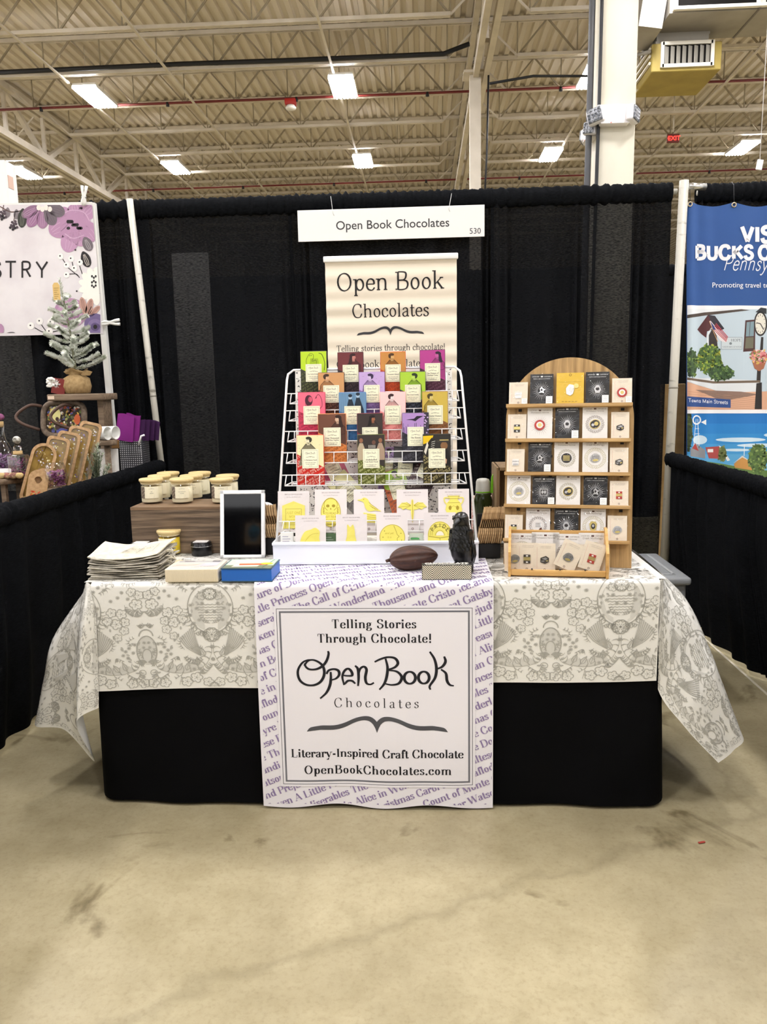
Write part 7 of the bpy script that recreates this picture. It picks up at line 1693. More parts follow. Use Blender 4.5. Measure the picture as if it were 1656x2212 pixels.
# storage bins beside the table
a, b = AY(1416, 1214, -1.25), AY(1492, 1258, -1.25)
CLR = mat('cloudy_plastic', '#aeb0b1', .25, trans=.55, ior=1.2)
x1 = AY(1493, 1250, -1.3).x; zt = AY(1492, 1247, -1.3).z; x0 = x1-.40
t = thing('storage_bin', 'cloudy clear plastic storage bin with lid at the right end of the table', 'storage bin', ((x0+x1)/2, -1.06, .26))
hh = zt-.26; MB().box((0, 0, (hh-.03)/2), (x1-x0-.03, .46, hh-.03), bev=.012).build('tub', CLR, t)
lid = MB().box((0, 0, hh-.018), (x1-x0, .50, .034), bev=.012).build('lid', mat('bin_lid', '#8f9294', .35), t); mb = MB()
for s in (-1, 1): mb.box((s*.14, 0, hh+.001), (.012, .40, .004))
mb.box((0, -.19, hh+.001), (.29, .012, .004)); mb.build('rib', mat('bin_lid_ridge', '#a9acad', .35), lid)
t = thing('storage_bin', 'black storage bin on the floor below the cloudy clear bin', 'storage bin', ((x0+x1)/2, -1.06, .001)); MB().box((0, 0, .125), (x1-x0-.02, .46, .25), bev=.01).build('tub', mat('bin_black', '#101012', .5), t); MB().box((0, 0, .248), (x1-x0, .48, .016), bev=.005).build('lid', mat('bin_black', '#101012', .5), t)
# red scrap on the floor
q = AZ(1515, 1820, .002); tag(MB().box((q.x, q.y, .003), (.022, .007, .003), rot=Matrix.Rotation(.3, 3, 'Z'), bev=.001, seg=1).build('tape_scrap', mat('red_tape', '#a33a2e', .6)), 'small red scrap of tape on the concrete floor', 'scrap')

# ---- flower banner, left
YL = -.12
def LB(px, py, l=0): p = AY(px, py, YL); p.y -= l; return p
LX0 = -150
def lrx(py): return 199+(py-440)*.085
t = thing('flower_banner', 'pale banner with purple flowers and black letters at the left edge', 'banner', (0, 0, 0))
def lbg(u, v):
    py = 441+(721-441)*v; x1 = lrx(py); px = LX0+(x1-LX0)*u; return LB(px, py+(1-u)*(3+5*v))
MB().grid(lbg, 30, 30).build('banner_fabric', mat('banner_pale', '#e9e4e5', .65, noise=('#d9d1d4', 6, 5, (1, 1, 1), .35, .75)), t)
P = Print(); A = lambda q, c, l=1: P.add(q, c, l)
A(ptext('ISTRY', 'sans', -34, 104, 600, 1.08, track=.10), '#1c1718', 3)
MAU, MAU2, MAU3, GR, DKG, BKB = '#b58bab', '#9a6f91', '#cda9c4', '#6c6268', '#3d383c', '#221c1e'
def petal(x0, y0, x1, y1, w, c, l, c2=None):
    d = (x1-x0, y1-y0); n = (-d[1], d[0]); P_ = crom([(x0, y0), (x0+d[0]*.35+n[0]*w, y0+d[1]*.35+n[1]*w), (x0+d[0]*.8+n[0]*w*.9, y0+d[1]*.8+n[1]*w*.9), (x1, y1), (x0+d[0]*.8-n[0]*w*.9, y0+d[1]*.8-n[1]*w*.9), (x0+d[0]*.35-n[0]*w, y0+d[1]*.35-n[1]*w)], 4, True)
    A([P_], c, l)
    if c2:
        for k in (-.4, 0, .4): A(ribbon(crom([(x0+d[0]*.2+n[0]*w*k*.4, y0+d[1]*.2+n[1]*w*k*.4), (x0+d[0]*.6+n[0]*w*k, y0+d[1]*.6+n[1]*w*k), (x0+d[0]*.9+n[0]*w*k*.6, y0+d[1]*.9+n[1]*w*k*.6)], 3), 1), c2, l+1)
# large upper flower
for a in ((160, 470, 108, 505, .35), (158, 490, 145, 545, .32), (165, 490, 178, 532, .35), (175, 480, 206, 520, .4), (150, 470, 125, 455, .5), (165, 465, 160, 440, .6), (175, 470, 200, 445, .5)): petal(*a, MAU if a[1] != 490 else '#bd93b3', 3, MAU3)
A([ellipse(163, 487, 34, 36, 20)], MAU, 4); A(ribbon(crom([(130, 470), (150, 455), (180, 458), (194, 478)], 4), 2), MAU3, 5); A(ribbon(crom([(140, 505), (158, 515), (182, 508)], 4), 2), MAU3, 5)
r = random.Random(3)
for k in range(12): A([ellipse(147+((k*11) % 30), 479+((k*7) % 21), 3.4, 4.2, 8, rot=k)], BKB, 6)
# hanging flower
for a, c in (((85, 446, 48, 468, .25), '#8d6a84'), ((88, 448, 62, 490, .25), MAU2), ((92, 450, 92, 494, .27), '#a07896'), ((98, 450, 118, 486, .3), GR), ((100, 446, 140, 462, .3), GR)): petal(*a, c, 7, '#5b4c58' if c == GR else '#b896b0')
A([ellipse(84+8*k, 449+3*(k % 2), 5, 6, 10) for k in range(4)], '#efe6dc', 9); petal(50, 450, 47, 492, .22, '#2f3029', 6, '#7b7d70'); A(ribbon(crom([(0, 446), (25, 458), (60, 452)], 4), 2), '#5b3f38', 5)
for cx, cy in ((30, 488), (6, 466)):
    for k in range(11): A([ellipse(cx+9*math.cos(k*2.4)*(k/11)**.5, cy+11*math.sin(k*2.4)*(k/11)**.5, 3, 3, 8)], '#4a3c44' if k % 3 else BKB, 6)
    A(ribbon([(cx, cy-10), (cx+3, cy-28)], 1.5), '#5b3f38', 5)
for x, y in ((17, 460), (36, 464)): petal(x, y-12, x-1, y+10, .25, '#7d7478', 5)
# berries, right
def berry(x, y, rad=6.3): A([ellipse(x, y, rad, rad*1.05, 14)], '#f7f4ef', 7); A([ellipse(x-1, y-1, 1.8, 1.8, 8)], BKB, 8)
for x, y in ((131, 554), (154, 559), (173, 567), (144, 573), (161, 580), (144, 594)): berry(x, y)
for a in (((136, 560), (142, 570)), ((156, 566), (158, 575)), ((148, 579), (170, 597)), ((172, 574), (178, 592)), ((150, 592), (165, 592), (172, 600))): A(ribbon(crom(list(a), 3), 1.6), BKB, 6)
A([ellipse(163, 540, 2, 2, 8), ellipse(166, 629, 2, 2, 8)], BKB, 6); petal(179, 543, 192, 577, .26, BKB, 6, '#d9cfc6'); petal(182, 512, 196, 542, .3, GR, 5, '#b9b2b4')
# white flower
for k in range(13): a = 2*PI*k/13; petal(205, 618, 205+36*math.cos(a), 618+42*math.sin(a), .2, '#f7f4ea', 5)
A([ellipse(205, 618, 28, 33, 18)], '#f7f4ea', 6)
for k in range(9): A([ellipse(199+(k % 3)*4, 597+(k // 3)*10+(k % 2)*3, 2.2, 3, 7)], BKB, 8)
for a in ((176, 642, 185, 682), (198, 645, 188, 684), (216, 661, 192, 684)): petal(a[2], a[3], a[0], a[1], .17, '#c39a8c', 7, '#8d6459')
A(ribbon([(188, 684), (198, 662)], 1.5), BKB, 8)
A([ellipse(152, 676, 36, 32, 24)], MAU, 6); A([ellipse(150, 678, 28, 25, 20)], '#c39ab9', 7); A([ellipse(152, 680, 20, 18, 18)], MAU2, 8); A([ellipse(153, 681, 5, 6, 10)], BKB, 9)
A([ellipse(206, 702, 24, 25, 22)], '#72628c', 7); A([ellipse(206, 705, 17, 16, 18)], '#8674a0', 8); A([ellipse(206, 706, 10, 9, 14)], '#62527c', 9); A([ellipse(206, 706, 4.5, 5, 10)], BKB, 10)
for x, y in ((67, 704), (86, 694), (110, 696), (107, 716)): berry(x, y, 7.5)
A(ribbon(crom([(75, 708), (98, 718), (140, 712)], 4), 1.7), BKB, 6); A(ribbon([(90, 702), (100, 716)], 1.7), BKB, 6); A([ellipse(0, 712, 9, 13, 12)], MAU, 6); petal(6, 726, 36, 722, .2, DKG, 6)
P.q = [(p, k, l) for p, k, l in ((clip(p, LX0, 443, 217, 719), k, l) for p, k, l in P.q) if p]
P.q = [(p, k, l) for p, k, l in P.q if all(a < lrx(b)-1 for a, b in p) or True]
def LBc(a, b, l): return LB(min(a, lrx(b)-.5), b, .0012+l)
P.build('printed_pattern', LBc, t, step=.00016, rough=.65)
# white frame post and crosspiece
WPL = mat('white_square_tube', '#e9e8e2', .4)
a, b = AY(200, 439, -.10), AY(245, 945, -.10); d = a-b; bot = b+d*((0-b.z)/d.z)
t = thing('frame_post', 'white square post at the edge of the flower banner', 'post', bot); MB().bar((0, 0, 0), a-bot, .032, .032, up=(0, 1, 0)).build('square_tube', WPL, t)
for zz in (.55, 1.2, 1.9): MB().sphere(((a-bot)*(zz/a.z))+Vector((.0, -.017, 0)), .004, 0, 8).build('rivet', mat('rivet_grey', '#a9a8a2', .4), t)
p0, p1 = AY(-150, 446, -.105), AY(200, 441, -.105); tag(MB().bar(p0, p1, .02, .02).build('frame_crossbar', WPL), 'thin white bar along the top of the flower banner', 'bar')
for k, (c, rot, lab) in enumerate(((AY(181, 424, -.14), .12, 'white spring clip on the top corner of the flower banner'), (AY(238, 697, -.14), 1.52, 'white spring clip on the side of the white post'))):
    t = thing('spring_clip', lab, 'clip', M=Matrix.Translation(c) @ Matrix.Rotation(rot, 4, 'Y'), group='white clips on the flower banner')
    for s in (-1, 1): MB().tube([(s*.012, 0, .055), (s*.010, 0, .03), (s*.003, 0, .0), (s*.008, 0, -.03), (s*.003, 0, -.05)], [.009, .008, .007, .009, .006], 0, 8).build('jaw', WPL, t)
    MB().tube([(-.012, 0, -.005), (.012, 0, -.005)], .006, 0, 8).build('spring', mat('spring_steel', '#9c9c9a', .3, metal=.9), t)

# ---- neighbour's display
NW = wood('weathered_wood', '#8a7660', '#5d4c3b', 5, (1, 14, 14), .7); ACA = wood('acacia_board', '#c4a075', '#a48054', 4, (16, 16, 1.4), .4); RESIN = mat('amber_resin', '#94793f', .08, coat=.3, noise=('#624a28', 18, 5, (1, 1, 1), .4, .7))
nt_ = thing('folding_table', 'neighbouring booth table, hidden behind the left half-height drape', 'table', (-2.25, -.95, 0)); MB().box((0, 0, .735), (1.2, 1.9, .03)).build('tabletop', mat('table_plastic', '#d9d7d0', .5), nt_)
for sx in (-1, 1):
    for sy in (-1, 1): MB().tube([(sx*.5, sy*.8, .72), (sx*.5, sy*.8, 0)], .015, 0, 8).build('leg', mat('table_steel', '#7d7f82', .4, metal=.8), nt_)
tag(MB().box((-2.25, -.95, .756), (1.22, 1.92, .008), bev=.002, seg=1).build('tablecloth', VELVET), 'black cloth on the neighbouring table behind the left drape', 'tablecloth')
NZ = .761
def stand(px, pyt, pyb, y): a, b = AY(px, pyt, y), AY(px, pyb, y); return a, b
# riser shelf with the tree
ys = -.42; a, b = AY(98, 850, ys), AY(218, 850, ys); zs = AY(158, 851, ys).z; sw = b.x-a.x
rs = thing('riser_shelf', 'weathered wooden riser shelf under the small frosted tree', 'shelf', ((a.x+b.x)/2, ys+.12, NZ)); hz = zs-NZ
MB().box((0, 0, hz-.018), (sw, .22, .036), bev=.006).build('shelf_board', NW, rs)
mb = MB().box((0, -.112, hz-.018), (.0, .0, .0)); MB().box((-sw*.42, -.1105, hz-.018), (.035, .002, .018)).build('price_tag', mat('tag_cream', '#e6cdb5', .6), rs)
for s in (-1, 1): MB().box((s*sw*.36, .02, (hz-.036)/2), (.03, .12, hz-.036)).build('leg', NW, rs)
# frosted tree in a burlap bag
tx, tz = AY(168, 850, ys+.10).x, zs; tp = AY(128, 603, ys+.10)
tr = thing('frosted_tree', 'small frosted artificial fir in a burlap bag on the riser shelf', 'tree', (tx, ys+.10, tz))
hT = tp.z-tz
BUR = mat('burlap', '#a98e63', .9, noise=('#8a7048', 60, 4, (1, 1, 1), .35, .7), bump=(120, .5, .002))
MB().lathe([(.045, 0), (.066, .004), (.074, .04), (.066, .085), (.034, .105), (.05, .118), (.062, .13)], n=36, f=lambda p, a: Vector((p.x*(1+.06*math.sin(7*a)*min(1, p.z*14)), p.y*(1+.06*math.sin(7*a)*min(1, p.z*14)), p.z+.01*math.sin(3*a) if p.z > .11 else p.z))).build('burlap_bag', BUR, tr)
MB().tube([(-.036, 0, .105), (0, -.036, .106), (.036, 0, .105), (0, .036, .106)], .006, 0, 8, closed=True).build('bag_tie', BUR, tr)
mb = MB(); mb.add([(.03, -.03, .11), (.075, -.035, .128), (.105, -.03, .118), (.09, -.03, .098), (.05, -.032, .098)], [(0, 1, 2, 3, 4)]); mb.build('bow', BUR, tr)
TWG = mat('tree_twig', '#7f8068', .8); NDL = mat('frosted_needles', '#eef0e6', .8, noise=('#a9b598', 40, 3, (1, 1, 1), .5, .7))
mb = MB(); lean_ = (tp.x-tx); MB().tube([(0, 0, .1), (lean_*.3, 0, hT*.55), (lean_*.75, 0, hT*.85), (lean_, 0, hT*.99)], [.009, .006, .004, .003], 0, 8).build('trunk', TWG, tr)
r = random.Random(17); nd = MB(); br = MB()
def needles(p, q, n, l):
    p, q = Vector(p), Vector(q); d = (q-p).normalized(); u = d.orthogonal().normalized(); w = d.cross(u)
    for k in range(n):
        t_ = r.random(); a = r.uniform(0, 2*PI); e = (u*math.cos(a)+w*math.sin(a))*.8+d*.8; c = p+(q-p)*t_; s_ = e.cross(d).normalized()*.0022; e = e.normalized()*l*(.7+.5*r.random())
        nd.add([c-s_, c+s_, c+e+s_*.5, c+e-s_*.5], [(0, 1, 2, 3)])
nb = 34
for k in range(nb):
    f = k/(nb-1); z = .135+(hT*.86-.135)*f; a = k*2.4; L_ = (.135*(1-f)**.8+.03)*(.85+.3*r.random()); xo = lean_*max(0, (z/hT-.1))*.9
    p = Vector((xo, 0, z)); q = p+Vector((L_*math.cos(a), L_*math.sin(a)*.8, L_*(.28+.1*r.random()))); mid = p*.45+q*.55-Vector((0, 0, L_*.06))
    br.tube([p, mid, q], .003, 0, 5); needles(p, mid, int(120*L_/.1), .020); needles(mid, q, int(260*L_/.1), .021); needles(q, q+(q-mid)*.12, 34, .016)
needles((lean_*.75, 0, hT*.84), (lean_, 0, hT), 130, .02)
br.build('branch', TWG, tr); nd.build('needles', NDL, tr, merge=False)
tg = MB(); a_ = AY(114, 611, ys+.06), AY(132, 648, ys+.06); cx_, cz_ = (a_[0].x+a_[1].x)/2-tx, (a_[0].z+a_[1].z)/2-tz; hw_, hh_ = (a_[1].x-a_[0].x)/2, (a_[0].z-a_[1].z)/2
tg.prism([(-hw_, -hh_), (hw_, -hh_), (hw_, hh_*.7), (hw_*.5, hh_), (-hw_*.5, hh_), (-hw_, hh_*.7)], 0, .0015, axes=((cx_, -.045, cz_), (1, 0, 0), (0, 0, 1), (0, -1, 0)))
tgo = tg.build('price_tag', mat('tag_yellow', '#e0bd76', .6), tr); P = Print()
for k in range(6): P.add(rect(-hw_*.7, hh_*(.4-.24*k), hw_*(.7-.25*(k % 3)), hh_*(.34-.24*k)), '#9c7c46')
P.build('lettering', lambda a, b, l: (cx_+a, -.0468-l, cz_+b), tgo)
# white flower and red booklets beside the tree
q = AY(132, 848, ys+.05)
for k in range(5):
    t = thing('greeting_card', ['red and white greeting card foremost beside the burlap bag', 'dark red greeting card second behind the white flower one', 'brown-edged greeting card third in the little row by the tree', 'dark greeting card fourth in the little row by the tree', 'last dark greeting card of the row, touching the burlap bag'][k], 'card', M=Matrix.Translation((q.x-.02+.012*k, ys+.05+.004*k, zs+.001)) @ Matrix.Rotation(.22, 4, 'Y'), group='greeting cards by the tree')
    MB().box((0, 0, .042), (.075 if k == 0 else .05, .003, .084-.002*k)).build('card', mat('greet%d' % (k % 3), ['#7f2b27', '#4a2622', '#6b4636'][k % 3], .6), t)
    if k == 0:
        P = Print(); r = random.Random(3)
        for j in range(22): a_ = r.uniform(0, 6.3); P.add([[(-.012+.004*math.cos(a_+1.6), .055+.004*math.sin(a_+1.6)), (-.012+r.uniform(.018, .026)*math.cos(a_), .055+.026*math.sin(a_)), (-.012+.004*math.cos(a_-1.6), .055+.004*math.sin(a_-1.6))]], '#f3f0ea')
        P.add([ellipse(-.012, .055, .009, .009, 12)], '#f3f0ea', 2); P.build('printed_pattern', lambda a, b, l: (a, -.0017-l, b), t)
mb = MB(); r = random.Random(5)
for j in range(20): a = r.uniform(0, 6.3); mb.sphere((.02*math.cos(a)*r.random(), .012*math.sin(a), .02+.02*math.sin(j)), (.012, .005, .009), 0, 6)
tag(mb.build('paper_flower', mat('paper_white', '#f1eee6', .8)), 'white paper flower in front of the greeting cards by the tree', 'paper flower').location = (q.x-.03, ys+.0, zs+.045)
# twig-handled bowl tray under the shelf
ym = -.36; c = AY(138, 905, ym); W_ = AY(190, 905, ym).x-AY(94, 905, ym).x; Hh = AY(138, 868, ym).z-AY(138, 948, ym).z
BRK = wood('bark_wood', '#7d6c5b', '#4a3d31', 7, (8, 8, 8), .75)
bt = thing('bowl_tray', 'bark-coloured tray with twig handles and flowers in resin, propped under the shelf', 'tray', M=Matrix.Translation((c.x, ym, c.z)) @ Matrix.Rotation(-.2, 4, 'X'))
mb = MB(); ring = []
oct_ = [(math.copysign(abs(math.cos(a))**.55, math.cos(a))*W_/2, math.copysign(abs(math.sin(a))**.55, math.sin(a))*Hh/2) for a in [2*PI*i/48 for i in range(48)]]
mb.tube([(x*.92, 0, z*.92) for x, z in oct_], .016, 0, 10, closed=True); mb.build('rim', BRK, bt)
MB().prism([(x*.9, z*.9) for x, z in oct_], -.008, .0, axes=((0, 0, 0), (1, 0, 0), (0, 0, 1), (0, -1, 0))).build('resin_base', mat('dark_resin', '#2b1f16', .08, coat=.5), bt)
P = Print(); r = random.Random(9)
for k in range(130):
    x, z = r.uniform(-.36, .4)*W_, r.uniform(-.4, .35)*Hh; P.add([ellipse(x, z, r.uniform(.004, .011), r.uniform(.004, .011), 7, rot=k)], r.choice(['#8d8a4c', '#c9a24a', '#5a6a34', '#8b6a7c', '#d8cfc0', '#4a4c86', '#b0502c']), 1)
P.add([ellipse(-.2*W_, .12*Hh, .032, .042, 14)], '#d8d08a', 2); P.add([ellipse(-.15*W_, .0, .01, .012, 10), ellipse(-.14*W_, -.2*Hh, .014, .022, 12)], '#3a2018', 3); P.add([ellipse(.3*W_, -.02*Hh, .018, .03, 12)], '#b8552a', 3); P.add([ellipse(-.05*W_, -.33*Hh, .03, .016, 12)], '#4b4f92', 3)
P.build('flower_pattern', lambda a, b, l: (a, -.0005-l, b), bt)
TWH = mat('twig_handle', '#4d372b', .6)
for s, x0 in ((-1, -W_*.46), (1, W_*.2)):
    MB().tube([Vector(CRV([(x0, -.02, Hh*.34), (x0+s*.05*(1 if s < 0 else -.6), -.06, Hh*.33), (x0+s*.115*(1 if s < 0 else -.75), -.075, Hh*.05), (x0+s*.085*(1 if s < 0 else -.75), -.07, -Hh*.16), (x0+s*.01, -.02, -Hh*.3)], i/20)) for i in range(21)], .0085, 0, 10).build('handle', TWH, bt)
# resin serving boards
def board(x0, x1, yt, yb, y, rec, slope, lab, seed, inset='#a9803a', pil=False, rot=0.0):
    Mx, w, h = slab(x0, x1, yt, yb, y, rec, slope); Mx = Mx @ Matrix.Rotation(rot, 4, 'Y')
    t = thing('serving_board', lab, 'serving board', M=Mx, group='resin serving boards leaning in a row')
    rr = min(w*.22, .03) if not pil else w*.5
    def rp(w_, h0, h1, r_): 
        out = []
        for cx_, cy_, a0 in ((w_/2-r_, h1-r_, 0), (-w_/2+r_, h1-r_, 90), (-w_/2+r_*.4, h0+r_*.4, 180), (w_/2-r_*.4, h0+r_*.4, 270)):
            q = r_ if a0 < 180 else r_*.4
            out += [(cx_+q*math.cos(math.radians(a0+90*i/10)), cy_+q*math.sin(math.radians(a0+90*i/10))) for i in range(11)]
        return out
    mb = MB(); O, I = rp(w, 0, h, rr), rp(w*.76, h*.04, h*.955, rr*.8); n = len(O)
    vs = [(x, y_, .0) for x, y_ in O]+[(x, y_, .0) for x, y_ in I]+[(x, y_, -.012) for x, y_ in I]+[(x, y_, -.024) for x, y_ in O]
    fs = []
    for i in range(n):
        j = (i+1) % n; fs += [(i, j, n+j, n+i), (n+i, n+j, 2*n+j, 2*n+i), (j, i, 3*n+i, 3*n+j)]
    fs.append(tuple(range(4*n-1, 3*n-1, -1))); mb.add(vs, fs); mb.build('frame', ACA, t)
    MB().prism(I, -.014, -.007, axes=((0, 0, 0), (1, 0, 0), (0, 1, 0), (0, 0, 1))).build('resin_inlay', RESIN, t)
    P = Print(); r = random.Random(seed)
    for k in range(60):
        yy = h*(.08+.84*r.random()); bias = 1 if k < 34 else 0; yy = h*r.choice([.12, .2, .85, .78])+r.uniform(-.03, .03) if bias else yy
        yy = max(h*.06, min(h*.93, yy)); e = r.uniform(.002, .0055); P.add([ellipse(r.uniform(-.32, .32)*w, yy, e, e*r.uniform(.5, 1), 6, rot=k)], r.choice(['#e9e1c9', '#c7c4d8', '#9a8fb4', '#d9cf8a', '#8d7a45', '#f2eee0', '#6d5a80']))
    P.build('flower_pattern', lambda a, b, l: (a, b, -.0066+l), t)
board(42, 92, 955, 1085, -1.12, 14, -.24, 'large rounded resin board, frontmost of the leaning row', 1, pil=True, rot=.5)
for k, (x0, x1, yt, yb, y, lab) in enumerate(((76, 122, 942, 1075, -1.02, 'upright resin board behind the large rounded one'), (100, 146, 931, 1060, -.92, 'third resin board of the leaning row'), (124, 170, 920, 1050, -.82, 'fourth resin board of the leaning row'), (147, 192, 910, 1040, -.72, 'rearmost resin board of the leaning row, the tallest edge'))): board(x0, x1, yt, yb, y, 14, -.20, lab, 10+k, rot=.35)
for k, (cx, y, lab) in enumerate(((75, -1.22, 'small round-topped wooden board with a hole, in front'), (86, -1.19, 'second small round-topped board right behind the first'))):
    Mx, w, h = slab(cx-20, cx+20, 1014-3*k, 1090, y, 10, -.15); Mx = Mx @ Matrix.Rotation(.3, 4, 'Y'); t = thing('paddle_board', lab, 'serving board', M=Mx, group='small round-topped boards')
    ol = ellipse(0, h-w/2, w/2, w/2, 20, 0, 180)+[(-w/2, 0), (w/2, 0)]
    n = len(ol); hole = ellipse(0, h-w*.55, w*.2, w*.2, n, 0, 360); mb = MB()
    hol = []
    for x, y_ in ol: a = math.atan2(y_-(h-w*.55), x); hol.append((w*.19*math.cos(a), h-w*.55+w*.19*math.sin(a)))
    for z, fl in ((0, 1), (-.016, -1)):
        vs = [(x, y_, z) for x, y_ in ol]+[(x, y_, z) for x, y_ in hol]; fs = [(i, (i+1) % n, n+(i+1) % n, n+i)[::fl] for i in range(n)]; mb.add(vs, fs)
    for pl, fl in ((ol, -1), (hol, 1)): mb.add([(x, y_, 0) for x, y_ in pl]+[(x, y_, -.016) for x, y_ in pl], [(i, (i+1) % n, n+(i+1) % n, n+i)[::fl] for i in range(n)])
    mb.build('board', ACA, t)
    if k == 0:
        P = Print(); r = random.Random(4)
        for j in range(30): P.add([ellipse(r.uniform(-.3, .2)*w, r.uniform(.15, .38)*h, .004, .003, 6, rot=j)], r.choice(['#d8652a', '#e7c23a', '#c43f22', '#8d8a3c']))
        P.build('flower_pattern', lambda a, b, l: (a, b, .0005+l), t)
# round stand with bottles, eggs and card
yz = -1.02; zt = AY(20, 1030, yz).z; q = AY(-6, 1030, yz); rad = AY(52, 1030, yz).x-q.x
rd = thing('round_stand', 'round wooden riser stand at the left edge carrying the glass bottles', 'stand', (q.x, yz, NZ)); hz = zt-NZ
MB().lathe([(rad*.97, hz-.026), (rad, hz-.024), (rad, hz-.003), (rad*.98, hz)], n=48).build('top', NW, rd)
for k in range(4): a = PI/4+PI/2*k; MB().box((rad*.72*math.cos(a), rad*.72*math.sin(a), (hz-.026)/2), (.022, .022, hz-.026)).build('leg', NW, rd)
GLB = GLOSSFILM; CLG = mat('crystal_glass', '#ffffff', .02, trans=1.0, ior=1.45); PETC = mat('purple_petals', '#6d3f6a', .8, noise=('#9a7ba4', 55, 3, (1, 1, 1), .4, .65)); PETR = mat('plum_petals', '#6a2f55', .8, noise=('#93587e', 55, 3, (1, 1, 1), .4, .65))
def petals(n, f, seed, M, name, par):
    r = random.Random(seed); mb = MB()
    for k in range(n):
        p = Vector(f(r)); a = r.uniform(0, 6.3); e = r.uniform(.004, .008); u = Vector((math.cos(a), math.sin(a), r.uniform(-.6, .6))); w = u.orthogonal()*.6
        mb.add([p-u*e, p-w*e, p+u*e, p+w*e+Vector((0, 0, e*.4))], [(0, 1, 2, 3)])
    o = mb.build(name, M, par, merge=False); o['kind'] = 'stuff'; return o
q = AY(6, 1028, yz); sc_ = (AY(6, 893, yz).z-zt)
dc = thing('decanter', 'tall glass decanter with purple petals at the left edge', 'decanter', (q.x, yz+.02, zt+.001))
MB().lathe([(.03, 0), (.058, .004), (.062, .02), (.058, sc_*.28), (.04, sc_*.45), (.019, sc_*.58), (.014, sc_*.72), (.017, sc_*.79), (.018, sc_*.81)], n=36).build('glass_body', THINGLASS, dc)
def in_flask(r):
    a, k = r.uniform(0, 6.3), .33*r.random(); q_ = (.052-.02*max(0, k-.2)/.15)*math.sqrt(r.random()); return (q_*math.cos(a), q_*math.sin(a), .006+sc_*k)
petals(420, in_flask, 5, PETC, 'petals', dc)
MB().lathe([(.0135, sc_*.78), (.016, sc_*.82), (.016, sc_*.87)], n=20).build('cork', mat('cork', '#b99b6a', .8), dc)
MB().sphere((0, 0, sc_*.94), (.022, .022, .017), 0, 14).build('stopper', PETR, dc)
q = AY(43, 1026, yz-.03); s2 = AY(43, 943, yz-.03).z-zt
dd = thing('square_decanter', 'square glass bottle with a round crystal stopper and plum petals', 'decanter', (q.x, yz-.03, zt+.001))
MB().box((0, 0, s2*.28), (.082, .06, s2*.56), bev=.008, seg=3).build('glass_body', THINGLASS, dd); MB().box((0, 0, s2*.05), (.08, .058, s2*.05), bev=.004).build('glass_foot', CLG, dd)
petals(160, lambda r: (r.uniform(-.03, .034), r.uniform(-.024, .024), .012+s2*.40*r.random()**1.3), 6, PETR, 'petals', dd)
MB().lathe([(.024, s2*.57), (.02, s2*.59), (.021, s2*.64), (.018, s2*.65)], n=20).build('collar', mat('cork', '#b99b6a', .8), dd); MB().lathe([(.017, s2*.64), (.018, s2*.75), (.012, s2*.77), (.012, s2*.82)], n=20).build('neck', CLG, dd); MB().sphere((0, 0, s2*.91), s2*.1, 0, 16).build('stopper', mat('crystal_facets', '#d9d6cc', .08, metal=.3, noise=('#6d6a60', 35, 2, (1, 1, 1), .4, .6)), dd)
t = thing('price_card', 'small white folded price card in front of the tall decanter', 'card', AY(11, 1028, yz-.05)); t.location.z = zt+.001; MB().box((0, 0, .022), (.062, .002, .044), rot=Matrix.Rotation(-.2, 3, 'X')).build('card', mat('note_white', '#f7f6f2', .5), t)
r = random.Random(6)
for k in range(8):
    q = AY(2+6.4*k, 1031+2*(k % 3), yz-.07); lab = ['first', 'second', 'third', 'fourth', 'fifth', 'sixth', 'seventh', 'eighth'][k]
    t = tag(MB().sphere((0, 0, .014), (.016+.003*(k % 3), .015, .014), 0, 12, f=lambda p: p*(1+.08*math.sin(p.x*400+p.z*300))).build('dried_rosebud', mat('bud%d' % (k % 3), ['#8d5a4c', '#b7a06a', '#7a4f45'][k % 3], .8, noise=('#d8c79a', 60, 3, (1, 1, 1), .45, .7))), '%s dried rosebud from the left edge on the round stand' % lab, 'rosebud', 'dried rosebuds on the round stand'); t.location = (q.x, yz-.075-.012*(k % 2), zt+.001)
# small black framed sign under the stand, trays and petals glass
q = AY(4, 1062, yz-.12); t = thing('chalk_sign', 'small black sign with white edging under the round stand', 'sign', (q.x, yz-.14, NZ)); MB().box((0, 0, .04), (.09, .004, .04), rot=Matrix.Rotation(-.4, 3, 'X')).build('board', BLACK, t); mb = MB()
for s in (-1, 1): mb.bar((-.045, -.004, .04+s*.019), (.045, -.004, .04+s*.019), .004, .003)
mb.build('edging', EM, t)
q = AY(20, 1082, -1.3); t = thing('wooden_tray', 'long light wooden tray lying at the lower left, just above the drape', 'tray', (q.x-.05, -1.34, NZ)); MB().box((0, 0, .012), (.36, .10, .024), rot=Matrix.Rotation(.08, 3, 'Z'), bev=.006).build('tray', wood('tray_wood', '#c08c4c', '#9a6830', 4, (1.2, 14, 14), .45), t)
yg = -1.05; a, b = AY(117, 1000, yg), AY(163, 1000, yg); gw = (b.x-a.x)/2; zg = AY(140, 995, yg).z; zb_ = AY(140, 1046, yg).z
gl = thing('petal_glass', 'stemless wine glass filled with plum petals among the boards', 'glass', ((a.x+b.x)/2, yg-.10, zb_)); hg = zg-zb_
MB().lathe([(gw*.55, 0), (gw*.85, hg*.1), (gw*1.0, hg*.38), (gw*.92, hg*.7), (gw*.74, hg)], n=36).build('glass_bowl', THINGLASS, gl)
petals(380, lambda r: ((lambda a, q_, z: (q_*math.cos(a), q_*math.sin(a), z))(r.uniform(0, 6.3), gw*.78*math.sqrt(r.random()), hg*(.05+.62*r.random()))), 8, PETR, 'petals', gl)
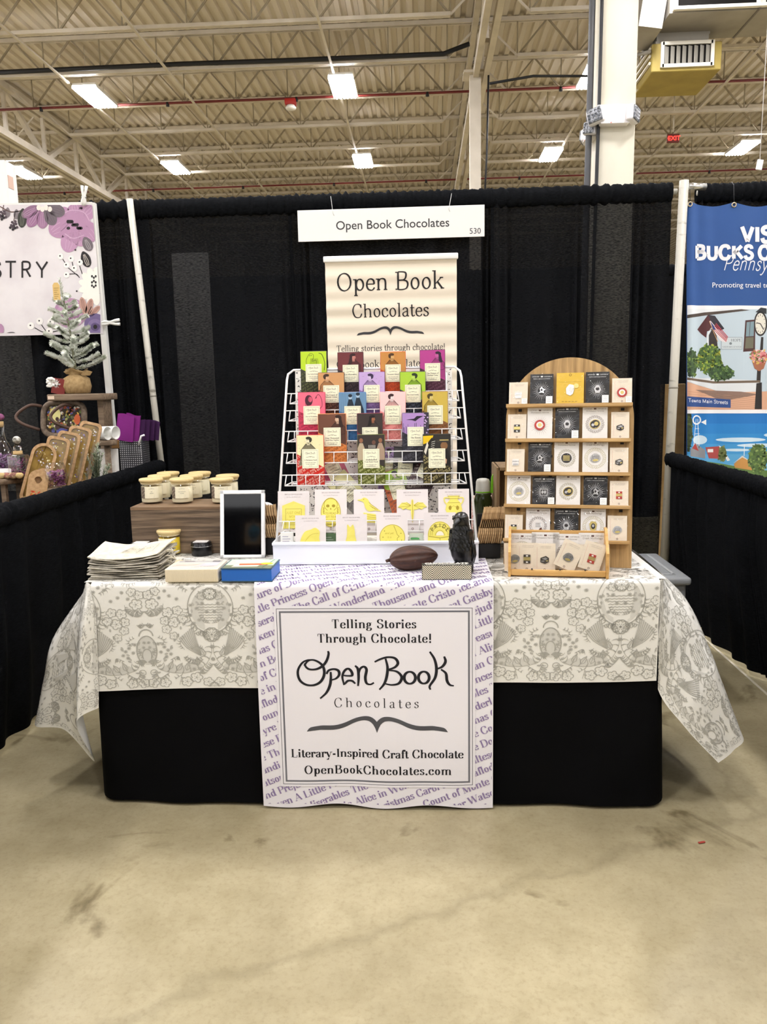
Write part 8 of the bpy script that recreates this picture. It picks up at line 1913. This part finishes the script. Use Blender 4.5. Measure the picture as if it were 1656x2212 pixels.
t = thing('riser_block', 'low block under the petal glass on the neighbouring table', 'block', (gl.location.x, gl.location.y, NZ)); MB().box((0, 0, (zb_-NZ)/2), (.09, .09, max(.01, zb_-NZ-.001))).build('block', NW, t)
# greenery, white board, little stand with cups
yv = -.68; a = AY(205, 1020, yv); t = thing('fir_sprig', 'frosted fir sprigs bunched beside the rearmost resin board', 'sprig', (a.x, yv, NZ)); nd = MB(); br = MB(); r = random.Random(21); zl_ = AY(205, 965, yv).z-NZ
for k in range(12):
    p = Vector((r.uniform(-.03, .02), 0, .03+.01*k)); q = p+Vector((r.uniform(-.04, .07), r.uniform(-.05, .03), zl_*(.3+.55*r.random()))); br.tube([p, q], .0025, 0, 5); needles(p, q, 70, .02)
br.build('branch', TWG, t); nd.build('needles', mat('fir_needles', '#7f9070', .8, noise=('#ccd4c2', 40, 3, (1, 1, 1), .45, .65)), t, merge=False)
y2 = -.45; a, b = AY(212, 970, y2), AY(256, 1018, y2); t = thing('canvas_board', 'white canvas board standing behind the fir sprigs', 'board', ((a.x+b.x)/2, y2, NZ)); MB().box((0, 0, (a.z-NZ)/2), (b.x-a.x, .02, a.z-NZ), rot=Matrix.Rotation(-.05, 3, 'X')).build('canvas', mat('canvas_white', '#ece9e2', .8), t)
a, b = AY(198, 952, -.54), AY(240, 952, -.54); t = thing('round_stand', 'small round wooden stand with white cups, right of the boards', 'stand', ((a.x+b.x)/2, -.47, NZ)); hz = a.z-NZ; rad = (b.x-a.x)/2; MB().lathe([(rad*.95, hz-.03), (rad, hz-.026), (rad, hz-.002), (rad*.97, hz)], n=40).build('top', NW, t); MB().lathe([(rad*.4, 0), (rad*.3, .02), (rad*.3, hz-.03)], n=20).build('leg', NW, t)
for k, (dx_2, lab) in enumerate(((-.012, 'white cup lying on the small round stand, front one'), (.012, 'white cup behind the front one on the small round stand'))):
    cpo = thing('white_cup', lab, 'cup', M=Matrix.Translation(((a.x+b.x)/2+dx_2, -.50+.05*k, a.z+.036)) @ Matrix.Rotation(PI/2, 4, 'Y') @ Matrix.Rotation(.3, 4, 'X'), group='white cups on the small stand'); MB().lathe([(.03, -.05), (.034, -.048), (.036, .04), (.033, .04), (.031, -.04)], n=26).build('cup_body', mat('cup_white', '#ecebe4', .3), cpo); MB().tube([(.034, 0, .02), (.056, 0, .015), (.056, 0, -.02), (.034, 0, -.028)], .005, 0, 8).build('handle', mat('cup_white', '#ecebe4', .3), cpo)
# cardboard box, dotted bag with purple felt bags
a, b = AY(238, 950, -.22), AY(273, 967, -.22); t = thing('cardboard_box', 'small open cardboard box beside the small round stand', 'box', ((a.x+b.x)/2, -.2, b.z)); MB().box((0, 0, (a.z-b.z)/2), (b.x-a.x, .12, a.z-b.z), bev=.002, seg=1).build('box', mat('kraft_box', '#b58a54', .75), t)
t2 = thing('riser_block', 'dark block under the small cardboard box', 'block', (t.location.x, -.2, NZ)); MB().box((0, 0, (b.z-NZ)/2), (.09, .1, b.z-NZ-.001)).build('block', BLACK, t2)
DOT = bpy.data.materials.new('dotted_black_fabric'); DOT.use_nodes = True; n_ = DOT.node_tree.nodes; tc = n_.new('ShaderNodeTexCoord'); vo = n_.new('ShaderNodeTexVoronoi'); vo.inputs['Scale'].default_value = 85; vo.inputs['Randomness'].default_value = 0; cr_ = n_.new('ShaderNodeValToRGB'); cr_.color_ramp.elements[0].position = .22; cr_.color_ramp.elements[1].position = .3; cr_.color_ramp.elements[0].color = lin('#c9c6c6'); cr_.color_ramp.elements[1].color = lin('#17161a')
DOT.node_tree.links.new(tc.outputs['Object'], vo.inputs[0]); DOT.node_tree.links.new(vo.outputs[0], cr_.inputs[0]); DOT.node_tree.links.new(cr_.outputs[0], n_['Principled BSDF'].inputs[0])
y3 = -.30; a, b = AY(256, 950, y3), AY(311, 1000, y3); t = thing('tote_bag', 'black bag with white dots holding purple felt bags', 'bag', ((a.x+b.x)/2, y3+.05, 0)); zt3 = a.z
MB().box((0, 0, zt3/2), (b.x-a.x, .12, zt3), bev=.012).build('bag_body', DOT, t)
MB().tube([(.05, -.065, zt3-.03), (.07, -.07, zt3+.02), (.085, -.06, zt3+.025)], .006, 0, 8).build('strap', EM, t)
FELT = [mat('felt_magenta', '#7d2078', .9), mat('felt_purple', '#3c1546', .9)]
for k in range(6):
    x = a.x+.012+.022*k; c = AY(255, 950, y3); hh_ = (AY(262, 893 if k < 2 else 899+2*k, y3).z-zt3)
    t = thing('felt_bag', ['bright magenta felt bag at the front of the dotted bag', 'second magenta felt bag in the dotted bag', 'dark purple felt bag, third in the dotted bag', 'dark purple felt bag, fourth in the dotted bag', 'dark purple felt bag, fifth in the dotted bag', 'last dark purple felt bag, beside a white paper tag'][k], 'bag', M=Matrix.Translation((x+(.03 if k == 0 else .04), y3-.03+.02*k, zt3-.005)) @ Matrix.Rotation(.16, 4, 'Y'), group='felt bags in the dotted bag')
    W3 = .10 if k == 0 else .085
    MB().grid(lambda u, v: ((u-.5)*W3*(1-.06*v), .004*math.sin(u*6+k), hh_*v+.004*math.sin(u*5+k)*v), 12, 8).build('front_panel', FELT[0 if k < 2 else 1], t); MB().grid(lambda u, v: ((u-.5)*W3*(1-.06*v), .007+.004*math.sin(u*6+k), hh_*v+.004*math.sin(u*5+k)*v), 12, 8).build('rear_panel', FELT[0 if k < 2 else 1], t)
# ---- across the aisle: a board that shows faintly in the dark screen
scr = bpy.data.objects['tablet_screen'].matrix_basis; sn = (scr.to_3x3() @ Vector((0, 0, 1))).normalized(); so = scr.translation
def mirror_hit(px, py, y):
    p = APL(px, py, so, sn); d = (p-CAM).normalized(); d = d-2*d.dot(sn)*sn; return p+d*((y-p.y)/d.y)
a, b = mirror_hit(530, 1130, -8.08), mirror_hit(566, 1176, -8.08)
x0, x1, z0, z1 = min(a.x, b.x), max(a.x, b.x), min(a.z, b.z), max(a.z, b.z); w, h = x1-x0, z1-z0
t = thing('skull_poster', 'tan poster with a blue skull on the booth across the aisle, behind the viewer', 'poster', ((x0+x1)/2, -8.08, (z0+z1)/2))
MB().box((0, 0, 0), (w, .01, h)).build('board', mat('poster_tan', '#a98a63', .6), t)
P = Print(); P.add([ellipse(0, .08*h, .34*w, .33*h, 24)], '#2f7f9e'); P.add(rect(-.2*w, -.36*h, .2*w, -.1*h), '#2f7f9e'); P.add([ellipse(-.14*w, .02*h, .09*w, .09*h, 14), ellipse(.14*w, .02*h, .09*w, .09*h, 14)], '#14202a', 2); P.add([[(0, -.08*h), (-.05*w, -.2*h), (.05*w, -.2*h)]], '#14202a', 2)
P.add([ellipse(0, .55*h, .06*w, .2*h, 12), ellipse(.12*w, .5*h, .05*w, .16*h, 12, rot=-.5)], '#5d4a38', 1)
P.build('printed_pattern', lambda a, b, l: (-a, .006+l, b), t)
